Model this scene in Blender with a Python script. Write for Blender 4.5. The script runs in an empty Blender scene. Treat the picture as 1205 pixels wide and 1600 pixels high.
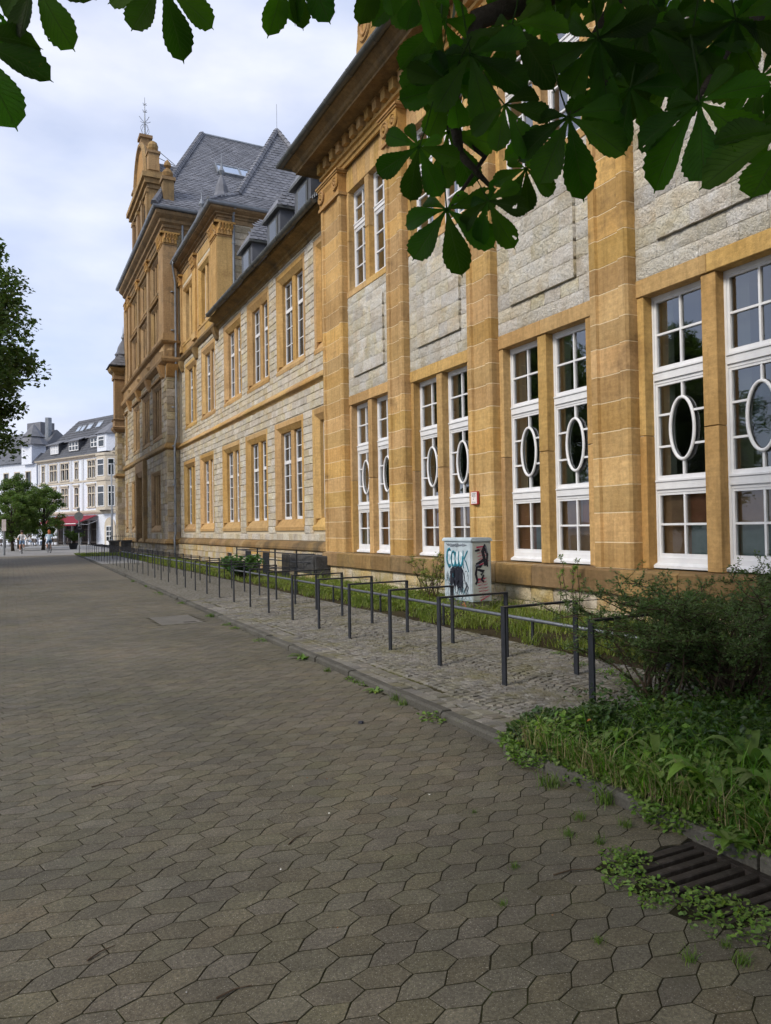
import bpy, math, random
import numpy as np
from mathutils import Matrix, Vector, Euler
R = math.radians
scene = bpy.context.scene
col = scene.collection
rnd = random.Random(7)
nrg = np.random.default_rng(11)

# ------------------------------------------------------------------ camera
cam_data = bpy.data.cameras.new('camera')
cam = bpy.data.objects.new('camera', cam_data); col.objects.link(cam)
scene.camera = cam
cam_data.sensor_fit = 'VERTICAL'; cam_data.sensor_height = 36.0
cam_data.lens = 1157.0 / 1600.0 * 36.0
cam_data.clip_start = 0.05; cam_data.clip_end = 2000
CF = Vector((0.45286194, 0.89134747, 0.02039004)); CR = Vector((0.89156647, -0.45260729, -0.01599599)); CU = CR.cross(CF).normalized()
cam.matrix_world = Matrix(((CR.x, CU.x, -CF.x, 0), (CR.y, CU.y, -CF.y, 0), (CR.z, CU.z, -CF.z, 1.6), (0, 0, 0, 1)))

# ------------------------------------------------------------------ sky, sun, exposure
SUN_EL, SUN_AZ = R(37), R(252)      # azimuth clockwise from +Y: the sun stands behind the camera on the left
world = bpy.data.worlds.new('World'); scene.world = world; world.use_nodes = True
wn, wl = world.node_tree.nodes, world.node_tree.links
wn.clear()
wo = wn.new('ShaderNodeOutputWorld'); bg = wn.new('ShaderNodeBackground'); wl.new(bg.outputs[0], wo.inputs[0])
sky = wn.new('ShaderNodeTexSky'); sky.sky_type = 'NISHITA'; sky.sun_disc = False
sky.sun_elevation = SUN_EL; sky.sun_rotation = SUN_AZ; sky.air_density = 1.0; sky.dust_density = 1.6; sky.ozone_density = 2.0
tc = wn.new('ShaderNodeTexCoord'); mp = wn.new('ShaderNodeMapping'); mp.inputs['Scale'].default_value = (1, 1, 2.4); mp.inputs['Location'].default_value = (.35, 1.3, .2)
wl.new(tc.outputs['Generated'], mp.inputs[0])
cn = wn.new('ShaderNodeTexNoise'); cn.inputs['Scale'].default_value = 2.3; cn.inputs['Detail'].default_value = 7; cn.inputs['Roughness'].default_value = .52; cn.inputs['Distortion'].default_value = .35
wl.new(mp.outputs[0], cn.inputs['Vector'])
cr = wn.new('ShaderNodeValToRGB'); cr.color_ramp.elements[0].position = .33; cr.color_ramp.elements[1].position = .66
cr.color_ramp.elements[0].color = (.42, .42, .42, 1); cr.color_ramp.elements[1].color = (1, 1, 1, 1)
wl.new(cn.outputs[0], cr.inputs[0])
cn2 = wn.new('ShaderNodeTexNoise'); cn2.inputs['Scale'].default_value = 5.0; cn2.inputs['Detail'].default_value = 5
wl.new(mp.outputs[0], cn2.inputs['Vector'])
cc = wn.new('ShaderNodeValToRGB'); cc.color_ramp.elements[0].position = .35; cc.color_ramp.elements[1].position = .7
cc.color_ramp.elements[0].color = (3.75, 4.05, 5.0, 1); cc.color_ramp.elements[1].color = (5.4, 5.55, 6.2, 1)
wl.new(cn2.outputs[0], cc.inputs[0])
mx = wn.new('ShaderNodeMix'); mx.data_type = 'RGBA'
skm = wn.new('ShaderNodeMix'); skm.data_type = 'RGBA'; skm.blend_type = 'MIX'; skm.inputs[0].default_value = .55
wl.new(sky.outputs[0], skm.inputs[6]); skm.inputs[7].default_value = (3.5, 4.4, 6.7, 1)
wl.new(cr.outputs[0], mx.inputs[0]); wl.new(skm.outputs[2], mx.inputs[6]); wl.new(cc.outputs[0], mx.inputs[7])
wl.new(mx.outputs[2], bg.inputs[0]); bg.inputs[1].default_value = 0.1
sd = bpy.data.lights.new('sun', 'SUN'); sun = bpy.data.objects.new('sun', sd); col.objects.link(sun)
sd.energy = 1.5; sd.angle = R(18); sd.color = (1.0, .92, .80)
sdir = Vector((math.sin(SUN_AZ) * math.cos(SUN_EL), math.cos(SUN_AZ) * math.cos(SUN_EL), math.sin(SUN_EL)))
sun.rotation_euler = sdir.to_track_quat('Z', 'Y').to_euler()
scene.view_settings.view_transform = 'Standard'; scene.view_settings.look = 'None'
scene.view_settings.exposure = 0.92; scene.view_settings.gamma = 1.0
scene.render.engine = 'CYCLES'
scene.cycles.max_bounces = 5; scene.cycles.diffuse_bounces = 3; scene.cycles.glossy_bounces = 2; scene.cycles.adaptive_threshold = .04; world.cycles.sampling_method = 'MANUAL'; world.cycles.sample_map_resolution = 256; scene.cycles.transparent_max_bounces = 16; scene.cycles.sample_clamp_indirect = 4

# ------------------------------------------------------------------ materials
MATS = {}
class NT:
    def __init__(s, name):
        s.m = bpy.data.materials.new(name); s.m.use_nodes = True
        s.n = s.m.node_tree.nodes; s.l = s.m.node_tree.links
        s.b = s.n['Principled BSDF']; s.out = s.n['Material Output']; s.geo = s.n.new('ShaderNodeNewGeometry')
        MATS[name] = s.m
    def k(s, t, **kw):
        nd = s.n.new(t)
        for a, v in kw.items(): setattr(nd, a, v)
        return nd
    def noise(s, scale, detail=4, rough=.55, vec=None, dist=0):
        nd = s.k('ShaderNodeTexNoise'); nd.inputs['Scale'].default_value = scale; nd.inputs['Detail'].default_value = detail
        nd.inputs['Roughness'].default_value = rough; nd.inputs['Distortion'].default_value = dist
        s.l.new(vec if vec is not None else s.geo.outputs['Position'], nd.inputs['Vector']); return nd.outputs[0]
    def ramp(s, fac, stops):
        nd = s.k('ShaderNodeValToRGB'); e = nd.color_ramp.elements
        while len(e) < len(stops): e.new(.5)
        for i, (p, c) in enumerate(stops):
            e[i].position = p; e[i].color = (c[0], c[1], c[2], 1) if isinstance(c, (tuple, list)) else (c, c, c, 1)
        s.l.new(fac, nd.inputs[0]); return nd.outputs[0]
    def mix(s, a, b, fac, blend='MIX'):
        nd = s.k('ShaderNodeMix', data_type='RGBA', blend_type=blend)
        for i, v in ((6, a), (7, b), (0, fac)):
            if isinstance(v, (int, float)): nd.inputs[i].default_value = v
            elif isinstance(v, tuple): nd.inputs[i].default_value = (v[0], v[1], v[2], 1)
            else: s.l.new(v, nd.inputs[i])
        return nd.outputs[2]
    def math(s, op, a, b=0.0):
        nd = s.k('ShaderNodeMath', operation=op)
        for i, v in ((0, a), (1, b)):
            if isinstance(v, (int, float)): nd.inputs[i].default_value = v
            else: s.l.new(v, nd.inputs[i])
        return nd.outputs[0]
    def rand(s):                      # one random number for every stone, joined or not
        oi = s.k('ShaderNodeObjectInfo')
        return s.math('FRACT', s.math('ADD', oi.outputs['Random'], s.geo.outputs['Random Per Island']))
    def vary(s, colr, amt, sat=.0, hue=0.0):
        r = s.rand()
        h = s.k('ShaderNodeHueSaturation')
        s.l.new(s.math('ADD', s.math('MULTIPLY', r, 2 * amt), 1 - amt), h.inputs['Value'])
        if sat: s.l.new(s.math('ADD', s.math('MULTIPLY', s.math('FRACT', s.math('MULTIPLY', r, 7.3)), 2 * sat), 1 - sat), h.inputs['Saturation'])
        if hue: s.l.new(s.math('ADD', s.math('MULTIPLY', s.math('FRACT', s.math('MULTIPLY', r, 3.7)), 2 * hue), .5 - hue), h.inputs['Hue'])
        s.l.new(colr, h.inputs['Color']); return h.outputs[0]
    def bump(s, hgt, strength, dist=.02, prev=None):
        nd = s.k('ShaderNodeBump'); nd.inputs['Strength'].default_value = strength; nd.inputs['Distance'].default_value = dist
        s.l.new(hgt, nd.inputs['Height'])
        if prev is not None: s.l.new(prev, nd.inputs['Normal'])
        return nd.outputs[0]
    def fin(s, colr, rough=.8, bump=None, spec=.3, metal=0):
        if isinstance(colr, tuple): s.b.inputs['Base Color'].default_value = (*colr, 1)
        else: s.l.new(colr, s.b.inputs['Base Color'])
        if isinstance(rough, (int, float)): s.b.inputs['Roughness'].default_value = rough
        else: s.l.new(rough, s.b.inputs['Roughness'])
        s.b.inputs['Specular IOR Level'].default_value = spec; s.b.inputs['Metallic'].default_value = metal
        if bump is not None: s.l.new(bump, s.b.inputs['Normal'])
        return s.m

def m_sandstone(name, c1, c2, stain, var=.12, stain_lo=.62):
    t = NT(name)
    c = t.ramp(t.noise(1.3, 3, .6), [(.3, c1), (.7, c2)])
    c = t.mix(c, t.ramp(t.noise(14, 3, .7), [(.35, .76), (.65, 1.06)]), .8, 'MULTIPLY')
    c = t.vary(c, var, .07, .005)
    c = t.mix(c, stain, t.ramp(t.noise(.9, 5, .72), [(stain_lo, 0), (stain_lo + .16, .75)]))
    # bedding streaks
    mpn = t.k('ShaderNodeMapping'); mpn.inputs['Scale'].default_value = (2, 2, 26); t.l.new(t.geo.outputs['Position'], mpn.inputs[0])
    c = t.mix(c, t.ramp(t.noise(1.0, 2, .5, mpn.outputs[0]), [(.3, .86), (.7, 1.06)]), .7, 'MULTIPLY')
    ms_ = t.k('ShaderNodeMapping'); ms_.inputs['Scale'].default_value = (7, 7, .55); t.l.new(t.geo.outputs['Position'], ms_.inputs[0])
    c = t.mix(c, t.ramp(t.noise(1.0, 4, .65, ms_.outputs[0]), [(.36, .66), (.52, 1.0)]), .55, 'MULTIPLY')
    b = t.bump(t.noise(45, 4, .7), .5, .018)
    return t.fin(c, .88, b, .2)
m_sandstone('sandstone', (.47, .292, .112), (.57, .37, .155), (.24, .14, .06), .15, .58)
m_sandstone('sandstone_pier', (.46, .285, .108), (.58, .38, .160), (.16, .10, .05), .21, .57)
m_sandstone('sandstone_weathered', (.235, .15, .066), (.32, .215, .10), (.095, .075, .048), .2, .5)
m_sandstone('sandstone_far', (.31, .20, .098), (.39, .26, .13), (.16, .12, .075), .14, .52)
m_sandstone('carved_stone', (.40, .235, .085), (.46, .27, .10), (.2, .13, .06), .1)

def m_lime(name, cA, cB, cC, pore, fine=38, bstr=.9, var=.13):
    t = NT(name)
    c = t.ramp(t.noise(2.6, 3, .62), [(.28, cA), (.5, cB), (.75, cC)])
    c = t.vary(c, var, .35, .01)
    c = t.mix(c, t.ramp(t.noise(fine, 3, .7), [(.34, .74), (.6, 1.1)]), .75, 'MULTIPLY')
    v = t.k('ShaderNodeTexVoronoi'); v.inputs['Scale'].default_value = fine * .9; t.l.new(t.geo.outputs['Position'], v.inputs['Vector'])
    msk = t.math('MULTIPLY', t.ramp(v.outputs[0], [(.12, 1), (.34, 0)]), t.ramp(t.noise(6, 3), [(.40, 0), (.56, 1)]))
    c = t.mix(c, pore, t.math('MULTIPLY', msk, .55))
    b = t.bump(t.noise(fine * .55, 4, .8), bstr, .07)
    return t.fin(c, .92, b, .15)
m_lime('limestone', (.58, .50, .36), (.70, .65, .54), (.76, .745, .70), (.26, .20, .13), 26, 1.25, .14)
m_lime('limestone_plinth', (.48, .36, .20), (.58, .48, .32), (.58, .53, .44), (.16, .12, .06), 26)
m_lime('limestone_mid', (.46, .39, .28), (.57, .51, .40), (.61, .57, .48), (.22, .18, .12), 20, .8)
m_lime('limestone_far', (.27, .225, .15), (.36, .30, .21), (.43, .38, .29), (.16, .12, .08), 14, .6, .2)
m_lime('lava_stone', (.055, .055, .056), (.085, .085, .085), (.13, .128, .12), (.02, .02, .02), 20, .9)
t = NT('mortar'); t.fin(t.ramp(t.noise(20, 4), [(.3, (.48, .41, .29)), (.7, (.60, .53, .40))]), .95, t.bump(t.noise(90, 3), .3, .01), .1)
t = NT('mortar_light'); t.fin(t.ramp(t.noise(20, 4), [(.3, (.68, .56, .36)), (.7, (.78, .66, .46))]), .95, None, .1)
t = NT('white_paint'); t.fin(t.ramp(t.noise(5, 5), [(.3, (.66, .67, .69)), (.7, (.76, .77, .78))]), .5, t.bump(t.noise(40, 3), .05, .005), .45)
t = NT('grey_paint'); t.fin((.20, .21, .22), .6)
def m_glass(name, tint, refl=1.0):
    t = NT(name)
    tr = t.k('ShaderNodeBsdfTransparent'); tr.inputs[0].default_value = (*tint, 1)
    gl = t.k('ShaderNodeBsdfGlossy'); gl.inputs['Roughness'].default_value = .015; gl.inputs[0].default_value = (.95, .97, 1, 1)
    fr = t.k('ShaderNodeFresnel'); fr.inputs[0].default_value = 1.62
    t.l.new(t.bump(t.noise(1.4, 2), .04, .05), gl.inputs['Normal'])
    ms = t.k('ShaderNodeMixShader'); t.l.new(t.math('MINIMUM', t.math('MULTIPLY', fr.outputs[0], refl), 1.0), ms.inputs[0])
    t.l.new(tr.outputs[0], ms.inputs[1]); t.l.new(gl.outputs[0], ms.inputs[2]); t.l.new(ms.outputs[0], t.out.inputs[0])
m_glass('glass', (.62, .68, .64), 3.0); m_glass('glass_low', (.8, .82, .8), 1.7); m_glass('glass_dark', (.45, .52, .50), 2.2)
t = NT('far_glass'); t.fin((.02, .026, .03), .08, None, .8)
t = NT('skylight_glass'); t.fin((.55, .62, .70), .08, None, .9, .75)
t = NT('room'); t.fin((.22, .21, .19), .9)
t = NT('board_brown'); t.fin(t.ramp(t.noise(3, 4), [(.3, (.22, .095, .05)), (.7, (.38, .18, .10))]), .6)
t = NT('board_tan'); t.fin(t.ramp(t.noise(3, 4), [(.3, (.28, .18, .11)), (.7, (.42, .28, .17))]), .6)
t = NT('board_teal'); t.fin(t.ramp(t.noise(3, 4), [(.3, (.14, .22, .22)), (.7, (.26, .35, .35))]), .6)
t = NT('curtain'); t.fin((.33, .33, .30), .9)
def m_slate(name, a, b_):
    t = NT(name); c = t.ramp(t.noise(1.2, 5, .6), [(.3, a), (.7, b_)]); c = t.vary(c, .17, .12)
    t.fin(c, .55, t.bump(t.noise(30, 3), .2, .01), .4)
m_slate('slate', (.115, .12, .136), (.175, .18, .20)); m_slate('slate_dark', (.06, .064, .075), (.10, .105, .118))
t = NT('zinc'); t.fin(t.ramp(t.noise(3, 5), [(.3, (.17, .19, .21)), (.7, (.27, .29, .32))]), .5, None, .5, .35)
t = NT('gutter_metal'); t.fin(t.ramp(t.noise(2.5, 5), [(.3, (.055, .058, .052)), (.7, (.11, .112, .10))]), .45, None, .5, .3)
t = NT('dark_steel'); t.fin(t.ramp(t.noise(9, 5, .7), [(.3, (.012, .014, .018)), (.7, (.024, .027, .034))]), .5, t.bump(t.noise(120, 2), .06, .003), .5)
t = NT('galvanised'); t.fin(t.ramp(t.noise(9, 5, .7), [(.3, (.09, .10, .115)), (.7, (.19, .205, .225))]), .4, None, .5, .5)
t = NT('rusty_iron'); t.fin(t.ramp(t.noise(22, 6, .7), [(.3, (.022, .019, .017)), (.55, (.045, .037, .032)), (.75, (.10, .09, .085))]), .6, t.bump(t.noise(60, 4), .4, .006), .4, .3)
t = NT('shade_black'); t.fin((.006, .006, .006), 1, None, 0)

# ground
t = NT('paver')
c = t.ramp(t.noise(.55, 6, .62), [(.28, (.090, .082, .057)), (.5, (.120, .107, .074)), (.72, (.150, .127, .087))])
c = t.vary(c, .13, .15, .01)
sp = t.noise(165, 2, .5)
c = t.mix(c, (.42, .40, .36), t.ramp(sp, [(.63, 0), (.70, .7)]))
c = t.mix(c, t.ramp(t.noise(70, 3, .75), [(.35, .5), (.65, 1.25)]), .85, 'MULTIPLY')
c = t.mix(c, t.ramp(t.noise(6, 4, .7), [(.35, .75), (.65, 1.15)]), .8, 'MULTIPLY')
c = t.mix(c, (.075, .072, .042), t.ramp(t.noise(1.7, 5, .7), [(.55, 0), (.75, .55)]))
c = t.mix(c, (.062, .072, .026), t.ramp(t.noise(.75, 6, .75), [(.54, 0), (.70, .3)]))
c = t.mix(c, t.ramp(t.noise(.28, 5, .6), [(.35, .86), (.62, 1.12)]), .9, 'MULTIPLY')
t.fin(c, t.ramp(t.noise(1.1, 4), [(.3, .62), (.7, .85)]), t.bump(sp, .35, .006, t.bump(t.noise(110, 5, .7), .5, .006)), .35)
t = NT('paver_joint'); c = t.ramp(t.noise(2.2, 7, .7), [(.38, (.020, .017, .011)), (.58, (.026, .025, .012)), (.74, (.045, .065, .016))])
t.fin(c, .95, t.bump(t.noise(160, 4), .6, .01), .1)
t = NT('paver_far')
c = t.ramp(t.noise(.55, 6, .62), [(.28, (.135, .120, .086)), (.5, (.17, .148, .106)), (.72, (.205, .174, .124))])
mpn = t.k('ShaderNodeMapping'); mpn.inputs['Scale'].default_value = (5.2, 9.1, 1); t.l.new(t.geo.outputs['Position'], mpn.inputs[0])
v = t.k('ShaderNodeTexVoronoi', feature='DISTANCE_TO_EDGE'); v.inputs['Scale'].default_value = 1; v.inputs['Randomness'].default_value = .35; t.l.new(mpn.outputs[0], v.inputs['Vector'])
v2 = t.k('ShaderNodeTexVoronoi'); v2.inputs['Scale'].default_value = 1; v2.inputs['Randomness'].default_value = .35; t.l.new(mpn.outputs[0], v2.inputs['Vector'])
c = t.mix(c, v2.outputs['Color'], .06, 'MULTIPLY')
c = t.mix(c, t.ramp(t.noise(70, 4, .7), [(.35, .65), (.65, 1.2)]), .7, 'MULTIPLY')
c = t.mix((.03, .028, .02), c, t.ramp(v.outputs[0], [(.0, .35), (.06, 1)]))
t.fin(c, .75, t.bump(t.ramp(v.outputs[0], [(0, 0), (.08, 1)]), .5, .008), .3)
t = NT('asphalt_light'); t.fin(t.mix(t.ramp(t.noise(.4, 5), [(.3, (.20, .195, .185)), (.7, (.28, .27, .255))]), t.ramp(t.noise(60, 3), [(.3, .8), (.7, 1.1)]), .7, 'MULTIPLY'), .85, None, .25)
t = NT('slab_grey'); t.fin(t.mix(t.ramp(t.noise(.8, 5), [(.3, (.23, .23, .225)), (.7, (.30, .30, .29))]), t.ramp(t.noise(60, 3), [(.3, .8), (.7, 1.1)]), .7, 'MULTIPLY'), .85, None, .25)
t = NT('earth'); t.fin(t.ramp(t.noise(3, 7, .7), [(.35, (.035, .027, .016)), (.55, (.055, .045, .024)), (.7, (.045, .06, .018))]), .95, t.bump(t.noise(30, 6, .7), .8, .04), .1)
t = NT('cobble')
c = t.ramp(t.noise(.9, 5, .6), [(.3, (.135, .128, .108)), (.7, (.20, .188, .162))]); c = t.vary(c, .26, .3, .015)
c = t.mix(c, t.ramp(t.noise(60, 4, .7), [(.35, .7), (.65, 1.15)]), .8, 'MULTIPLY')
c = t.mix(c, (.115, .105, .035), t.ramp(t.noise(1.5, 5, .72), [(.48, 0), (.66, .6)]))
t.fin(c, .75, t.bump(t.noise(70, 5, .7), .5, .008), .3)
t = NT('cobble_joint'); t.fin(t.ramp(t.noise(1.8, 7, .7), [(.36, (.035, .03, .022)), (.5, (.055, .05, .02)), (.66, (.085, .095, .02))]), .95, t.bump(t.noise(120, 4), .5, .01), .1)
t = NT('cobble_far')
v = t.k('ShaderNodeTexVoronoi', feature='DISTANCE_TO_EDGE'); v.inputs['Scale'].default_value = 9.5; t.l.new(t.geo.outputs['Position'], v.inputs['Vector'])
c = t.mix((.07, .066, .04), t.ramp(t.noise(.9, 5), [(.3, (.15, .142, .122)), (.7, (.21, .198, .172))]), t.ramp(v.outputs[0], [(.04, 0), (.14, 1)]))
t.fin(c, .8, t.bump(t.ramp(v.outputs[0], [(0, 0), (.2, 1)]), .6, .015), .25)
t = NT('kerb_stone'); c = t.vary(t.ramp(t.noise(2.5, 6, .7), [(.3, (.055, .052, .042)), (.6, (.10, .095, .08)), (.75, (.075, .085, .035))]), .15)
t.fin(t.mix(c, t.ramp(t.noise(70, 4), [(.35, .7), (.65, 1.2)]), .8, 'MULTIPLY'), .85, t.bump(t.noise(60, 5, .7), .5, .01), .25)
t = NT('manhole_concrete'); t.fin(t.mix(t.ramp(t.noise(3, 6), [(.3, (.105, .10, .085)), (.7, (.16, .15, .128))]), t.ramp(t.noise(80, 4), [(.35, .75), (.65, 1.15)]), .8, 'MULTIPLY'), .8, t.bump(t.noise(90, 4), .3, .006), .3)

# plants
def m_leaf(name, a, b_, trans=.35, rough=.5, spec=.35, var=.3, tcol=None):
    t = NT(name); c = t.ramp(t.noise(1.7, 4), [(.3, a), (.7, b_)]); c = t.vary(c, var, .12, .02)
    t.fin(c, rough, None, spec)
    tl = t.k('ShaderNodeBsdfTranslucent')
    if tcol: tl.inputs[0].default_value = (*tcol, 1)
    else: t.l.new(t.mix(c, (1.0, 1.25, .5), 1.0, 'MULTIPLY'), tl.inputs[0])
    ms = t.k('ShaderNodeMixShader'); ms.inputs[0].default_value = trans
    t.l.new(t.b.outputs[0], ms.inputs[1]); t.l.new(tl.outputs[0], ms.inputs[2]); t.l.new(ms.outputs[0], t.out.inputs[0])
m_leaf('grass', (.075, .13, .022), (.125, .20, .035), .4)
m_leaf('grass_strip', (.125, .18, .03), (.23, .265, .058), .4)
m_leaf('grass_deep', (.085, .18, .022), (.145, .27, .04), .45)
m_leaf('dry_grass', (.23, .19, .09), (.30, .26, .13), .3)
m_leaf('ivy', (.035, .07, .018), (.065, .115, .028), .25, .4, .4)
m_leaf('shrub_leaf', (.085, .14, .046), (.15, .21, .075), .35, .5, .3)
m_leaf('weed_leaf', (.10, .18, .034), (.165, .25, .058), .35, .6, .25)
m_leaf('plant_leaf', (.05, .12, .03), (.085, .17, .045), .3)
m_leaf('tree_leaf', (.075, .12, .03), (.125, .175, .05), .4)
m_leaf('tree_leaf_light', (.085, .14, .035), (.15, .21, .055), .4)
t = NT('bark'); t.fin(t.ramp(t.noise(9, 6, .7), [(.3, (.03, .024, .018)), (.7, (.08, .066, .05))]), .9, t.bump(t.noise(25, 5, .7), .8, .03), .15)
t = NT('twig'); t.fin(t.ramp(t.noise(9, 6, .7), [(.3, (.05, .036, .024)), (.7, (.11, .08, .055))]), .9, None, .15)
t = NT('dead_leaf'); t.fin(t.ramp(t.noise(20, 3), [(.3, (.16, .05, .015)), (.7, (.30, .12, .03))]), .8)
t = NT('chestnut_leaf')
uv = t.k('ShaderNodeUVMap'); sx = t.k('ShaderNodeSeparateXYZ'); t.l.new(uv.outputs[0], sx.inputs[0])
au = t.math('ABSOLUTE', sx.outputs[0])
ph = t.math('FRACT', t.math('SUBTRACT', t.math('MULTIPLY', sx.outputs[1], 15.0), t.math('MULTIPLY', au, 3.2)))
vein = t.ramp(ph, [(0, 1), (.10, 0), (.90, 0), (1, 1)]); mid = t.ramp(au, [(.02, 1), (.07, 0)])
vn = t.math('MAXIMUM', vein, mid)
c0 = t.vary(t.ramp(t.noise(9, 5), [(.3, (.016, .042, .006)), (.7, (.034, .074, .011))]), .5, .1, .015)
c0 = t.mix(c0, (.10, .055, .018), t.ramp(t.noise(26, 4, .7), [(.70, 0), (.76, .8)]))
t.fin(t.mix(c0, (.075, .12, .035), t.math('MULTIPLY', vn, .6)), .5, t.bump(t.math('SUBTRACT', 1, vn), .6, .006), .18)
tl = t.k('ShaderNodeBsdfTranslucent'); t.l.new(t.mix(t.mix(c0, (2.9, 3.9, .6), 1.0, 'MULTIPLY'), (.045, .10, .013), t.math('MULTIPLY', vn, .6)), tl.inputs[0])
ms = t.k('ShaderNodeMixShader'); ms.inputs[0].default_value = .58
t.l.new(t.b.outputs[0], ms.inputs[1]); t.l.new(tl.outputs[0], ms.inputs[2])
hol = t.k('ShaderNodeBsdfTransparent'); mh_ = t.k('ShaderNodeMixShader'); t.l.new(t.ramp(t.noise(38, 2, .5), [(.735, 0), (.745, 1)]), mh_.inputs[0]); t.l.new(ms.outputs[0], mh_.inputs[1]); t.l.new(hol.outputs[0], mh_.inputs[2]); t.l.new(mh_.outputs[0], t.out.inputs[0])
# small things
def plain(name, c, rough=.7, spec=.3, metal=0, n=.12):
    t = NT(name); t.fin(t.ramp(t.noise(6, 4), [(.3, tuple(x * (1 - n) for x in c)), (.7, tuple(x * (1 + n) for x in c))]), rough, None, spec, metal)
plain('cabinet_paint', (.42, .49, .53), .55); plain('cabinet_side', (.40, .43, .40), .6); plain('sign_red', (.42, .05, .06), .5); plain('sign_white', (.75, .68, .66), .5)
plain('ink_black', (.018, .02, .03), .5); plain('ink_teal', (.02, .22, .30), .5); plain('ink_red', (.42, .03, .09), .5); plain('ink_grey', (.13, .15, .18), .5); plain('ink_orange', (.5, .13, .06), .5); plain('ink_pale', (.62, .70, .74), .5)
plain('render_white', (.66, .70, .78), .85); plain('trim_beige', (.50, .45, .37), .85); plain('render_beige', (.42, .34, .26), .85); plain('render_grey', (.5, .52, .56), .85)
plain('awning_red', (.21, .018, .036), .8); plain('cafe_dark', (.035, .028, .025), .7); plain('pole_grey', (.27, .29, .31), .5, .4, .3); plain('sign_back', (.30, .32, .33), .5, .4, .3)
plain('skin', (.52, .30, .21), .6); plain('cloth_white', (.68, .68, .70), .9); plain('cloth_blue', (.34, .46, .56), .9); plain('denim', (.12, .20, .32), .9); plain('hair_red', (.36, .11, .04), .6); plain('hair_dark', (.04, .025, .018), .6); plain('rubber', (.02, .02, .02), .7); plain('cloth_yellow', (.45, .40, .12), .9); plain('cloth_pink', (.5, .2, .2), .9); plain('furniture', (.10, .085, .075), .6); plain('parasol_cloth', (.6, .58, .54), .9); plain('litter_white', (.7, .7, .68), .8)

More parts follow.
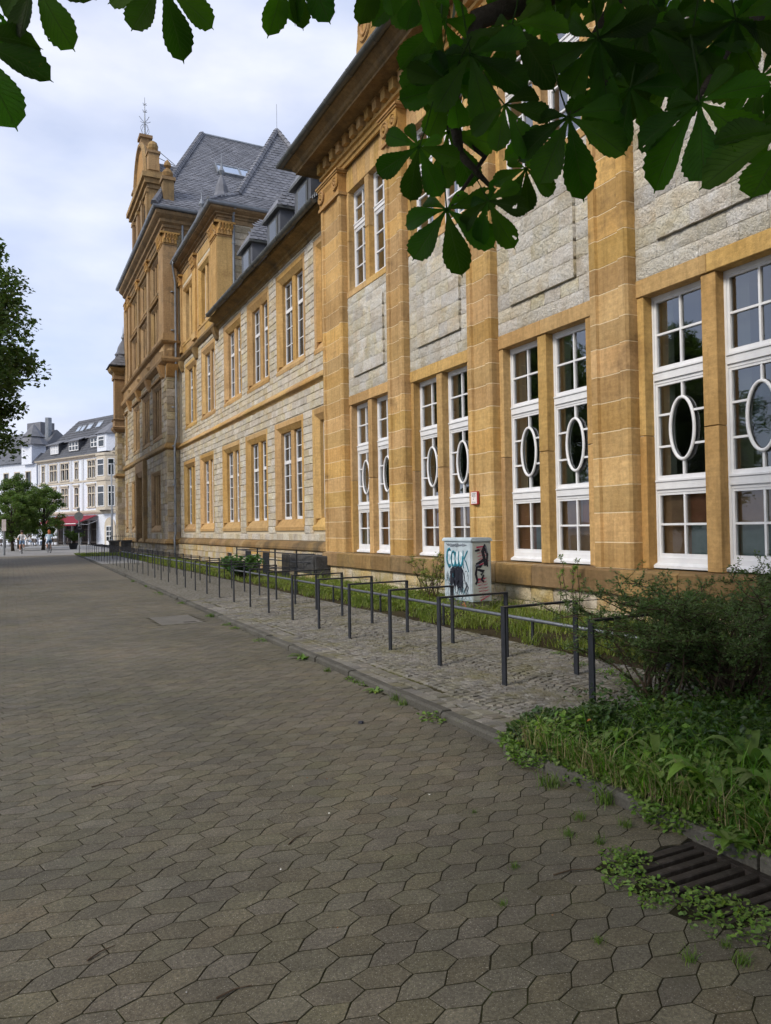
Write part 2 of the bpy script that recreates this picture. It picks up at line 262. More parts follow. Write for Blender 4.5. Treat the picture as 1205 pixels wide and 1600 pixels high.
# ------------------------------------------------------------------ mesh helpers
class PL:                                  # a wall plane: a runs along it, b is height, d stands out of it
    def __init__(s, kind, c): s.kind, s.c = kind, c
    def pt(s, a, b, d): return (s.c - d, a, b) if s.kind == 'x' else (a, s.c - d, b)
class MB:
    def __init__(s): s.v, s.f, s.mi, s.uv = [], [], [], None; s.cur = 0
    def add(s, vs, fs):
        o = len(s.v); s.v.extend(vs); s.f.extend([tuple(i + o for i in f) for f in fs]); s.mi.extend([s.cur] * len(fs)); return s
    def box(s, x0, x1, y0, y1, z0, z1):
        return s.add([(x0, y0, z0), (x1, y0, z0), (x1, y1, z0), (x0, y1, z0), (x0, y0, z1), (x1, y0, z1), (x1, y1, z1), (x0, y1, z1)],
                     [(0, 3, 2, 1), (4, 5, 6, 7), (0, 1, 5, 4), (1, 2, 6, 5), (2, 3, 7, 6), (3, 0, 4, 7)])
    def pbox(s, pl, a0, a1, b0, b1, d0, d1):
        p = [pl.pt(a, b, d) for d in (d0, d1) for a, b in ((a0, b0), (a1, b0), (a1, b1), (a0, b1))]
        return s.add(p, [(0, 3, 2, 1), (4, 5, 6, 7), (0, 1, 5, 4), (1, 2, 6, 5), (2, 3, 7, 6), (3, 0, 4, 7)])
    def pstone(s, pl, a0, a1, b0, b1, d, bev):      # a block with bevelled arrises, open at the back
        q = [pl.pt(a, b, 0) for a, b in ((a0, b0), (a1, b0), (a1, b1), (a0, b1))]
        e = [pl.pt(a, b, d * .55) for a, b in ((a0, b0), (a1, b0), (a1, b1), (a0, b1))]
        f = [pl.pt(a, b, d) for a, b in ((a0 + bev, b0 + bev), (a1 - bev, b0 + bev), (a1 - bev, b1 - bev), (a0 + bev, b1 - bev))]
        return s.add(q + e + f, [(8, 9, 10, 11), (4, 5, 9, 8), (5, 6, 10, 9), (6, 7, 11, 10), (7, 4, 8, 11), (0, 1, 5, 4), (1, 2, 6, 5), (2, 3, 7, 6), (3, 0, 4, 7)])
    def quad(s, a, b, c, d): return s.add([a, b, c, d], [(0, 1, 2, 3)])
    def poly(s, pts): return s.add(list(pts), [tuple(range(len(pts)))])
    def extr(s, prof, fn, t0, t1, cap=True):        # prof: list of 2d points; fn(p, t) -> 3d point
        n = len(prof); vs = [fn(p, t0) for p in prof] + [fn(p, t1) for p in prof]
        fs = [(i, (i + 1) % n, n + (i + 1) % n, n + i) for i in range(n)]
        if cap: fs += [tuple(range(n))[::-1], tuple(range(n, 2 * n))]
        return s.add(vs, fs)
    def tube(s, pts, rad, n=8, cap=True, closed=False):
        pts = [Vector(p) for p in pts]; m = len(pts)
        if not hasattr(rad, '__len__'): rad = [rad] * m
        vs, fs = [], []; up = None
        for i, p in enumerate(pts):
            if closed: d = (pts[(i + 1) % m] - pts[i - 1]).normalized()
            else: d = (pts[min(i + 1, m - 1)] - pts[max(i - 1, 0)]).normalized()
            if up is None: up = Vector((0, 0, 1)) if abs(d.z) < .9 else Vector((1, 0, 0))
            sd_ = d.cross(up)
            if sd_.length < 1e-4: sd_ = d.cross(Vector((1, 0, 0)))
            sd_.normalize(); up = sd_.cross(d).normalized()
            for k in range(n):
                a = 2 * math.pi * k / n; vs.append(tuple(p + (sd_ * math.cos(a) + up * math.sin(a)) * rad[i]))
        for i in range(m if closed else m - 1):
            j = (i + 1) % m
            for k in range(n): fs.append((i * n + k, i * n + (k + 1) % n, j * n + (k + 1) % n, j * n + k))
        if cap and not closed: fs += [tuple(range(n))[::-1], tuple(range((m - 1) * n, m * n))]
        return s.add(vs, fs)
    def lathe(s, prof, c, n=12):                    # prof: (radius, z)
        vs = [(c[0] + r * math.cos(2 * math.pi * k / n), c[1] + r * math.sin(2 * math.pi * k / n), c[2] + z) for r, z in prof for k in range(n)]
        fs = [(i * n + k, i * n + (k + 1) % n, (i + 1) * n + (k + 1) % n, (i + 1) * n + k) for i in range(len(prof) - 1) for k in range(n)]
        fs += [tuple(range(n))[::-1], tuple(range((len(prof) - 1) * n, len(prof) * n))]
        return s.add(vs, fs)
    def mesh(s, name, mats, smooth=False):
        me = bpy.data.meshes.new(name); me.from_pydata(s.v, [], s.f)
        for m in (mats if isinstance(mats, (list, tuple)) else [mats]): me.materials.append(MATS[m])
        if any(s.mi): me.polygons.foreach_set('material_index', s.mi)
        if smooth: me.polygons.foreach_set('use_smooth', [True] * len(me.polygons))
        me.update(); return me
INV = {}
def link(name, data, parent=None, loc=None, rot=None, scale=None, **props):
    o = bpy.data.objects.new(name, data); col.objects.link(o)
    if loc is not None: o.location = loc
    if rot is not None: o.rotation_euler = rot
    if scale is not None: o.scale = scale
    if parent is not None:
        o.parent = parent
        if parent.name in INV: o.matrix_parent_inverse = INV[parent.name]
    for k_, v_ in props.items(): o[k_] = v_
    return o
def obj(name, mb, mats, parent=None, smooth=False, **props): return link(name, mb.mesh(name, mats, smooth), parent, **props)
def thing(name, label, cat, loc=(0, 0, 0), rotz=0, group=None, world_children=False):
    o = link(name, None, None, loc, (0, 0, rotz), None, label=label, category=cat); o.empty_display_size = .2
    if group: o['group'] = group
    if world_children: INV[o.name] = (Matrix.Translation(loc) @ Matrix.Rotation(rotz, 4, 'Z')).inverted()
    return o
def tag(o, label, cat, group=None):
    o['label'] = label; o['category'] = cat
    if group: o['group'] = group
    return o
def dup(root, loc, rotz=0, label=None, scale=None):
    r = root.copy(); col.objects.link(r); r.location = loc; r.rotation_euler = (0, 0, rotz)
    if scale: r.scale = (scale,) * 3
    if label: r['label'] = label
    for ch in root.children:
        c = ch.copy(); col.objects.link(c); c.parent = r
        for g in ch.children: d = g.copy(); col.objects.link(d); d.parent = c
    return r
def np_mesh(name, V, F, mat, smooth=False, uv=None):
    V = np.asarray(V, np.float32).reshape(-1, 3); F = np.asarray(F, np.int32); k_ = F.shape[1]
    me = bpy.data.meshes.new(name); me.vertices.add(len(V)); me.vertices.foreach_set('co', V.ravel())
    me.loops.add(F.size); me.loops.foreach_set('vertex_index', F.ravel())
    me.polygons.add(len(F)); me.polygons.foreach_set('loop_start', np.arange(0, F.size, k_, dtype=np.int32))
    if uv is not None:
        u = me.uv_layers.new(name='UVMap'); u.data.foreach_set('uv', np.asarray(uv, np.float32)[F.ravel()].ravel())
    if smooth: me.polygons.foreach_set('use_smooth', np.ones(len(F), bool))
    me.materials.append(MATS[mat]); me.update(); me.validate()
    if not smooth: me.shade_flat()
    return me
def struct(name, mb, mat, **kw): o = obj(name, mb, mat, **kw); o['kind'] = 'structure'; return o
ORD = ['first', 'second', 'third', 'fourth', 'fifth', 'sixth', 'seventh', 'eighth', 'ninth', 'tenth', 'eleventh', 'twelfth', 'thirteenth', 'fourteenth', 'fifteenth', 'sixteenth', 'seventeenth', 'eighteenth', 'nineteenth', 'twentieth']
def ordinal(i): return ORD[i] if i < 20 else ('twenty-' + ORD[i - 20] if i < 29 else ('thirtieth' if i == 29 else 'thirty-' + ORD[i - 30]))

# ================================================================== GROUND
def kerb_x(y): return 3.2 + .019 * (y - 4.4)
PAVE_Z = .05
g = MB(); g.quad((-400, -200, -.09), (400, -200, -.09), (400, 600, -.09), (-400, 600, -.09)); struct('ground', g, 'asphalt_light')
g = MB()
for a in ((-14, 3.12, -8, 2.05), (-14, 2.5, 2.05, 2.67), (3.07, 3.12, 2.05, 2.67), (-14, 3.12, 2.67, 4.4)): g.quad((a[0], a[2], -.0016), (a[1], a[2], -.0016), (a[1], a[3], -.0016), (a[0], a[3], -.0016))
g.quad((-14, 4.4, -.0016), (3.2, 4.4, -.0016), (kerb_x(26) + .02, 26, -.0016), (-14, 26, -.0016))
road = struct('road', g, 'paver_joint')
g = MB(); g.quad((-14, 26, -.002), (kerb_x(26) + .02, 26, -.002), (kerb_x(57) + .02, 57, -.002), (-14, 57, -.002)); struct('road_beyond', g, 'paver_far')
g = MB(); g.quad((-60, 57.0, -.004), (120, 57.0, -.004), (120, 84, -.004), (-60, 84, -.004)); struct('cross_street', g, 'asphalt_light')
g = MB(); g.quad((-60, 84, .004), (120, 84, .004), (120, 200, .004), (-60, 200, .004)); struct('cafe_terrace', g, 'slab_grey')

# --- interlocking pavers (two orientations in alternate rows)
PA = np.array([(0, 0), (.02, -.08), (.14, -.12), (.21, -.08), (.19, 0), (.085, .03)])
PB = np.array([(-.05, .10), (-.105, .03), (0, 0), (.085, .03), (.14, .10), (.02, .14)])
def paver_geo(P, ang=0, tilt=(0, 0)):
    c = P.mean(0); Q = P - c
    def inset(k_):                      # constant inset from the edges
        n = len(Q); out = []
        for i in range(n):
            p, q, r = Q[i - 1], Q[i], Q[(i + 1) % n]
            d1 = (q - p) / np.linalg.norm(q - p); d2 = (r - q) / np.linalg.norm(r - q)
            n1 = np.array([-d1[1], d1[0]]); n2 = np.array([-d2[1], d2[0]]); b = n1 + n2; b /= (b @ n1)
            out.append(q + b * k_)
        return np.array(out)
    V = []
    for k_, z in ((.0037, .0), (.0030, -.0009), (.0029, -.03)):
        I = inset(k_)
        V.append(np.c_[I, np.full(6, z)])
    V = np.vstack(V); F = [(0, 1, 2, 3), (3, 4, 5, 0)] + [(i, 6 + i, 6 + (i + 1) % 6, (i + 1) % 6)[::-1] for i in range(6)] + [(6 + i, 12 + i, 12 + (i + 1) % 6, 6 + (i + 1) % 6)[::-1] for i in range(6)]
    return V, np.array(F), c
GA, GB = paver_geo(PA), paver_geo(PB)
stones = []
for j in range(-2, 118):
    oy = 1.12 + j * .22
    for i in range(-16, 24):
        for kind, (V, F, c) in enumerate((GA, GB)):
            x, y = 1.26 - .19 * 10 + i * .19 + c[0], oy + c[1]
            lim = kerb_x(y) + .01 if y > 4.35 else 3.10
            if x > lim or x < -1.9 or y > 26.1: continue
            if 2.50 < x < 3.2 and 1.98 < y < 2.70: continue
            if 2.28 < x < 3.03 and 12.92 < y < 14.25: continue
            stones.append((x, y, kind, rnd.uniform(-.0004, .0014), rnd.uniform(-.016, .016), rnd.uniform(-.004, .004), rnd.uniform(-.004, .004)))
# those nearest to the camera and in front of it show largest
stones.sort(key=lambda s: (s[0] - .3) ** 2 * .6 + (s[1] - 1.2) ** 2 if s[1] > 1.75 else 99)
me_p = [np_mesh('paver', GA[0], GA[1], 'paver'), np_mesh('paver', GB[0], GB[1], 'paver')]
for x, y, kd, dz, a, t1, t2 in stones[:300]:
    link('paver', me_p[kd], road, (x, y, dz), (t1, t2, a))
VV, FF, o = [], [], 0
for x, y, kd, dz, a, t1, t2 in stones[300:]:
    V, F, c = (GA, GB)[kd]; ca, sa = math.cos(a), math.sin(a)
    W = np.c_[V[:, 0] * ca - V[:, 1] * sa + x, V[:, 0] * sa + V[:, 1] * ca + y, V[:, 2] + dz + V[:, 1] * t1 - V[:, 0] * t2]
    VV.append(W); FF.append(F + o); o += len(W)
link('pavers_beyond', np_mesh('pavers_beyond', np.vstack(VV), np.vstack(FF), 'paver'), road, kind='stuff')

# --- cobbled pavement with kerb
g = MB(); zj = PAVE_Z - .019
g.quad((3.2, 4.2, zj), (6.05, 4.2, zj), (6.05, 17, zj), (kerb_x(17), 17, zj))
pavement = struct('pavement', g, 'cobble_joint')
g = MB(); g.quad((kerb_x(17), 17, PAVE_Z - .004), (6.05, 17, PAVE_Z - .004), (6.05, 38, PAVE_Z - .004), (kerb_x(38), 38, PAVE_Z - .004)); struct('pavement_beyond', g, 'cobble_far')
g = MB(); g.quad((kerb_x(38), 38, PAVE_Z - .002), (6.05, 38, PAVE_Z - .002), (6.05, 50, PAVE_Z - .002), (kerb_x(50), 50, PAVE_Z - .002)); struct('pavement_slabs', g, 'slab_grey')
cob = []
STR = 1.12
for sidx in range(3):
    xc = 3.2 + .40 + STR * (sidx + .5) - .15
    for i in range(0, 150):
        yb = 3.9 + i * .088; Rr = .82; half = math.asin(min(.99, STR / 2 / Rr)); n = int(2 * half * Rr / .088)
        off = rnd.uniform(-.2, .2)
        for k_ in range(n):
            th = -half + (k_ + .5 + off * .5) * 2 * half / n
            x, y = xc + Rr * math.sin(th), yb + Rr * (math.cos(th) - 1) + .1
            if x > 6.0 or x < kerb_x(y) + .40 or y > 17 or y < 4.25: continue
            cob.append((x, y, -th + rnd.uniform(-.12, .12), .083 + rnd.uniform(-.012, .004), .080 * math.cos(th) ** .5 + rnd.uniform(-.010, .003), rnd.uniform(-.006, .005)))
for y in np.arange(4.25, 17, .142):
    for r_ in range(2): cob.append((kerb_x(y) + .155 + r_ * .15 + rnd.uniform(-.008, .008), y + (r_ % 2) * .07 + rnd.uniform(-.008, .008), rnd.uniform(-.06, .06) - .019, .143 + rnd.uniform(-.012, .006), .134 + rnd.uniform(-.012, .006), rnd.uniform(-.006, .004)))
CQ = np.array([(-.5, -.5), (.5, -.5), (.5, .5), (-.5, .5)])
CF_ = np.array([(0, 1, 2, 3)] + [(i, (i + 1) % 4, 4 + (i + 1) % 4, 4 + i)[::-1] for i in range(4)] + [(4 + i, 4 + (i + 1) % 4, 8 + (i + 1) % 4, 8 + i)[::-1] for i in range(4)])
def cob_geo(rg, w=1., h=1.):
    q = CQ + rg.uniform(-.09, .09, (4, 2)); q = q * np.array([w, h])
    b = min(w, h) * .17 if w < 1 else .17
    c = q.mean(0); q2 = c + (q - c) * (1 - .24)
    zt = rg.uniform(-.003, .003, 4)
    return np.vstack([np.c_[q2, zt], np.c_[q, np.full(4, -.008)], np.c_[q, np.full(4, -.05)]])
cob.sort(key=lambda c: (c[0] - 3.9) ** 2 + (c[1] - 4.9) ** 2)
me_c = [np_mesh('cobble', cob_geo(nrg), CF_, 'cobble') for _ in range(8)]
for i, (x, y, a, w, h, dz) in enumerate(cob[:300]): link('cobble', me_c[i % 8], pavement, (x, y, PAVE_Z + dz), (0, 0, a), (w, h, 1))
VV, FF, o = [], [], 0
for x, y, a, w, h, dz in cob[300:]:
    V = cob_geo(nrg, w, h); ca, sa = math.cos(a), math.sin(a)
    VV.append(np.c_[V[:, 0] * ca - V[:, 1] * sa + x, V[:, 0] * sa + V[:, 1] * ca + y, V[:, 2] + PAVE_Z + dz]); FF.append(CF_ + o); o += 12
link('cobbles_beyond', np_mesh('cobbles_beyond', np.vstack(VV), np.vstack(FF), 'cobble'), pavement, kind='stuff')
# kerb: one stone after the other, each a little out of line
kerb = struct('kerb', MB().box(3.20, 3.30, 4.0, 4.28, -.1, .03), 'kerb_stone')
kmb = MB(); b_ = .012
pr = [(-.055, -.12), (.055, -.12), (.055, .068), (.043, .078), (-.035, .078), (-.055, .058)]
kmb.extr(pr, lambda p, t_: (p[0], t_, p[1]), -.492, .492); kme = kmb.mesh('kerb_stone', 'kerb_stone')
y = 4.8
while y < 56:
    link('kerb_stone', kme, kerb, (kerb_x(y) + .02 + rnd.uniform(-.01, .01), y, rnd.uniform(-.022, -.006)), (rnd.uniform(-.008, .008), rnd.uniform(-.05, .05), -.019 + rnd.uniform(-.008, .008))); y += 1.0
# beds
g = MB(); n = 40
for i in range(n):
    for j in range(10):
        def P_(i, j): y = 4.3 + (57 - 4.3) * i / n; x = 6.0 + (8.7 - 6.0) * j / 10; return (x, y, .035 + .05 * min(1, j / 2) + .02 * math.sin(i * 2.1 + j))
        g.quad(P_(i, j), P_(i, j + 1), P_(i + 1, j + 1), P_(i + 1, j))
struct('grass_bed', g, 'earth', smooth=True)
g = MB(); n = 24
for i in range(n):
    for j in range(14):
        def P2_(i, j): y = -4 + 8.4 * i / n; x = 3.16 + (8.6 - 3.16) * j / 14; return (x, y, .06 + .07 * min(1, j / 2.) + .02 * math.sin(i * 1.7 + j * 1.3))
        g.quad(P2_(i, j), P2_(i, j + 1), P2_(i + 1, j + 1), P2_(i + 1, j))
struct('shrub_bed', g, 'earth', smooth=True)
bedk = struct('bed_kerb', MB().box(3.08, 3.17, -3.0, -2.72, -.1, .06), 'kerb_stone')
y = -2.2
while y < 4.2:
    link('kerb_stone', kme, bedk, (3.125 + rnd.uniform(-.008, .008), y, -.004), (0, rnd.uniform(-.05, .05), rnd.uniform(-.01, .01))); y += 1.0
g = MB(); g.quad((3.95, 50, .03), (6.3, 50, .03), (6.3, 57, .03), (4.1, 56.5, .03)); struct('lawn_tip', g, 'earth')

# --- drain grate
dg = thing('drain_grate', 'rusty cast iron drain grate beside the overgrown bed kerb', 'drain grate', (2.80, 2.36, 0))
g = MB(); x0, x1, y0, y1 = -.30, .27, -.31, .31
for a in ((x0, x0 + .05, y0, y1), (x1 - .05, x1, y0, y1), (x0 + .05, x1 - .05, y0, y0 + .045), (x0 + .05, x1 - .05, y1 - .045, y1)): g.box(a[0], a[1], a[2], a[3], -.06, -.006)
obj('frame', g, 'rusty_iron', dg)
bar = MB(); pr = [(-.021, -.05), (.021, -.05), (.021, -.003), (.015, .001), (-.015, .001), (-.021, -.003)]
bar.extr(pr, lambda p, t_: (t_, p[0], p[1]), x0 + .05, x1 - .05); bme = bar.mesh('bar', 'rusty_iron')
for i in range(7): link('bar', bme, dg, (0, -.225 + i * .075, -.008))
obj('shaft_dark', MB().box(x0 + .01, x1 - .01, y0 + .01, y1 - .01, -.45, -.063), 'shade_black', dg)  # closed black box; its colour stands for the dark below the bars
for nm, a in (('setting_stone', (2.44, 2.50, 1.9, 2.72)), ('setting_stone', (2.50, 3.06, 2.675, 2.75)), ('setting_stone', (2.50, 3.06, 1.93, 2.045))):
    link(nm, MB().box(*a[:4], -.05, -.004).mesh(nm, 'kerb_stone'), road)
# --- concrete manhole cover in the road
mh = thing('manhole_cover', 'flat grey concrete manhole slab set in the paved road', 'manhole cover', (2.65, 13.6, 0))
g = MB(); g.box(-.36, .36, -.66, .66, -.05, .0); obj('slab', g, 'manhole_concrete', mh)
g = MB(); g.box(.05, .26, -.52, -.40, .0, .004); obj('grip_plate', g, 'rusty_iron', mh)
g = MB()
for s in (-1, 1): g.box(s * .372 - .008, s * .372 + .008, -.68, .68, -.05, -.006); 
for s in (-1, 1): g.box(-.362, .362, s * .672 - .008, s * .672 + .008, -.05, -.006)
obj('rim', g, 'rusty_iron', mh)

# ================================================================== THE STONE BUILDING
bld = thing('stone_building', 'long sandstone and limestone school building with slate roofs along the path', 'building', (8.75, 20, 0), world_children=True)
def bpart(name, mb, mats, parent=None, **kw): return obj(name, mb, mats, parent or bld, **kw)

def stone_rows(mb, pl, a0, a1, b0, b1, openings=(), course=.27, lmin=.3, lmax=.75, d=.035, gap=.012, cb=None, bev=.018):
    nrow = max(1, round((b1 - b0) / course)); ch = (b1 - b0) / nrow
    for r in range(nrow):
        z0, z1 = b0 + r * ch, b0 + (r + 1) * ch; zm = (z0 + z1) / 2
        iv = [(a0, a1)]
        for (p0, p1, q0, q1) in openings:
            if q0 < zm < q1:
                nv = []
                for s, e in iv:
                    if p1 <= s or p0 >= e: nv.append((s, e)); continue
                    if p0 - s > .06: nv.append((s, p0))
                    if e - p1 > .06: nv.append((p1, e))
                iv = nv
        for s, e in iv:
            a = s
            while a < e - .01:
                L = rnd.uniform(lmin, lmax)
                if e - a - L < lmin * .6: L = e - a
                if cb: cb(a + gap / 2, a + L - gap / 2, z0 + gap / 2, z1 - gap / 2)
                else: mb.pstone(pl, a + gap / 2, a + L - gap / 2, z0 + gap / 2, z1 - gap / 2, d * rnd.uniform(.7, 1.3), bev)
                a += L
def wall_sheet(mb, pl, a0, a1, b0, b1, openings=(), d=0, depth=.3):
    """front sheet with real openings and reveals"""
    A = sorted({a0, a1, *[min(max(v, a0), a1) for o in openings for v in o[:2]]}); Bz = sorted({b0, b1, *[min(max(v, b0), b1) for o in openings for v in o[2:]]})
    for i in range(len(A) - 1):
        for j in range(len(Bz) - 1):
            am, bm = (A[i] + A[i + 1]) / 2, (Bz[j] + Bz[j + 1]) / 2
            if any(o[0] < am < o[1] and o[2] < bm < o[3] for o in openings): continue
            mb.quad(pl.pt(A[i], Bz[j], d), pl.pt(A[i + 1], Bz[j], d), pl.pt(A[i + 1], Bz[j + 1], d), pl.pt(A[i], Bz[j + 1], d))
    for o in openings:
        c = [(o[0], o[2]), (o[1], o[2]), (o[1], o[3]), (o[0], o[3])]
        for k_ in range(4):
            p, q = c[k_], c[(k_ + 1) % 4]
            mb.quad(pl.pt(*p, d), pl.pt(*q, d), pl.pt(*q, d - depth), pl.pt(*p, d - depth))
# unit glass pane facing -X, scaled for every light
PANE = {}
def pane(parent, pl, a0, a1, b0, b1, d, mat='glass', name='pane', wob=.006):
    key = (mat, pl.kind, name)
    if key not in PANE:
        m_ = MB()
        if pl.kind == 'x': m_.quad((0, .5, -.5), (0, -.5, -.5), (0, -.5, .5), (0, .5, .5))
        else: m_.quad((-.5, 0, -.5), (.5, 0, -.5), (.5, 0, .5), (-.5, 0, .5))
        PANE[key] = m_.mesh(name, mat)
    p = pl.pt((a0 + a1) / 2, (b0 + b1) / 2, d)
    w, h = a1 - a0, b1 - b0
    link(name, PANE[key], parent, p, (rnd.uniform(-wob, wob) * .5, rnd.uniform(-wob, wob), rnd.uniform(-wob, wob)), (1, w, h) if pl.kind == 'x' else (w, 1, h))

# ---------------------------------------------------------------- near pavilion
XJ, XF, XP = 8.60, 8.80, 8.38            # jamb face, window frame face, pier face
PJ, PF = PL('x', XJ), PL('x', XF)
PITCH = 3.59
bays = [(8.18 + PITCH * k, 5.86 + PITCH * k) for k in range(-1, 4)]        # opening: far jamb, near jamb
SILL, LOW_T, LIN_T, UPS, UPB, UPT = .90, 5.04, 5.30, 8.08, 8.25, 11.1
NEAR_END = 20.5
ops = []
for yl, yr in bays: ops += [(yr, yl, SILL, LOW_T), (yr, yl, UPB, UPT)]
core = MB(); wall_sheet(core, PJ, .3, NEAR_END - .1, .0, 12.3, [(a - .06, b + .06, c - .05, d + .06) for a, b, c, d in ops], -.016, .30)
core.quad((XJ + .07, NEAR_END - .1, 0), (14, NEAR_END - .1, 0), (14, NEAR_END - .1, 12.3), (XJ + .07, NEAR_END - .1, 12.3))
core.quad((XJ + .07, .3, 0), (14, .3, 0), (14, .3, 12.3), (XJ + .07, .3, 12.3))
near_wall = bpart('near_wall', core, 'mortar')
room = MB()
for z0, z1 in ((.5, 5.3), (7.6, 11.4)):
    y0, y1, x0, x1 = .6, NEAR_END - .4, XF + .10, 13.5
    room.quad((x1, y0, z0), (x1, y1, z0), (x1, y1, z1), (x1, y0, z1)); room.quad((x0, y0, z0), (x1, y0, z0), (x1, y1, z0), (x0, y1, z0))
    room.quad((x0, y0, z1), (x1, y0, z1), (x1, y1, z1), (x0, y1, z1)); room.quad((x0, y0, z0), (x1, y0, z0), (x1, y0, z1), (x0, y0, z1)); room.quad((x0, y1, z0), (x1, y1, z0), (x1, y1, z1), (x0, y1, z1))
bpart('interior_room', room, 'room')

# rough limestone blocks: eight shared faces, scaled to each block
def rough_block(seed, ny=8, nz=6, hgt=.02):
    rg = np.random.default_rng(seed); H_ = np.zeros((ny + 1, nz + 1))
    for i in range(ny + 1):
        for j in range(nz + 1):
            e = min(i, ny - i, j, nz - j)
            H_[i, j] = hgt * (.6 if e == 0 else (.9 if e == 1 else 1)) + rg.normal(0, .0075 if e else .003)
    mb = MB(); vs = []; fs = []
    for i in range(ny + 1):
        for j in range(nz + 1):
            e = min(i, ny - i, j, nz - j); jit = .35 / ny if 0 < e else 0
            y_ = (i / ny - .5) + rg.uniform(-jit, jit); z_ = (j / nz - .5) + rg.uniform(-jit, jit)
            if e == 0: y_ += rg.uniform(-.008, .008); z_ += rg.uniform(-.012, .012)
            vs.append((.04 - .045 * (e >= 0) * (1 if e else .85) - H_[i, j] * 1.0, y_, z_))
    for i in range(ny):
        for j in range(nz): a = i * (nz + 1) + j; fs.append((a, a + 1, a + nz + 2, a + nz + 1))
    ring = [i * (nz + 1) for i in range(ny + 1)] + [ny * (nz + 1) + j for j in range(1, nz + 1)] + [i * (nz + 1) + nz for i in range(ny - 1, -1, -1)] + [j for j in range(nz - 1, 0, -1)]
    o = len(vs); m_ = len(ring)
    for k_ in ring: vs.append(vs[k_])
    for k_ in ring: vs.append((.07, vs[k_][1], vs[k_][2]))
    for k_ in range(m_): fs.append((o + k_, o + (k_ + 1) % m_, o + m_ + (k_ + 1) % m_, o + m_ + k_))
    return mb.add(vs, fs)
me_lb = [rough_block(s, 8, 5).mesh('limestone_block', 'limestone', True) for s in range(12)]
me_pb = [rough_block(s + 20, 8, 5, .035).mesh('plinth_block', 'limestone_plinth', True) for s in range(6)]
for k, (yl, yr) in enumerate(bays):
    f0, f1 = yr - .33, yl + .12
    p0, p1, q0, q1 = f0 + .50, f1 - .46, 5.78, 7.62       # the raised middle panel of the field
    def put(a0, a1, b0, b1):
        am, bm = (a0 + a1) / 2, (b0 + b1) / 2
        up = p0 < am < p1 and q0 < bm < q1
        link('limestone_block', me_lb[rnd.randrange(12)], near_wall, (XJ - (.06 if up else 0), am, bm), None, (1, a1 - a0, b1 - b0))
    rows = [(LIN_T, 5.54), (5.54, 5.78), (5.78, 6.09), (6.09, 6.4), (6.4, 6.7), (6.7, 7.0), (7.0, 7.31), (7.31, 7.62), (7.62, 7.85), (7.85, UPS)]
    for z0, z1 in rows:
        segs = [(f0, p0), (p0, p1), (p1, f1)] if q0 - .01 < z0 < q1 - .01 else [(f0, f1)]
        for s, e in segs:
            if k == 0 and s < 3.0: continue
            stone_rows(None, PJ, s, e, z0, z1, (), 9, .34, .72, cb=put, gap=.009)
pb = lambda a0, a1, b0, b1: link('plinth_block', me_pb[rnd.randrange(6)], near_wall, (XJ - .17, (a0 + a1) / 2, (b0 + b1) / 2), None, (1, a1 - a0, b1 - b0))
stone_rows(None, PJ, 1.0, NEAR_END - .05, -.06, .50, (), .28, .35, .75, cb=pb, gap=.018)

# sill course
def chamf_block(x0, x1, L, z0, z1, b=.02):
    pr = [(x0, z0 + b), (x0 + b, z0), (x1, z0), (x1, z1), (x0 + .06, z1), (x0, z1 - .035)]
    return MB().extr(pr, lambda p, t_: (p[0], t_, p[1]), -L / 2, L / 2)
for (ya, yb, xo) in ((.6, 8.45, XP - .15), (8.45, NEAR_END + .05, XP - .07)):
    n = max(1, round((yb - ya) / 1.15)); L = (yb - ya) / n
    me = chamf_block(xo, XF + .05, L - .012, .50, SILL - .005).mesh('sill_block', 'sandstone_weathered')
    for i in range(n): link('sill_block', me, near_wall, (rnd.uniform(-.004, .004), ya + (i + .5) * L, rnd.uniform(-.003, .003)))
link('plinth_backing', MB().box(XJ - .155, XJ, .9, NEAR_END - .06, -.1, .51).mesh('plinth_backing', 'mortar'), near_wall)
me = MB().box(XP - .02, XF, .6, NEAR_END - .02, .52, SILL - .01).mesh('sill_bedding', 'mortar'); link('sill_bedding', me, near_wall)

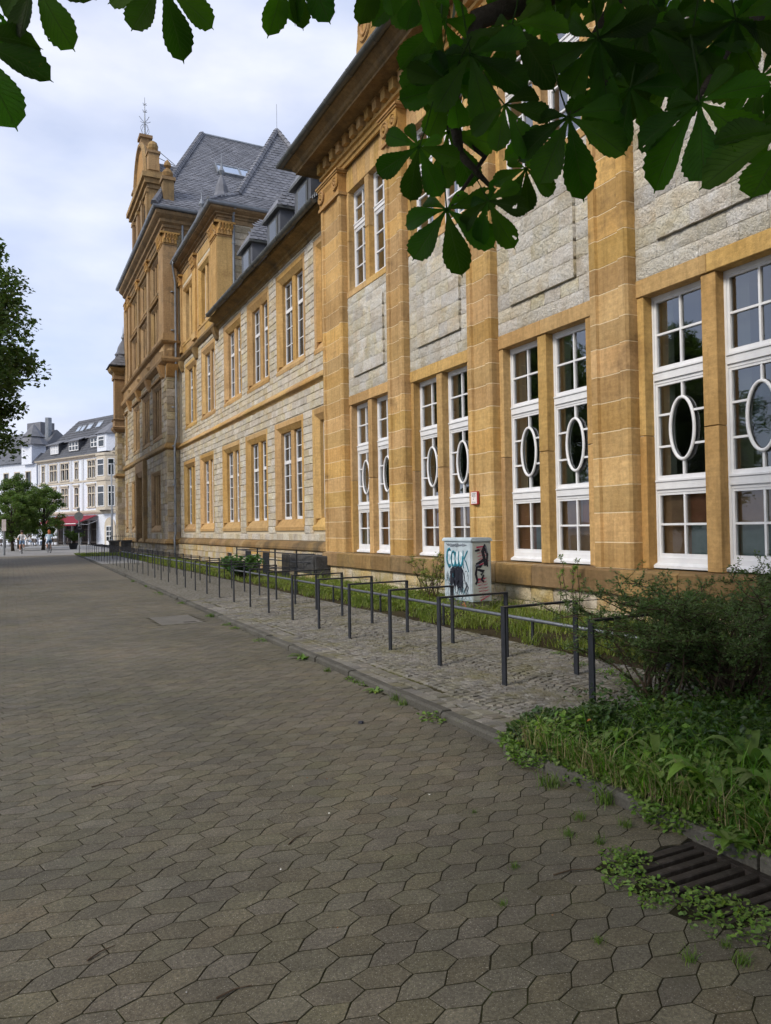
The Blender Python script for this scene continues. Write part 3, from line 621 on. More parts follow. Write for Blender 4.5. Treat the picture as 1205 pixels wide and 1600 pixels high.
# sandstone jambs, mullions, lintels
def sblock(name, a0, a1, b0, b1, d0, d1, mat='sandstone', parent=None, bev=.008):
    w, h = a1 - a0, b1 - b0
    mb = MB(); x0, x1 = XJ - d1, XJ - d0
    P_ = []
    for (x, i_) in ((x0, bev), (x0 + bev, 0), (x1, 0)):
        P_ += [(x, a0 + i_, b0 + i_), (x, a1 - i_, b0 + i_), (x, a1 - i_, b1 - i_), (x, a0 + i_, b1 - i_)]
    mb.add(P_, [(0, 1, 2, 3)] + [(i, (i + 1) % 4, 4 + (i + 1) % 4, 4 + i) for i in range(4)] + [(4 + i, 4 + (i + 1) % 4, 8 + (i + 1) % 4, 8 + i) for i in range(4)])
    return bpart(name, mb, mat, parent or near_wall)
g_ = .006
for k, (yl, yr) in enumerate(bays):
    mid0, mid1 = (yl + yr) / 2 - .12, (yl + yr) / 2 + .12
    for z0, z1, cuts in ((SILL, LOW_T, (2.92,)), (UPB, UPT, (9.7,))):
        zz = [z0, *cuts, z1]
        for a, b in zip(zz[:-1], zz[1:]):
            sblock('jamb_stone', yl, yl + .125, a + g_, b - g_, -.22, .0)
            sblock('jamb_stone', yr - .34, yr, a + g_, b - g_, -.22, .0)
            sblock('mullion_stone', mid0, mid1, a + g_, b - g_, -.22, -.012)
    for z0, z1 in ((LOW_T, LIN_T),):
        sblock('lintel_stone', yr - .34, (yl + yr) / 2 - g_ / 2, z0, z1, -.22, .022); sblock('lintel_stone', (yl + yr) / 2 + g_ / 2, yl + .125, z0, z1, -.22, .022)
    sblock('sill_stone', yr - .34, (yl + yr) / 2 - g_ / 2, UPS, UPB, -.22, .03); sblock('sill_stone', (yl + yr) / 2 + g_ / 2, yl + .125, UPS, UPB, -.22, .03)
    # flat arch of wedge stones over the upper windows
    n = 11; w = (yl + .125 - (yr - .34)) / n; c0 = (yl + yr) / 2
    for i in range(n):
        s0, s1 = yr - .34 + i * w + .004, yr - .34 + (i + 1) * w - .004
        mb = MB(); sp = lambda y_: c0 + (y_ - c0) * 1.13
        pts = [(s0, UPT), (s1, UPT), (min(sp(s1), yl + .125), 11.78), (max(sp(s0), yr - .34), 11.78)]
        mb.add([(XJ - .002, *p) for p in pts] + [(XJ + .2, *p) for p in pts], [(0, 1, 2, 3)] + [(j, (j + 1) % 4, 4 + (j + 1) % 4, 4 + j) for j in range(4)])
        bpart('arch_stone', mb, 'sandstone', near_wall)

# piers: profile blocks with light joints
def pier_profile(w):      # (y, x) half section, front at XP; sunk panel with chamfered margins
    m, c, s = .16, .018, .05
    h = w / 2
    return [(-h, XJ + .05), (-h, XP + .045), (-h + .03, XP), (-h + m, XP), (-h + m + c, XP + s), (h - m - c, XP + s), (h - m, XP), (h - .03, XP), (h, XP + .045), (h, XJ + .05)]
def make_pier(yc, w, top=11.05):
    pr = [(p[1] + .004, max(-w / 2 + .004, min(w / 2 - .004, p[0]))) for p in pier_profile(w)]
    mb = MB().extr(pr, lambda p, t_: (p[0], yc + p[1], t_), SILL, top)
    pier = bpart('pier', mb, 'mortar_light')
    z = SILL; hs = [.40, .46, .42, .44]; i = 0; cache = {}
    while z < top - .1:
        h = hs[i % 4] + .005
        if top - z - h < .25: h = top - z
        key = round(h, 3)
        if key not in cache:
            m_ = MB().extr([(p[1], p[0]) for p in pier_profile(w)], lambda p, t_: (p[0], p[1], t_),   .0075, h - .0075); cache[key] = m_.mesh('pier_block', 'sandstone_pier')
        link('pier_block', cache[key], pier, (rnd.uniform(-.0015, .001), yc + rnd.uniform(-.0008, .0008), z)); z += h; i += 1
    # capital: console with volutes under the architrave
    cp = MB(); h = w / 2
    cp.box(XP - .05, XJ + .05, yc - h - .05, yc + h + .05, top, top + .09)
    for s in (-1, 1):
        for rr, dz in ((.17, .38), (.11, .36)):
            ring = [(XP - .06, yc + s * (h - .19) + rr * math.cos(a), top + dz + rr * math.sin(a)) for a in np.linspace(0, 2 * math.pi, 18)[:-1]]
            cp.tube(ring, .035, 6, closed=True)
        cp.lathe([(.0, -.05), (.06, -.04), (.06, .04), (0, .05)], (XP - .05, yc + s * (h - .19), top + .37), 8)
    cp.extr([(XP - .03, top + .09), (XJ + .05, top + .09), (XJ + .05, top + .62), (XP - .07, top + .62), (XP - .07, top + .52), (XP - .02, top + .42)], lambda p, t_: (p[0], yc + t_, p[1]), -h, h)
    for dz, o_ in ((.62, .10), (.67, .13)): cp.box(XP - o_, XJ + .05, yc - h - o_ + .04, yc + h + o_ - .04, top + dz, top + dz + .05)
    bpart('capital', cp, 'carved_stone', pier)
for k in range(-1, 3): make_pier(8.71 + PITCH * k, .82)
make_pier(19.78, 1.42)
# entablature, dentils, cornice, gutter (with its return round the far corner)
def cornice(name, prof, mat, ya=0.3, yb=NEAR_END, X=XP, smooth=False, parent=None):
    """profile of (out, z) swept along the front and a little round the far corner"""
    mb = MB(); n = len(prof); vs = []
    for (o, z) in prof: vs += [(X - o, ya, z), (X - o, yb + o, z), (X + 4.0, yb + o, z)]
    fs = []
    for i in range(n - 1):
        for j in range(2): a = i * 3 + j; fs.append((a, a + 1, a + 4, a + 3))
    fs.append(tuple(range(0, 3 * n, 3)))
    mb.add(vs, fs); return bpart(name, mb, mat, parent, smooth=smooth)
ent = cornice('architrave', [(-.16, 11.76), (-.10, 11.76), (-.10, 11.86), (-.05, 11.88), (-.05, 12.0), (.02, 12.02), (.02, 12.10), (-.02, 12.12), (-.02, 12.42)], 'sandstone')
dm = MB().box(-.16, .02, -.115, .115, 0, .24); dm.box(-.18, .02, -.135, .135, .24, .27); dme = dm.mesh('dentil', 'sandstone')
y = 1.0
while y < NEAR_END: link('dentil', dme, ent, (XP + .02, y, 12.125)); y += .47
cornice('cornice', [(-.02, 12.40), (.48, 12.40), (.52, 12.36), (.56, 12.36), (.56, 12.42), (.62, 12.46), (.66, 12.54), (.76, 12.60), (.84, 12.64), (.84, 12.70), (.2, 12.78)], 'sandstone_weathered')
def gutter(name, pts, r=.11, mat='gutter_metal', parent=None, brackets=True):
    """half-round gutter with beads at its joints"""
    mb = MB(); sec = [(r * math.cos(a), r * math.sin(a)) for a in np.linspace(math.pi, 2 * math.pi, 9)] + [(r * .9, .012), (r * 1.02, .03), (r * .8, .0), (-r * .8, .0)]
    P_ = [Vector(p) for p in pts]; N = len(sec); vs = []
    for i, p in enumerate(P_):
        d0 = (P_[i] - P_[i - 1]).normalized() if i else (P_[1] - P_[0]).normalized(); d1 = (P_[i + 1] - P_[i]).normalized() if i < len(P_) - 1 else d0
        o0, o1 = Vector((d0.y, -d0.x, 0)), Vector((d1.y, -d1.x, 0)); b = (o0 + o1); b = b / b.dot(o0)
        for (s_, z_) in sec: vs.append(tuple(p + b * s_ + Vector((0, 0, z_))))
    fs = [(i * N + k_, i * N + (k_ + 1) % N, (i + 1) * N + (k_ + 1) % N, (i + 1) * N + k_) for i in range(len(P_) - 1) for k_ in range(N)]
    fs += [tuple(range(N)), tuple(range((len(P_) - 1) * N, len(P_) * N))]
    mb.add(vs, fs); o = bpart(name, mb, mat, parent)
    br = MB()
    for a, b in zip(P_[:-1], P_[1:]):
        L = (b - a).length; d = (b - a).normalized(); n_ = Vector((d.y, -d.x, 0)); q = .5
        while q < L:
            c = a + d * q
            br.tube([tuple(c + n_ * (r * 1.04) * math.cos(t_) + Vector((0, 0, r * 1.04 * math.sin(t_)))) for t_ in np.linspace(math.pi, 2 * math.pi, 8)], .014, 5); q += 1.4
    if brackets: bpart('gutter_joint', br, mat, o)
    return o
gutter('gutter', [(XP - .92, .3, 12.74), (XP - .92, NEAR_END + .92, 12.74), (XP + 3, NEAR_END + .92, 12.74)], .12)
# roof of the near pavilion (seen only from other places) and the scroll above the eaves
rf = MB(); rf.poly([(XP - .9, .3, 12.76), (XP - .9, NEAR_END + .9, 12.76), (13.5, NEAR_END - 4, 16.0), (13.5, .3, 16.0)]); rf.poly([(XP - .9, NEAR_END + .9, 12.76), (XP + 8, NEAR_END + .9, 12.76), (13.5, NEAR_END - 4, 16.0)])
near_roof = bpart('roof', rf, 'slate')
sc = MB(); yc = 15.4
pr = [(0, 0), (0, .55), (.12, .95), (.36, 1.25), (.60, 1.32), (.80, 1.2), (.88, .98), (.80, .80), (.95, .5), (1.25, .3), (1.5, 0)]
sc.extr([(yc + .8 - p[0], 12.75 + p[1]) for p in pr], lambda p, t_: (t_, p[0], p[1]), XP - .75, XP - .4)
for rr in (.30, .18): sc.tube([(XP - .76, yc + .3 + rr * math.cos(a), 13.62 + rr * 1.2 * math.sin(a)) for a in np.linspace(0, 2 * math.pi, 20)[:-1]], .045, 6, closed=True)
bpart('gable_scroll', sc, 'carved_stone', near_roof)

# ---------------------------------------------------------------- white casement windows of the near pavilion
def near_window(y0, y1, low=True, boards=None):
    b0, b1 = (SILL + .05, LOW_T) if low else (UPB, UPT)
    f = MB(); fw = .062; pl = PF
    f.pbox(pl, y0, y0 + fw, b0, b1, -.06, .02); f.pbox(pl, y1 - fw, y1, b0, b1, -.06, .02); f.pbox(pl, y0 + fw, y1 - fw, b1 - fw, b1, -.06, .02); f.pbox(pl, y0 + fw, y1 - fw, b0, b0 + .13, -.06, .03)
    f.extr([(XF - .10, b0 - .03), (XF - .10, b0 + .01), (XF - .02, b0 + .05), (XF + .02, b0 + .05), (XF + .02, b0 - .03)], lambda p, t_: (p[0], t_, p[1]), y0 + .004, y1 - .004)   # weather board
    if low: tr = [(2.05, 2.25), (3.70, 3.90)]
    else: tr = [(10.0, 10.18)]
    secs = []; z = b0 + .13
    for (a, b) in tr:
        f.pbox(pl, y0 + fw, y1 - fw, a, b, -.06, .015); f.pbox(pl, y0 + fw - .01, y1 - fw + .01, a + .05, b - .035, .015, .042); f.pbox(pl, y0 + fw - .005, y1 - fw + .005, b - .035, b - .01, .015, .062)
        secs.append((z, a)); z = b
    secs.append((z, b1 - fw))
    ym = (y0 + y1) / 2; cells = []; sw = .038; bw = .016
    for i, (a, b) in enumerate(secs):
        s0, s1 = y0 + fw, y1 - fw
        for q in ((s0, s0 + sw, a, b), (s1 - sw, s1, a, b)): f.pbox(pl, *q, -.05, .006)
        for q in ((s0 + sw, s1 - sw, a, a + sw + .02), (s0 + sw, s1 - sw, b - sw, b)): f.pbox(pl, *q, -.05, .0055)
        c0, c1, d0, d1 = s0 + sw, s1 - sw, a + sw + .02, b - sw
        rows = 2 if (i != 1 and low) else 3
        if not low: rows = 3 if i == 0 else 2
        zz = [d0 + (d1 - d0) * r / rows for r in range(rows + 1)]
        oval = low and i == 1
        zc, hz, hy = (d0 + d1) / 2, .455, .215
        if oval: zz = [d0, zc - .24, zc + .24, d1]
        if oval:
            f.pbox(pl, ym - bw, ym + bw, d0, zc - hz, -.045, .002); f.pbox(pl, ym - bw, ym + bw, zc + hz, d1, -.045, .002)
            for zb in zz[1:-1]:
                e = hy * math.sqrt(max(0, 1 - ((zb - zc) / hz) ** 2)); f.pbox(pl, c0, ym - e, zb - bw, zb + bw, -.045, .0025); f.pbox(pl, ym + e, c1, zb - bw, zb + bw, -.045, .0025)
        else:
            f.pbox(pl, ym - bw, ym + bw, d0, d1, -.045, .002)
            for zb in zz[1:-1]:
                f.pbox(pl, c0, ym - bw, zb - bw, zb + bw, -.045, .0025); f.pbox(pl, ym + bw, c1, zb - bw, zb + bw, -.045, .0025)
        for za, zb in zip(zz[:-1], zz[1:]):
            for ya, yb in ((c0, ym), (ym, c1)): cells.append((ya, yb, za, zb))
        if oval: ovl = (ym, zc, hy, hz)
    win = bpart('window', f, 'white_paint')
    for q in cells: pane(win, pl, *q, -.03, 'glass_low' if low and q[3] < 2.2 else 'glass')
    if low:
        ym, zc, hy, hz = ovl
        r_ = MB().tube([(XF - .012, ym + hy * math.cos(a), zc + hz * math.sin(a)) for a in np.linspace(0, 2 * math.pi, 41)[:-1]], .025, 8, closed=True)
        bpart('oval_ring', r_, 'white_paint', win, smooth=True)
        e = MB(); n = 32; e.poly([(XF + .012, ym + hy * math.cos(-2 * math.pi * i / n), zc + hz * math.sin(-2 * math.pi * i / n)) for i in range(n)])
        bpart('oval_pane', e, 'glass_dark', win)
        za = secs[0]; ym_ = (y0 + y1) / 2; zm = (za[0] + za[1]) / 2
        cs = boards or ['board_brown', 'board_tan', 'board_tan', 'board_teal']
        for c, (a0, a1, q0, q1) in zip(cs, ((ym_, y1, zm, za[1]), (y0, ym_, zm, za[1]), (ym_, y1, za[0], zm), (y0, ym_, za[0], zm))):
            bpart('interior_board', MB().pbox(PL('x', XF + .13), a0, a1, q0, q1, -.02, 0), c, win)
        # a drawn curtain at the far side of the room window
        cm = MB(); n = 14
        for i in range(n):
            q0 = y1 - .06 - .22 * i / n; q1 = y1 - .06 - .22 * (i + 1) / n
            cm.quad((XF + .16 + .02 * (i % 2), q0, 2.2), (XF + .16 + .02 * ((i + 1) % 2), q1, 2.2), (XF + .16 + .02 * ((i + 1) % 2), q1, 5.0), (XF + .16 + .02 * (i % 2), q0, 5.0))
        bpart('curtain', cm, 'curtain', win)
BRD = {0: None, 1: (['board_tan', 'board_brown', 'board_tan', 'board_teal'], ['board_tan', 'board_teal', 'board_teal', 'board_teal']), 2: (['board_brown', 'board_tan', 'board_brown', 'board_teal'], ['board_tan', 'board_brown', 'board_tan', 'board_tan']),
       3: (['board_brown', 'board_brown', 'board_brown', 'board_brown'], ['board_tan', 'board_brown', 'board_tan', 'board_brown']), 4: (['board_brown', 'board_brown', 'board_teal', 'board_teal'], ['board_brown', 'board_brown', 'board_brown', 'board_brown'])}
for k, (yl, yr) in enumerate(bays):
    mid = (yl + yr) / 2; B_ = BRD[k] or (None, None)
    near_window(mid + .10, yl + .03, True, B_[0]); near_window(yr - .03, mid - .10, True, B_[1])
    near_window(mid + .10, yl + .03, False); near_window(yr - .03, mid - .10, False)

# ---------------------------------------------------------------- helpers for the farther wings
def sweep(name, path, prof, mat, parent=None, closed_prof=False, smooth=False):
    P_ = [Vector((p[0], p[1])) for p in path]; N = len(prof); vs = []
    for i, p in enumerate(P_):
        d0 = (P_[i] - P_[i - 1]).normalized() if i else (P_[1] - P_[0]).normalized(); d1 = (P_[i + 1] - P_[i]).normalized() if i < len(P_) - 1 else d0
        o0, o1 = Vector((-d0.y, d0.x)), Vector((-d1.y, d1.x)); b = o0 + o1; b = b / b.dot(o0)
        for (o, z) in prof: q = p + b * o; vs.append((q.x, q.y, z))
    fs = [(i * N + k_, i * N + k_ + 1, (i + 1) * N + k_ + 1, (i + 1) * N + k_) for i in range(len(P_) - 1) for k_ in range(N - 1)]
    fs += [tuple(range(N)), tuple(range((len(P_) - 1) * N, len(P_) * N))]
    return bpart(name, MB().add(vs, fs), mat, parent, smooth=smooth)
def stone_window(parent, pl, L, Rr, b0, b1, nl=2, jamb=.36, mull=.30, head=.36, sill=.40, recess=.22, mat='sandstone', trans=(.66,), bars=True, frame='white_paint', proud=.025, hood=False, cols=2):
    """stone surround (the window) with white casements and panes as its pieces; a runs L..Rr with L<Rr"""
    s = MB()
    for a0, a1, e in ((L, L + jamb, 1), (Rr - jamb, Rr, -1)):
        o = a0 if e == 1 else a1
        s.pbox(pl, min(o, o + e * jamb * .5), max(o, o + e * jamb * .5), b0 + .2, b1, -.1, proud)
        # splayed inner half
        p = [(o + e * jamb * .5, proud), (o + e * jamb, -.10), (o + e * jamb, -recess - .1), (o + e * jamb * .5, -recess - .1)]
        s.extr(p, lambda q, t_: pl.pt(q[0], t_, q[1]), b0 + sill - .02, b1 - head * .5)
    s.pbox(pl, L + jamb * .5, Rr - jamb * .5, b1 - head * .5, b1 - .002, -.1, proud + .004)
    s.extr([(b1 - head * .5, proud), (b1 - head, -.10), (b1 - head, -recess - .1), (b1 - head * .5, -recess - .1)], lambda q, t_: pl.pt(t_, q[0], q[1]), L + jamb * .5, Rr - jamb * .5)
    s.extr([(b0, -.1), (b0, .05), (b0 + .12, .06), (b0 + sill, -.12), (b0 + sill, -recess - .1), (b0, -recess - .1)], lambda q, t_: pl.pt(t_, q[0], q[1]), L + .003, Rr - .003)
    i0, i1 = L + jamb, Rr - jamb; w = (i1 - i0 - mull * (nl - 1)) / nl
    for k_ in range(1, nl):
        c = i0 + k_ * w + (k_ - .5) * mull
        s.extr([(c - mull / 2, -recess - .1), (c - mull / 2, -.14), (c - mull * .3, -.10), (c + mull * .3, -.10), (c + mull / 2, -.14), (c + mull / 2, -recess - .1)], lambda q, t_: pl.pt(q[0], t_, q[1]), b0 + sill - .02, b1 - head + .02)
    if hood: s.extr([(b1, -.05), (b1, .16), (b1 + .10, .20), (b1 + .20, .06), (b1 + .20, -.05)], lambda q, t_: pl.pt(t_, q[0], q[1]), L - .08, Rr + .08)
    win = bpart('window', s, mat)
    z0, z1 = b0 + sill, b1 - head; fd = -recess
    for k_ in range(nl):
        a0 = i0 + k_ * (w + mull); a1 = a0 + w
        if frame:
            f = MB(); fw = .06
            f.pbox(pl, a0, a0 + fw, z0, z1, fd - .06, fd); f.pbox(pl, a1 - fw, a1, z0, z1, fd - .06, fd); f.pbox(pl, a0 + fw, a1 - fw, z0, z0 + .1, fd - .06, fd); f.pbox(pl, a0 + fw, a1 - fw, z1 - fw, z1, fd - .06, fd)
            zs = [z0 + .1] + [z0 + (z1 - z0) * t_ for t_ in trans] + [z1 - fw]
            for t_ in trans: zz = z0 + (z1 - z0) * t_; f.pbox(pl, a0 + fw, a1 - fw, zz - .06, zz + .06, fd - .06, fd + .015)
            if bars:
                for q0, q1 in zip(zs[:-1], zs[1:]):
                    n = max(2, round((q1 - q0) / .55))
                    for r in range(1, n): zz = q0 + (q1 - q0) * r / n; f.pbox(pl, a0 + fw, a1 - fw, zz - .015, zz + .015, fd - .05, fd - .012)
                if cols == 2: am = (a0 + a1) / 2; f.pbox(pl, am - .018, am + .018, z0 + .1, z1 - fw, fd - .05, fd - .010)
            bpart('frame', f, frame, win)
            for q0, q1 in zip(zs[:-1], zs[1:]): pane(win, pl, a0 + .02, a1 - .02, q0, q1, fd - .04, 'far_glass', wob=.012)
        else: pane(win, pl, a0 - .01, a1 + .01, z0, z1, fd - .03, 'far_glass', wob=.01)
    return win
def slates(name, pts, parent, mat='slate', du=.36, dv=.25, holes=()):
    """real overlapping slates on a planar roof face"""
    P_ = [Vector(p) for p in pts]; n = (P_[1] - P_[0]).cross(P_[2] - P_[0]).normalized()
    if n.z < 0: n = -n
    u = Vector((0, 0, 1)).cross(n).normalized(); v = n.cross(u).normalized()
    if v.z < 0: v = -v
    o = P_[0]; Q = np.array([((p - o).dot(u), (p - o).dot(v)) for p in P_])
    def inside(x, y):
        c = False; j = len(Q) - 1
        for i in range(len(Q)):
            if (Q[i][1] > y) != (Q[j][1] > y) and x < (Q[j][0] - Q[i][0]) * (y - Q[i][1]) / (Q[j][1] - Q[i][1]) + Q[i][0]: c = not c
            j = i
        return c
    V, F = [], []; r = 0; y = Q[:, 1].min()
    while y < Q[:, 1].max():
        x = Q[:, 0].min() + (r % 2) * du / 2
        while x < Q[:, 0].max() + du:
            if inside(x, y + dv * .4):
                k_ = len(V); h0 = .028 + rnd.uniform(-.006, .008); w = du * .49
                for (a, b, h) in ((-w, dv * 1.1, .004), (-w, dv * .25, h0 * .8), (-w * .55, -.02, h0), (w * .55, -.02, h0), (w, dv * .25, h0 * .8), (w, dv * 1.1, .004)):
                    V.append(tuple(o + u * (x + a) + v * (y + b) + n * h))
                for (a, b) in ((-w * .55, -.02), (w * .55, -.02)): V.append(tuple(o + u * (x + a) + v * (y + b)))
                F += [(k_, k_ + 1, k_ + 4, k_ + 5), (k_ + 1, k_ + 2, k_ + 3, k_ + 4), (k_ + 2, k_ + 6, k_ + 7, k_ + 3)]
            x += du
        y += dv; r += 1
    return link(name, np_mesh(name, V, F, mat), parent, kind='stuff')
def roof_part(name, faces, mat='slate', parent=None, tiled=()):
    mb = MB()
    for f in faces: mb.poly(f)
    r = bpart(name, mb, mat, parent)
    for i in tiled: slates('slates', faces[i], r, mat)
    return r

# ---------------------------------------------------------------- middle wing, two storeys
XM, XU = 8.75, 8.87
PM, PU = PL('x', XM), PL('x', XU)
LW = [(23.1, 26.09), (26.94, 29.87), (30.7, 33.62), (35.19, 38.1), (39.14, 42.02)]
UW = LW
lo = [(20.6, 22.29, 1.53, 5.41)] + [(a, b, 1.53, 5.41) for a, b in LW]; up = [(20.6, 22.29, 7.2, 10.88)] + [(a, b, 7.2, 10.88) for a, b in UW]
mw = MB(); wall_sheet(mw, PM, 20.35, 43.2, 0, 6.42, [(a + .03, b - .03, c + .03, d - .03) for a, b, c, d in lo], 0, .25); wall_sheet(mw, PU, 20.35, 43.2, 6.42, 11.6, [(a + .03, b - .03, c + .03, d - .03) for a, b, c, d in up], 0, .25)
mid_wall = bpart('middle_wall', mw, 'mortar')
sw_ = MB(); stone_rows(sw_, PM, 20.35, 43.1, 1.18, 6.2, lo, .245, .28, .7); stone_rows(sw_, PU, 20.35, 43.1, 6.55, 11.2, up, .245, .28, .7)
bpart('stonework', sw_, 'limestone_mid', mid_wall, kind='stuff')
pw = MB(); stone_rows(pw, PL('x', 8.62), 20.35, 43.1, -.05, .86, [(26.5, 27.3, .1, .62), (28.0, 28.8, .1, .62), (31.6, 32.4, .1, .62)], .30, .4, .9, .05, .018)
wall_sheet(pw, PL('x', 8.62), 20.35, 43.1, -.05, .9, (), 0)
bpart('plinth_stonework', pw, 'limestone_plinth', mid_wall, kind='stuff')
for a in (26.5, 28.0, 31.6):
    bw = bpart('basement_window', MB().pbox(PL('x', 8.62), a - .12, a + .92, .62, .84, 0, .06).pbox(PL('x', 8.62), a - .12, a + .02, .1, .615, 0, .05).pbox(PL('x', 8.62), a + .78, a + .92, .1, .615, 0, .05), 'sandstone')
    pane(bw, PL('x', 8.62), a, a + .8, .05, .63, .012, 'far_glass')
def moulding_blocks(name, X, ya, yb, prof, mat, L=1.1):
    n = round((yb - ya) / L); L = (yb - ya) / n
    me = MB().extr([(-p[0], p[1]) for p in prof], lambda p, t_: (p[0], t_, p[1]), -L / 2 + .006, L / 2 - .006).mesh(name, mat)
    for i in range(n): link(name, me, mid_wall, (X, ya + (i + .5) * L, 0))
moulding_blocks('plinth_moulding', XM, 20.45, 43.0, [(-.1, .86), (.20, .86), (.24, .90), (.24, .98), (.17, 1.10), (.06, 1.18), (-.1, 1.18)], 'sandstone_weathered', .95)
moulding_blocks('string_course', XM, 20.45, 43.0, [(-.2, 6.18), (.03, 6.18), (.06, 6.24), (.17, 6.30), (.17, 6.36), (.13, 6.38), (-.06, 6.58), (-.2, 6.58)], 'sandstone', 1.3)
for i, (a, b) in enumerate(LW):
    stone_window(mid_wall, PM, a, b, 1.53, 5.41)
    stone_window(mid_wall, PU, a, b, 7.2, 10.88, sill=.34)
# blind niche beside the pavilion
for pl, b0, b1 in ((PM, 1.53, 5.41), (PU, 7.2, 10.88)): stone_window(mid_wall, pl, 19.4, 22.29, b0, b1)
# eaves of the middle wing
sweep('eaves_cornice', [(XU, 20.45), (XU, 34.35)], [(0, 11.02), (.06, 11.02), (.08, 11.12), (.16, 11.16), (.18, 11.24), (.36, 11.32), (.52, 11.34), (.56, 11.42), (.3, 11.5)], 'sandstone_weathered', mid_wall)
gutter('gutter', [(8.17, 20.5, 11.47), (8.17, 33.75, 11.47)], .12)
mid_roof = roof_part('roof', [[(8.2, 20.4, 11.5), (8.2, 34.4, 11.5), (13.6, 34.4, 16.2), (13.6, 20.4, 16.2)]], 'slate', None, (0,))
sg = MB()        # snow guard above the gutter
for z in (11.62, 11.74): sg.tube([(8.30, 20.5, z), (8.30, 33.6, z)], .012, 4)
y = 20.6
while y < 33.6: sg.tube([(8.30, y, 11.5), (8.30, y, 11.78)], .010, 4); y += .16
bpart('snow_guard', sg, 'zinc', mid_roof)
def mini_dormer(parent, x, y, z, w=1.2, d=1.6, h=1.0, rise=1.0, mat='slate_dark'):
    b = MB(); b.box(x, x + d, y - w / 2, y + w / 2, z, z + h); dm_ = bpart('dormer', b, 'slate_dark')
    e = .16; f = MB(); f.box(x - e, x + d, y - w / 2 - e, y + w / 2 + e, z + h, z + h + .1); bpart('fascia', f, 'gutter_metal', dm_)
    w2 = w / 2 + e; zt = z + h + .1; hx = x + .55
    k1 = .45
    F_ = [[(x - e, y - w2, zt), (x - e, y + w2, zt), (x + .15, y + w2 * .62, zt + rise * .5), (x + .15, y - w2 * .62, zt + rise * .5)],
          [(x - e, y - w2, zt), (x + d, y - w2, zt), (x + d, y - w2 * .62, zt + rise * .5), (x + .15, y - w2 * .62, zt + rise * .5)],
          [(x + .15, y - w2 * .62, zt + rise * .5), (x + d, y - w2 * .62, zt + rise * .5), (x + d, y, zt + rise), (hx, y, zt + rise)],
          [(x + .15, y - w2 * .62, zt + rise * .5), (x + .15, y + w2 * .62, zt + rise * .5), (hx, y, zt + rise)],
          [(x - e, y + w2, zt), (x + d, y + w2, zt), (x + d, y + w2 * .62, zt + rise * .5), (x + .15, y + w2 * .62, zt + rise * .5)],
          [(x + .15, y + w2 * .62, zt + rise * .5), (x + d, y + w2 * .62, zt + rise * .5), (x + d, y, zt + rise), (hx, y, zt + rise)]]
    m = MB()
    for q in F_: m.poly(q)
    ro = bpart('dormer_roof', m, 'slate', dm_)
    for i in (1, 2): slates('slates', F_[i], dm_, 'slate', .26, .18)
    g2 = MB(); g2.pbox(PL('x', x), y - w * .32, y + w * .32, z + .2, z + h - .12, 0, .03); bpart('dormer_window', g2, 'gutter_metal', dm_)
    pane(dm_, PL('x', x), y - w * .24, y + w * .24, z + .28, z + h - .2, .035, 'far_glass')
for y in (29.0, 25.6, 22.6): mini_dormer(mid_roof, 8.62, y, 11.75, 1.5, 1.9, 1.2, 1.15)

# ---------------------------------------------------------------- third storey over the far half of the middle wing
CY, DY = 34.4, 43.0
PC = PL('y', CY)
cw = MB(); cwin = [(36.1, 38.75, 12.0, 15.35), (39.9, 42.55, 12.0, 15.35)]
wall_sheet(cw, PU, CY, DY + .2, 11.6, 17.0, [(a + .03, b - .03, c + .03, d - .03) for a, b, c, d in cwin], 0, .3); wall_sheet(cw, PC, XU, 18, 10.5, 17.0)
third = bpart('third_storey_wall', cw, 'mortar')
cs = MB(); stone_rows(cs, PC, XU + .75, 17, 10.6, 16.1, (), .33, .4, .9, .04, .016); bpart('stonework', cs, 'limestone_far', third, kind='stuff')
cs = MB(); stone_rows(cs, PU, CY, DY, 11.6, 16.1, cwin, .55, .8, 1.6, .02, .01); bpart('ashlar', cs, 'sandstone', third, kind='stuff')
for a, b, c, d in cwin: stone_window(third, PU, a, b, c, d, 2, .34, .3, .3, .3, .3, 'sandstone', (.66,))
def pilaster(parent, pl, a0, a1, b0, b1, d, mat='sandstone', cap=True):
    s = MB(); s.pbox(pl, a0 - .06, a1 + .06, b0, b0 + .35, -.05, d + .05); s.pbox(pl, a0, a1, b0 + .35, b1 - .7, -.05, d); p = bpart('pilaster', s, mat)
    n = max(1, int((b1 - b0) / 1.0)); 
    if cap:
        c = MB(); m = (a0 + a1) / 2; w = (a1 - a0) / 2
        c.pbox(pl, a0 - .03, a1 + .03, b1 - .7, b1 - .62, -.05, d + .03); c.pbox(pl, a0 + .02, a1 - .02, b1 - .62, b1 - .1, -.05, d + .0); c.pbox(pl, a0 - .14, a1 + .14, b1 - .1, b1, -.05, d + .14)
        for q in (-.8, -.4, 0, .4, .8):          # curling leaves
            for (z_, r_, o_) in ((b1 - .46, .11, .03), (b1 - .22, .10, .07)):
                x_ = m + q * w + (.05 if z_ > b1 - .3 else 0)
                c.tube([pl.pt(x_, z_ - .14, d), pl.pt(x_, z_, d + o_), pl.pt(x_, z_ + .08, d + o_ + .06), pl.pt(x_, z_ + .05, d + o_ + .12)], [r_, r_ * .9, r_ * .6, r_ * .3], 5)
        bpart('capital', c, 'carved_stone', p)
    return p
for a0, a1, d in ((CY, CY + 1.2, .10), (38.95, 39.7, .10), (42.55, 42.98, .10)): pilaster(third, PU, a0, a1, 11.7, 16.15, d)
pilaster(third, PC, XU - .10, XU + .62, 11.3, 16.15, .10)
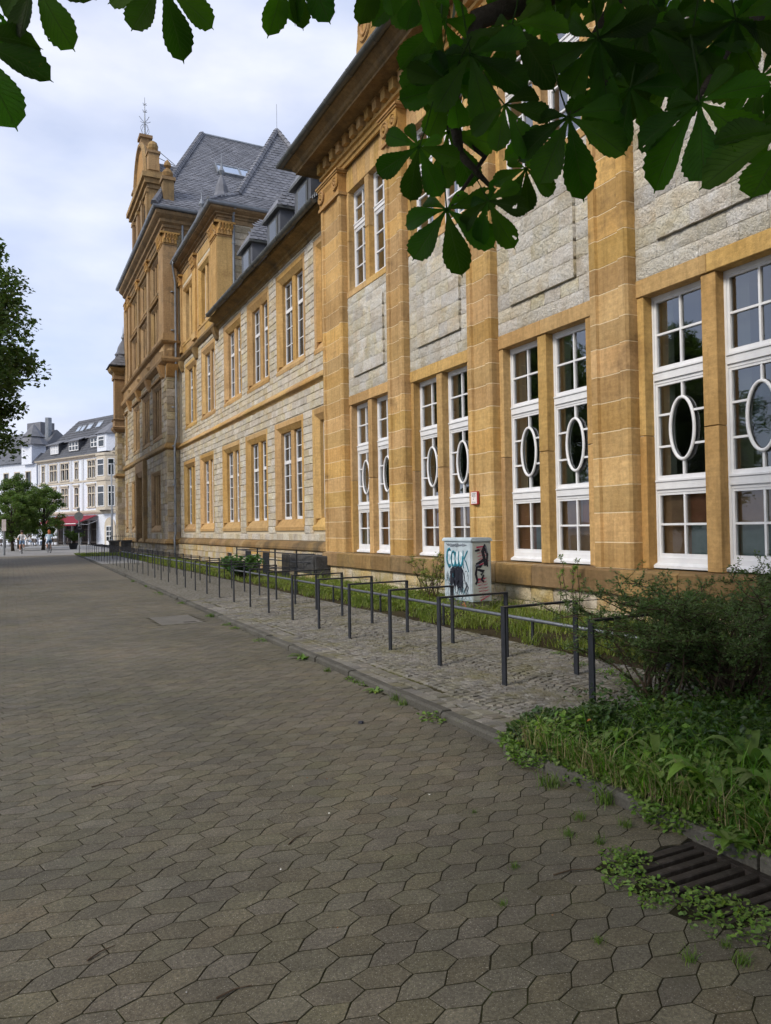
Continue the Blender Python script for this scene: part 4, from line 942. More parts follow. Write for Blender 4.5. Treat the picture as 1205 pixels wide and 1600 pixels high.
sweep('storey_course', [(XU + .5, CY), (XU, CY), (XU, DY)], [(-.1, 11.15), (.10, 11.15), (.22, 11.28), (.22, 11.38), (.12, 11.46), (.05, 11.6), (-.1, 11.6)], 'sandstone_weathered', third)
for y in (34.6, 38.9, 42.4): bpart('console', MB().extr([(.0, 10.55), (.12, 10.6), (.26, 10.95), (.30, 11.14), (0, 11.14)], lambda p, t_: (XU - p[0], y + t_, p[1]), -.22, .22), 'sandstone_weathered', third)
EC = [(-.1, 16.15), (.04, 16.15), (.04, 16.35), (.10, 16.38), (.10, 16.46), (.22, 16.5), (.22, 16.56), (.34, 16.6), (.46, 16.66), (.48, 16.78), (.1, 16.86)]
sweep('cornice', [(17.5, CY), (XU, CY), (XU, DY)], EC, 'sandstone_weathered', third)
gutter('gutter', [(XU - .53, DY - .1, 16.86), (XU - .53, CY - .53, 16.86), (16.5, CY - .53, 16.86)], .12, 'zinc')
def downpipe(pts, r=.065, mat='zinc'):
    m = MB(); m.tube(pts, r, 8); p = bpart('downpipe', m, mat, None, smooth=True); c = MB(); z = 2.0; 
    top, bot = pts[-2], pts[1]
    while z < max(top[2], bot[2]):
        if z > min(top[2], bot[2]): c.tube([(top[0], top[1], z - .03), (top[0], top[1], z + .03)], r * 1.35, 8)
        z += 2.2
    bpart('pipe_clip', c, mat, p)
downpipe([(XU - .55, 42.3, 16.8), (XU - .55, 42.5, 16.6), (XM - .25, 42.75, 15.7), (XM - .25, 42.8, 6.9), (XM - .36, 42.8, 6.4), (XM - .36, 42.8, 1.5), (XM - .42, 42.8, 1.1), (XM - .42, 42.6, 0)])
downpipe([(9.55, CY - .5, 16.8), (9.55, CY - .14, 16.5), (9.55, CY - .14, 12.0), (9.55, CY - .14, 11.8)])
cx0, cy0, cz = XU - .6, CY - .55, 16.88
AP = (13.3, 38.7, 23.6)
S0, S1, S2, S3 = (10.0, 35.0, 17.9), (10.0, 42.6, 17.9), (15.6, 35.0, 17.9), (15.6, 42.6, 17.9)
E0, E1, E2 = (cx0, cy0, cz), (cx0, DY + .2, cz), (16.8, cy0, cz)
CF3 = [[S0, S2, AP], [S1, S0, AP], [S2, S3, AP], [E0, E2, S2, S0], [E1, E0, S0, S1], [S3, S1, AP]]
c_roof = roof_part('roof', CF3, 'slate', None, (0, 1, 3, 4))
def hip(parent, a, b, w=.38, mat='slate_dark'):
    a, b = Vector(a), Vector(b); m = MB(); n = int((b - a).length / .3); d = (b - a) / n
    for i in range(n):
        p = a + d * i; q = p + d * 1.15; m.tube([tuple(p + Vector((0, 0, .035))), tuple(q + Vector((0, 0, .01)))], [w * .42, w * .38], 6)
    bpart('hip_slates', m, 'slate', parent)
hip(c_roof, S0, AP); hip(c_roof, S2, AP); hip(c_roof, E0, S0, .3)
bpart('lightning_rod', MB().tube([AP, (AP[0], AP[1], AP[2] + 1.5)], .012, 5), 'zinc', c_roof)
def turret(parent, x, y, z, r=.62, h=.9):
    b = MB().box(x - r * .7, x + r * 1.6, y - r * .8, y + r * .8, z, z + h); t_ = bpart('dormer', b, 'slate_dark')
    bpart('dormer_roof', MB().lathe([(r * 1.25, h), (r * 1.3, h + .06), (r * .95, h + .3), (r * .8, h + .65), (r * .45, h + 1.0), (r * .14, h + 1.25)], (x + .2, y, z), 8), 'slate', t_)
    bpart('finial', MB().lathe([(r * .12, h + 1.2), (.10, h + 1.3), (.16, h + 1.42), (.10, h + 1.55), (.05, h + 1.7), (.03, h + 1.85), (.01, h + 2.3)], (x + .2, y, z), 8), 'zinc', t_)
turret(c_roof, 9.3, 36.1, 17.3, .36, .7); turret(c_roof, 8.95, 38.9, 16.9, .4, .5)

# ---------------------------------------------------------------- tall pavilion with the ornate gable
XD, DE = 8.0, 60.0
PD, PDY = PL('x', XD), PL('y', DY)
dl = [(44.8, 48.25, 1.5, 5.32), (53.5, 56.5, 1.5, 5.30), (58.25, 59.5, 1.5, 5.3)]; dmid = [(44.3, 47.4, 7.0, 10.45), (48.45, 51.45, 7.0, 10.45), (52.5, 55.45, 7.0, 10.45), (58.25, 59.5, 7.0, 10.45)]
dup3 = [(44.6, 47.7, 12.75, 15.3), (48.6, 51.7, 12.75, 15.3), (52.6, 55.7, 12.75, 15.3)]; dup4 = [(a, b, 15.75, 18.1) for a, b, _, _ in dup3]
alld = dl + dmid + dup3 + dup4 + [(50.0, 52.9, 1.0, 5.9)]
dw = MB(); wall_sheet(dw, PD, 58.2, DE + 4, 0, 14.2, [(a + .03, b - .03, c + .03, d - .03) for a, b, c, d in alld if b > 58.3]); wall_sheet(dw, PD, DY, 58.2, 0, 20, [(a + .03, b - .03, c + .03, d - .03) for a, b, c, d in alld], 0, .3); wall_sheet(dw, PDY, XD, 18, 0, 20)
tall = bpart('tall_pavilion_wall', dw, 'mortar')
ds = MB(); stone_rows(ds, PD, DY, DE, 1.1, 6.2, alld, .34, .4, .9, .04, .014); stone_rows(ds, PD, DY, DE, 6.6, 11.2, alld, .34, .4, .9, .04, .014)
stone_rows(ds, PDY, XD, 8.72, 1.1, 6.2, (), .42, .3, .6, .04, .014); stone_rows(ds, PDY, XD, 8.72, 6.6, 11.0, (), .42, .3, .6, .04, .014); stone_rows(ds, PDY, XD + .7, 16, 16.3, 18.9, (), .36, .4, .9, .03, .014)
stone_rows(ds, PD, DY, DE, -.05, .82, (), .3, .4, .9, .09, .014); stone_rows(ds, PDY, XD - .08, 8.72, -.05, .82, (), .3, .4, .9, .09, .014)
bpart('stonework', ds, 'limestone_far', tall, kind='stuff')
ds = MB(); stone_rows(ds, PD, DY, DE, 12.4, 18.6, alld, .6, .8, 1.6, .02, .01); bpart('ashlar', ds, 'sandstone_far', tall, kind='stuff')
for q in dl: stone_window(tall, PD, *q, 4 if q[1] - q[0] > 2 else 2, .34, .22, .34, .42, .22, 'sandstone_far', (.7,), False, None)
for q in dmid: stone_window(tall, PD, *q, 4 if q[1] - q[0] > 2 else 2, .34, .22, .34, .34, .22, 'sandstone_far', (.7,), False, None, hood=True)
for q in dup3 + dup4: stone_window(tall, PD, *q, 4, .25, .22, .25, .28, .25, 'sandstone_far', (.7,), False, None, hood=True)
# portal niche
nb = MB(); nb.pbox(PD, 49.7, 50.2, .9, 6.15, -.1, .28); nb.pbox(PD, 52.7, 53.2, .9, 6.15, -.1, .28); nb.pbox(PD, 50.2, 52.7, 5.5, 6.15, -.1, .28); nb.extr([(5.2, -.1), (5.2, .12), (5.5, .25), (5.5, -.1)], lambda q, t_: PD.pt(t_, q[0], q[1]), 50.2, 52.7)
niche = bpart('portal_niche', nb, 'sandstone_far'); bpart('niche_back', MB().pbox(PD, 50.2, 52.7, .9, 5.5, -.35, -.25), 'sandstone_far', niche)
stone_window(niche, PL('x', XD + .2), 50.8, 52.1, 3.2, 4.9, 1, .2, .2, .2, .2, .2, 'sandstone_far', (.7,), False, None)
for nm, z, pr, mt in (('plinth_moulding', 0, [(-.05, .82), (.18, .82), (.22, .9), (.15, 1.04), (.03, 1.12), (-.05, 1.12)], 'sandstone_weathered'),
                      ('string_course', 0, [(-.05, 6.2), (.04, 6.2), (.17, 6.3), (.17, 6.38), (.02, 6.62), (-.05, 6.62)], 'sandstone_weathered'),
                      ('upper_course', 0, [(-.05, 11.0), (.10, 11.05), (.30, 11.2), (.34, 11.35), (.30, 11.45), (.12, 11.5), (.12, 12.2), (.28, 12.28), (.34, 12.38), (.05, 12.5)], 'sandstone_far'),
                      ('cornice', 0, [(-.05, 18.6), (.06, 18.6), (.08, 18.85), (.16, 18.9), (.16, 19.05), (.32, 19.15), (.34, 19.3), (.48, 19.4), (.58, 19.5), (.6, 19.68), (.1, 19.8)], 'sandstone_weathered')):
    pth = [(8.75, DY), (XD, DY), (XD, DE + .3)] if z == 0 and 'cornice' not in nm else [(17, DY), (XD, DY), (XD, 58.2)]
    sweep(nm, pth, pr, mt, tall)
for a0, a1 in ((DY, 44.3), (47.85, 48.45), (51.85, 52.45), (55.9, 56.7), (57.3, 57.9)): pilaster(tall, PD, a0, a1, 12.45, 18.6, .16, 'sandstone_far')
pilaster(tall, PDY, XD - .16, XD + .62, 12.45, 18.6, .16, 'sandstone_far')
for a in (43.55, 48.1, 52.1, 56.3):
    bpart('bracket', MB().extr([(.0, 10.3), (.14, 10.4), (.34, 10.85), (.40, 11.05), (0, 11.05)], lambda p, t_: (XD - p[0], a + t_, p[1]), -.32, .32), 'carved_stone', tall)
    bpart('diamond_block', MB().add([(XD - .12, a - .45, 11.85), (XD - .12, a, 11.52), (XD - .12, a + .45, 11.85), (XD - .12, a, 12.18), (XD - .30, a, 11.85)], [(0, 1, 4), (1, 2, 4), (2, 3, 4), (3, 0, 4)]), 'sandstone_far', tall)
bpart('diamond_block', MB().add([(XD + .0, DY - .12, 11.85), (XD + .3, DY - .12, 11.52), (XD + .6, DY - .12, 11.85), (XD + .3, DY - .12, 12.18), (XD + .3, DY - .28, 11.85)], [(0, 1, 4), (1, 2, 4), (2, 3, 4), (3, 0, 4)]), 'sandstone_far', tall)
bpart('bracket', MB().extr([(.0, 10.3), (.14, 10.4), (.34, 10.85), (.40, 11.05), (0, 11.05)], lambda p, t_: (XD + .3 + t_, DY - p[0], p[1]), -.32, .32), 'carved_stone', tall)
gutter('gutter', [(7.35, 58.6, 19.85), (7.35, 42.35, 19.85), (16, 42.35, 19.85)], .13, 'zinc')
downpipe([(8.95, 42.5, 19.8), (8.95, 42.8, 19.4), (8.95, 42.8, 17.3), (8.95, 42.8, 17.1)])
dz = 19.88; RY = 50.4; RS = (11.94, RY, 28.78); RE = (22, RY, 28.78)
DFc = [[(7.3, 42.3, dz), (22, 42.3, dz), RE, RS], [(7.3, 58.6, dz), (7.3, 42.3, dz), RS], [(22, 58.6, dz), (7.3, 58.6, dz), RS, RE]]
d_roof = roof_part('roof', DFc, 'slate', None, (0, 1))
hip(d_roof, DFc[0][0], RS, .5); bpart('ridge_cap', MB().tube([RS, RE], .12, 6), 'zinc', d_roof)
# roof window on the near slope
nrm = Vector((0, -8.88, 8.05)).normalized(); upv = Vector((0, 8.05, 8.88)).normalized()
def on_slope(x, s, o): p = Vector((x, 42.3, dz)) + upv * s + nrm * o; return tuple(p)
sk = MB()
for (a0, a1, s0, s1) in ((11.9, 14.3, 5.9, 6.0), (11.9, 14.3, 7.0, 7.1), (11.9, 12.0, 6.0, 7.0), (14.2, 14.3, 6.0, 7.0), (13.4, 13.5, 6.0, 7.0)):
    c = [on_slope(a, s, o) for o in (0, .16) for a, s in ((a0, s0), (a1, s0), (a1, s1), (a0, s1))]; sk.add(c, [(4, 5, 6, 7), (0, 1, 5, 4), (1, 2, 6, 5), (2, 3, 7, 6), (3, 0, 4, 7)])
skl = bpart('skylight', sk, 'zinc')
bpart('pane', MB().quad(on_slope(12, 6, .12), on_slope(14.2, 6, .12), on_slope(14.2, 7, .12), on_slope(12, 7, .12)), 'skylight_glass', skl)
# gable
gb = MB(); gx0, gx1 = XD - .15, XD + .7; gy = 50.4
gb.box(gx0, gx1, 47.3, 53.5, 19.9, 23.2)
gable = bpart('gable', gb, 'sandstone_far')
for a in (47.3, 49.2, 51.0, 52.9): bpart('gable_pilaster', MB().box(gx0 - .14, gx0, a, a + .55, 20.2, 22.9).box(gx0 - .2, gx0, a - .05, a + .6, 22.7, 22.95), 'sandstone_far', gable)
for a in (48.05, 49.85, 51.7): bpart('gable_window', MB().box(gx0 - .02, gx0 + .02, a, a + 1.0, 20.5, 22.5), 'far_glass', gable)
gc = MB()
for o_, z0, z1 in ((.12, 22.95, 23.2), (.30, 23.2, 23.5), (.45, 23.5, 23.8), (.2, 23.8, 24.05)): gc.box(gx0 - o_, gx1 + .1, 47.3 - o_, 53.5 + o_, z0, z1)
bpart('gable_cornice', gc, 'sandstone_far', gable)
for a in (47.35, 53.45): bpart('gable_pedestal', MB().box(gx0 - .05, gx0 + .6, a - .33, a + .33, 24.05, 25.1).box(gx0 - .12, gx0 + .67, a - .4, a + .4, 25.1, 25.25).lathe([(.1, 0), (.18, .08), (.30, .25), (.33, .42), (.25, .62), (.08, .74)], (gx0 + .28, a, 25.25), 10), 'sandstone_far', gable)
pts = [(gy + 2.2 * math.cos(a), 24.05 + 2.9 * math.sin(a)) for a in np.linspace(0, math.pi, 19)]
bpart('gable_arch', MB().extr(pts, lambda p, t_: (t_, p[0], p[1]), gx0, gx1), 'carved_stone', gable)
bpart('gable_arch_rim', MB().tube([(gx0 - .02, p[0], p[1]) for p in pts], .17, 6), 'sandstone_far', gable)
bpart('gable_top', MB().box(gx0 - .02, gx0 + .62, gy - .36, gy + .36, 26.7, 27.5).box(gx0 - .12, gx0 + .72, gy - .46, gy + .46, 27.5, 27.7), 'sandstone_far', gable)
fi = MB(); fx = gx0 + .3; fi.tube([(fx, gy, 27.7), (fx, gy, 30.4)], [.06, .015], 6)
for z, r_, dz_ in ((28.7, .45, .25), (29.4, .18, .1), (29.9, .16, .05)):
    for k_ in range(4): a = k_ * math.pi / 2 + .5; fi.tube([(fx, gy, z), (fx + r_ * .6 * math.cos(a), gy + r_ * .6 * math.sin(a), z + dz_ * .4), (fx + r_ * math.cos(a), gy + r_ * math.sin(a), z + dz_)], .02, 4)
for k_ in range(4):
    a = k_ * math.pi / 2 + .5; fi.tube([(fx + .34 * math.sin(t_) * math.cos(a), gy + .34 * math.sin(t_) * math.sin(a), 27.8 + .85 * t_ / math.pi) for t_ in np.linspace(0, math.pi, 8)], .016, 4)
bpart('iron_finial', fi, 'zinc', gable)
bpart('stay_rod', MB().tube([(fx + .2, gy - .2, 27.3), (fx + 1.6, gy - .3, 26.3), (fx + 1.9, gy - .3, 26.1)], .025, 4).tube([(fx + .2, gy - .2, 26.6), (fx + 1.9, gy - .3, 26.05)], .025, 4), 'zinc', gable)
gr = [[(gx1, 47.2, 22.4), (12.2, 47.2, 22.4), (12.2, gy, 26.1), (gx1, gy, 26.1)], [(gx1, 53.6, 22.4), (12.2, 53.6, 22.4), (12.2, gy, 26.1), (gx1, gy, 26.1)], [(gx1, 47.2, 22.4), (gx1, 53.6, 22.4), (gx1, gy, 26.1)]]
g_roof = roof_part('gable_roof', gr, 'slate', None, (0,))
# pinnacle on the corner of the eaves
pn = MB(); px, py = 8.15, 43.1; pn.box(px - .35, px + .45, py - .4, py + .4, 19.8, 20.15); pn.box(px - .25, px + .35, py - .3, py + .3, 20.15, 21.6); pn.box(px - .33, px + .43, py - .38, py + .38, 21.6, 21.8)
pn.lathe([(.1, 0), (.28, .1), (.32, .3), (.2, .5), (.08, .6), (.22, .72), (.18, .9), (.03, 1.1)], (px + .05, py, 21.8), 10)
bpart('pinnacle', pn, 'sandstone_weathered', d_roof)

# ---------------------------------------------------------------- last projecting pavilion
XE, EY, EE = 7.42, 60.0, 61.0
PE, PEY = PL('x', XE), PL('y', EY)
ew = MB(); wall_sheet(ew, PE, EY, EE, 0, 14.4); wall_sheet(ew, PEY, XE, 9, 0, 14.4); wall_sheet(ew, PL('y', EE), XE, 16, 0, 14.4)
last = bpart('end_pavilion_wall', ew, 'mortar')
es = MB(); stone_rows(es, PEY, XE, 8.1, 0, 9.2, (), .42, .25, .6, .04, .014); stone_rows(es, PE, EY, EE, 0, 13.2, (), .36, .4, .9, .04, .014); bpart('stonework', es, 'limestone_far', last, kind='stuff')
bpart('corner_pier', MB().box(XE - .16, 8.1, EY - .16, EY + .8, 10.2, 13.3).box(XE - .26, 8.1, EY - .26, EY + .9, 13.3, 13.55), 'sandstone_far', last)
for pr, mt in (([(-.05, 5.7), (.05, 5.7), (.17, 5.85), (.0, 6.1)], 'sandstone_weathered'), ([(-.05, 9.2), (.1, 9.25), (.3, 9.45), (.34, 9.6), (.2, 9.7), (.2, 10.1), (.3, 10.2), (.05, 10.3)], 'sandstone_far'), ([(-.05, 13.5), (.15, 13.55), (.25, 13.8), (.45, 13.95), (.55, 14.15), (.1, 14.3)], 'sandstone_weathered')):
    sweep('string_course', [(8.1, EY), (XE, EY), (XE, EE)], pr, mt, last)
e_roof = roof_part('roof', [[(6.80, 59.3, 14.3), (12, 59.3, 14.3), (9.6, 60.9, 17.6)], [(6.80, 61.6, 14.3), (6.80, 59.3, 14.3), (9.6, 60.9, 17.6)], [(12, 61.6, 14.3), (6.80, 61.6, 14.3), (9.6, 60.9, 17.6)]], 'slate', None, (0,))
turret(e_roof, 7.75, 60.2, 14.7, .5, .5)

# ================================================================== STREET FURNITURE BY THE BUILDING
# --- bike hoops
HY = [4.70 + 1.215 * i for i in range(38)]
h0 = thing('bike_hoop', 'flat black steel bike hoop half hidden by the dark shrub', 'bike rack', (0, 0, 0), 0, 'bike hoops along the pavement')
bw_, bt_ = .031, .010
leg = MB().box(-bt_, bt_, -bw_, bw_, -.12, .742).mesh('leg', 'dark_steel')
link('leg', leg, h0, (-.48, 0, 0)); link('leg', leg, h0, (.48, .06, 0))
bar_ = MB(); bar_.add([(-.492, -bw_, .742), (.492, .06 - bw_, .742), (.492, .06 + bw_, .742), (-.492, bw_, .742), (-.492, -bw_, .762), (.492, .06 - bw_, .762), (.492, .06 + bw_, .762), (-.492, bw_, .762)], [(0, 3, 2, 1), (4, 5, 6, 7), (0, 1, 5, 4), (1, 2, 6, 5), (2, 3, 7, 6), (3, 0, 4, 7)])
obj('top_bar', bar_, 'dark_steel', h0)
fm = MB().box(-.05, .05, -.06, .06, -.01, .006).mesh('foot_plate', 'rusty_iron')
for i, y in enumerate(HY):
    x = 4.75 + .012 * rnd.uniform(-1, 1); rz = rnd.uniform(-.03, .03)
    if i == 0: h0.location = (x, y, PAVE_Z); h0.rotation_euler = (0, 0, rz)
    else: dup(h0, (x, y, PAVE_Z), rz, 'flat black steel bike hoop on the pavement, %s in the row counted from the shrub' % ordinal(i))
# --- low pipe rail between pavement and grass
lr = thing('low_rail', 'knee-high grey pipe rail on short posts along the grass edge', 'rail', (6.08, 5, 0), world_children=True)
obj('rail', MB().tube([(6.02, 3.6, .36), (6.10, 12, .36), (6.12, 20, .36), (6.14, 48, .36)], .024, 8), 'galvanised', lr, smooth=True)
y = 5.55
while y < 48:
    p = obj('post', MB().box(6.07 - .012, 6.07 + .012, y - .018, y + .018, .0, .34), 'dark_steel', lr)
    c = Vector((6.07, y, .36)); r_ = .05
    obj('diamond_joint', MB().add([(c.x, c.y - r_, c.z), (c.x, c.y, c.z - r_), (c.x, c.y + r_, c.z), (c.x, c.y, c.z + r_), (c.x - .03, c.y, c.z), (c.x + .03, c.y, c.z)], [(0, 1, 4), (1, 2, 4), (2, 3, 4), (3, 0, 4), (1, 0, 5), (2, 1, 5), (3, 2, 5), (0, 3, 5)]), 'dark_steel', p); y += 2.22
# --- utility cabinet covered in graffiti
cb = thing('utility_cabinet', 'pale grey utility cabinet scrawled with black, teal and red graffiti', 'utility cabinet', (7.33, 11.22, 0))
W_, D_, Hc = .40, .90, 1.33     # local: x depth, y along the wall
obj('body', MB().box(-W_ / 2, W_ / 2, -D_ / 2, D_ / 2, .28, Hc), ['cabinet_paint'], cb)
obj('side_panel', MB().box(-W_ / 2 + .02, W_ / 2 - .02, -D_ / 2 - .006, -D_ / 2, .30, Hc - .02), 'cabinet_side', cb)
obj('lid', MB().box(-W_ / 2 - .03, W_ / 2 + .02, -D_ / 2 - .025, D_ / 2 + .025, Hc, Hc + .025).extr([(-W_ / 2 - .03, Hc + .025), (W_ / 2 + .02, Hc + .025), (W_ / 2 - .02, Hc + .06), (-W_ / 2, Hc + .06)], lambda p, t_: (p[0], t_, p[1]), -D_ / 2 - .025, D_ / 2 + .025), 'cabinet_paint', cb)
obj('base', MB().box(-W_ / 2 + .03, W_ / 2 - .03, -D_ / 2 + .02, D_ / 2 - .02, -.05, .28), 'manhole_concrete', cb)
obj('door', MB().box(-W_ / 2 - .012, -W_ / 2, -D_ / 2 + .03, -.006, .31, Hc - .03).box(-W_ / 2 - .012, -W_ / 2, .006, D_ / 2 - .03, .31, Hc - .03), 'cabinet_paint', cb)
rg = random.Random(3)
def stroke(mb, pts, w, face):           # a flat brush stroke lying on the sheet metal; pts in (u, v): u from the far edge, v height
    k_ = stroke.n = stroke.n + 1; P_ = [Vector(p) for p in pts]; L, Rt = [], []
    for i, p in enumerate(P_):
        d = (P_[min(i + 1, len(P_) - 1)] - P_[max(i - 1, 0)]); d = d.normalized() if d.length else Vector((1, 0)); n = Vector((-d.y, d.x)) * w * (.5 if 0 < i < len(P_) - 1 else .3) * rg.uniform(.75, 1.25)
        L.append(p + n); Rt.append(p - n)
    off = .0016 + (k_ % 40) * .00011
    def T(q): return (-W_ / 2 - .012 - off, D_ / 2 - q.x * .88, q.y) if face == 0 else (-W_ / 2 + q.x * .8, -D_ / 2 - .006 - off, q.y)
    for i in range(len(P_) - 1): mb.quad(T(L[i]), T(L[i + 1]), T(Rt[i + 1]), T(Rt[i]))
stroke.n = 0
def arc(cx, cy, rx, ry, a0, a1, n=14): return [(cx + rx * math.cos(R(a0 + (a1 - a0) * i / n)), cy + ry * math.sin(R(a0 + (a1 - a0) * i / n))) for i in range(n + 1)]
teal, blk, gry, red, org, pal = MB(), MB(), MB(), MB(), MB(), MB()
# bubble tag: rounded letters along the upper front
for (cx, cy, rx, ry, a0, a1) in ((.22, 1.03, .10, .15, 60, 300), (.37, 1.01, .075, .13, 0, 360), (.51, 1.02, .075, .13, 120, 400), (.64, 1.02, .07, .13, 160, 380)):
    stroke(pal, arc(cx, cy, rx * .72, ry * .72, 0, 360), .075, 0)
    stroke(teal, arc(cx, cy, rx, ry, a0, a1), .055, 0); stroke(blk, arc(cx + .012, cy - .012, rx * 1.05, ry * 1.05, a0, a1), .022, 0)
for seg in ([(.74, 1.17), (.73, 1.0), (.74, .86)], [(.90, 1.17), (.77, 1.02), (.84, .97), (.93, .80)], [(.16, 1.14), (.14, 1.0), (.20, .86), (.26, .84)], [(.58, 1.15), (.56, .9)]):
    stroke(teal, seg, .036, 0); stroke(blk, [(x + .014, y - .01) for x, y in seg], .018, 0)
for i in range(26): x = .10 + .027 * i; stroke(gry, [(x, 1.275 + rg.uniform(-.02, .02)), (x + rg.uniform(.03, .08), 1.245 + rg.uniform(-.02, .02)), (x + .10, 1.26 + rg.uniform(-.02, .02))], .016, 0)
for i in range(75):                                                   # the dense black scrawl
    x = .26 + .44 * rg.random(); y = .86 - .12 * abs(x - .48) + rg.uniform(-.05, .03)
    stroke(blk, [(x, y), (x + rg.uniform(-.03, .03), y - .10), (x + rg.uniform(-.05, .04), y - .22), (x + rg.uniform(-.06, .04), y - .22 - rg.uniform(.02, .18))], rg.uniform(.018, .05), 0)
stroke(blk, arc(.50, .72, .26, .17, 175, 20), .034, 0); stroke(blk, arc(.56, .66, .22, .20, 150, -10), .028, 0)
stroke(blk, [(.72, .80), (.80, .62), (.92, .52), (.84, .42), (.80, .32)], .024, 0); stroke(blk, [(.78, .60), (.86, .55), (.74, .40), (.66, .28)], .02, 0); stroke(blk, arc(.84, .76, .05, .05, 200, -60), .012, 0)
for (cx, cy) in ((.14, .70), (.155, .66), (.42, .30)): stroke(gry, arc(cx, cy, .04, .05, 20, 340), .009, 0)
for i in range(90):
    x = rg.uniform(.06, .96); y = rg.uniform(.32, .80); stroke(rg.choice((gry, gry, blk, teal)), [(x, y), (x + rg.uniform(-.05, .05), y - .06), (x + rg.uniform(-.07, .07), y - rg.uniform(.08, .2))], rg.uniform(.006, .014), 0)
for z0, sl in ((1.22, .02), (.66, -.01)):                             # red zigzags on the narrow side
    zz = []
    for i in range(13 if z0 > 1 else 15): zz.append((.12 + (.24 if i % 2 else 0) + i * .006, z0 - i * (.026 if z0 > 1 else .026) + (.05 if i % 2 else 0)))
    stroke(red, zz, .058, 1)
for seg in ([(.34, 1.27), (.28, 1.15), (.32, 1.02), (.36, .90)], [(.30, 1.24), (.40, 1.10), (.38, .92)], [(.08, 1.16), (.20, 1.18)], [(.10, .92), (.30, 1.00), (.33, .90)], [(.12, .88), (.09, .76), (.13, .64), (.08, .58)], [(.10, .88), (.26, .90), (.14, .84), (.30, .80), (.22, .74)], [(.30, .74), (.24, .66), (.30, .62)], [(.32, .96), (.38, 1.02), (.40, .88)]):
    stroke(blk, seg, .07, 1)
for seg in ([(.36, 1.25), (.40, 1.12)], [(.08, .90), (.18, .92)]): stroke(gry, seg, .05, 1)
for m_, nm in ((pal, 'ink_pale'), (teal, 'ink_teal'), (gry, 'ink_grey'), (blk, 'ink_black'), (red, 'ink_red')): obj('graffiti', m_, nm, cb, kind='stuff')
stroke(org, [(.60, .20), (.68, .24), (.74, .17)], .035, 0); stroke(org, [(.66, .27), (.66, .14)], .02, 0)
ob_ = MB().add([(v[0] + .045 if v[2] < .29 else v[0], v[1], v[2]) for v in org.v], org.f); obj('graffiti', ob_, 'ink_orange', cb, kind='stuff')
# --- small red-framed notice box on the pier
nb_ = thing('notice_box', 'small red box with a white faded notice on the sandstone pier', 'notice box', (8.375, 12.50, 2.16))
obj('casing', MB().box(-.02, .025, -.118, .118, -.13, .13), 'sign_red', nb_)
obj('notice', MB().quad((-.0225, .106, -.116), (-.0225, -.106, -.116), (-.0225, -.106, .116), (-.0225, .106, .116)), 'sign_white', nb_)
pt_ = MB()
for (a, b, w) in ((.07, .085, .14), (.07, .06, .13), (.07, .035, .14), (.02, -.0, .04), (.03, -.03, .03), (.06, -.085, .05), (-.01, -.09, .05)): pt_.quad((-.0235, a, b - .006), (-.0235, a - w, b - .006), (-.0235, a - w, b + .006), (-.0235, a, b + .006))
obj('faded_print', pt_, 'ink_grey', nb_)
# --- dark stone block and basement railings
wl_ = thing('stair_wall', 'dark rough stone block capping the basement stair wall', 'wall', (8.1, 21.2, 0), world_children=True)
me_lv = [rough_block(s + 40, 8, 5, .03).mesh('dark_block', 'lava_stone', True) for s in range(2)]
obj('core', MB().box(7.93, 8.6, 20.2, 22.35, -.05, .78), 'lava_stone', wl_)
for i, (a, b) in enumerate(((20.2, 21.2), (21.2, 22.35))): link('dark_block', me_lv[i], wl_, (7.90, (a + b) / 2, .52), None, (1, b - a - .02, .50))
w2 = MB(); stone_rows(w2, PL('x', 7.93), 20.2, 22.35, -.05, .26, (), .3, .4, .8, .05); obj('stonework', w2, 'limestone_plinth', wl_, kind='stuff')
w2 = MB(); stone_rows(w2, PL('y', 20.2), 7.93, 8.6, -.05, .78, (), .4, .3, .7, .04); obj('near_end', w2, 'lava_stone', wl_, kind='stuff')
rl = thing('basement_railing', 'black iron railing with barred panels round the basement stairs', 'railing', (7.6, 25, 0), world_children=True)
for z in (.36, .60, .84): obj('rail', MB().tube([(7.95, 20.3, z), (7.62, 20.9, z), (7.62, 27.4, z), (8.55, 27.4, z)], .02, 6), 'dark_steel', rl)
for y in (20.9, 22.9, 24.8, 27.4): obj('post', MB().box(7.60, 7.64, y - .02, y + .02, 0, .95), 'dark_steel', rl)
for y in (21.5, 23.45, 25.5):
    for k_ in range(6): obj('bar', MB().box(7.58, 7.60, y + k_ * .12 - .028, y + k_ * .12 + .028, .04, .82), 'dark_steel', rl)
# --- stone gate piers at the far end of the pavement
for i, (x, y, lb) in enumerate(((6.62, 55.6, 'squat dark stone gate pier standing nearest the lawn tip'), (7.45, 55.6, 'squat dark stone gate pier close to the tall facade'))):
    gp = thing('gate_pier', lb, 'gate pier', (x, y, 0), 0, 'dark gate piers')
    w2 = MB(); w2.box(-.30, .30, -.30, .30, -.05, .86); w3 = MB()
    for pl in (PL('x', -.30), PL('y', -.30)): stone_rows(w3, pl, -.3, .3, 0, .86, (), .28, .25, .45, .03)
    obj('core', w2, 'lava_stone', gp); obj('stonework', w3, 'lava_stone', gp, kind='stuff'); obj('cap', MB().box(-.36, .36, -.36, .36, .86, .96), 'lava_stone', gp)
fe = thing('iron_fence', 'low iron fence between the dark gate piers and the wall', 'fence', (7.2, 56.2, 0), world_children=True)
for z in (.95, 1.25): obj('rail', MB().tube([(6.4, 56.0, z), (8.0, 56.0, z)], .015, 5), 'dark_steel', fe)
for i in range(12): obj('bar', MB().tube([(6.45 + i * .13, 56.0, .9), (6.45 + i * .13, 56.0, 1.35)], .010, 4), 'dark_steel', fe)
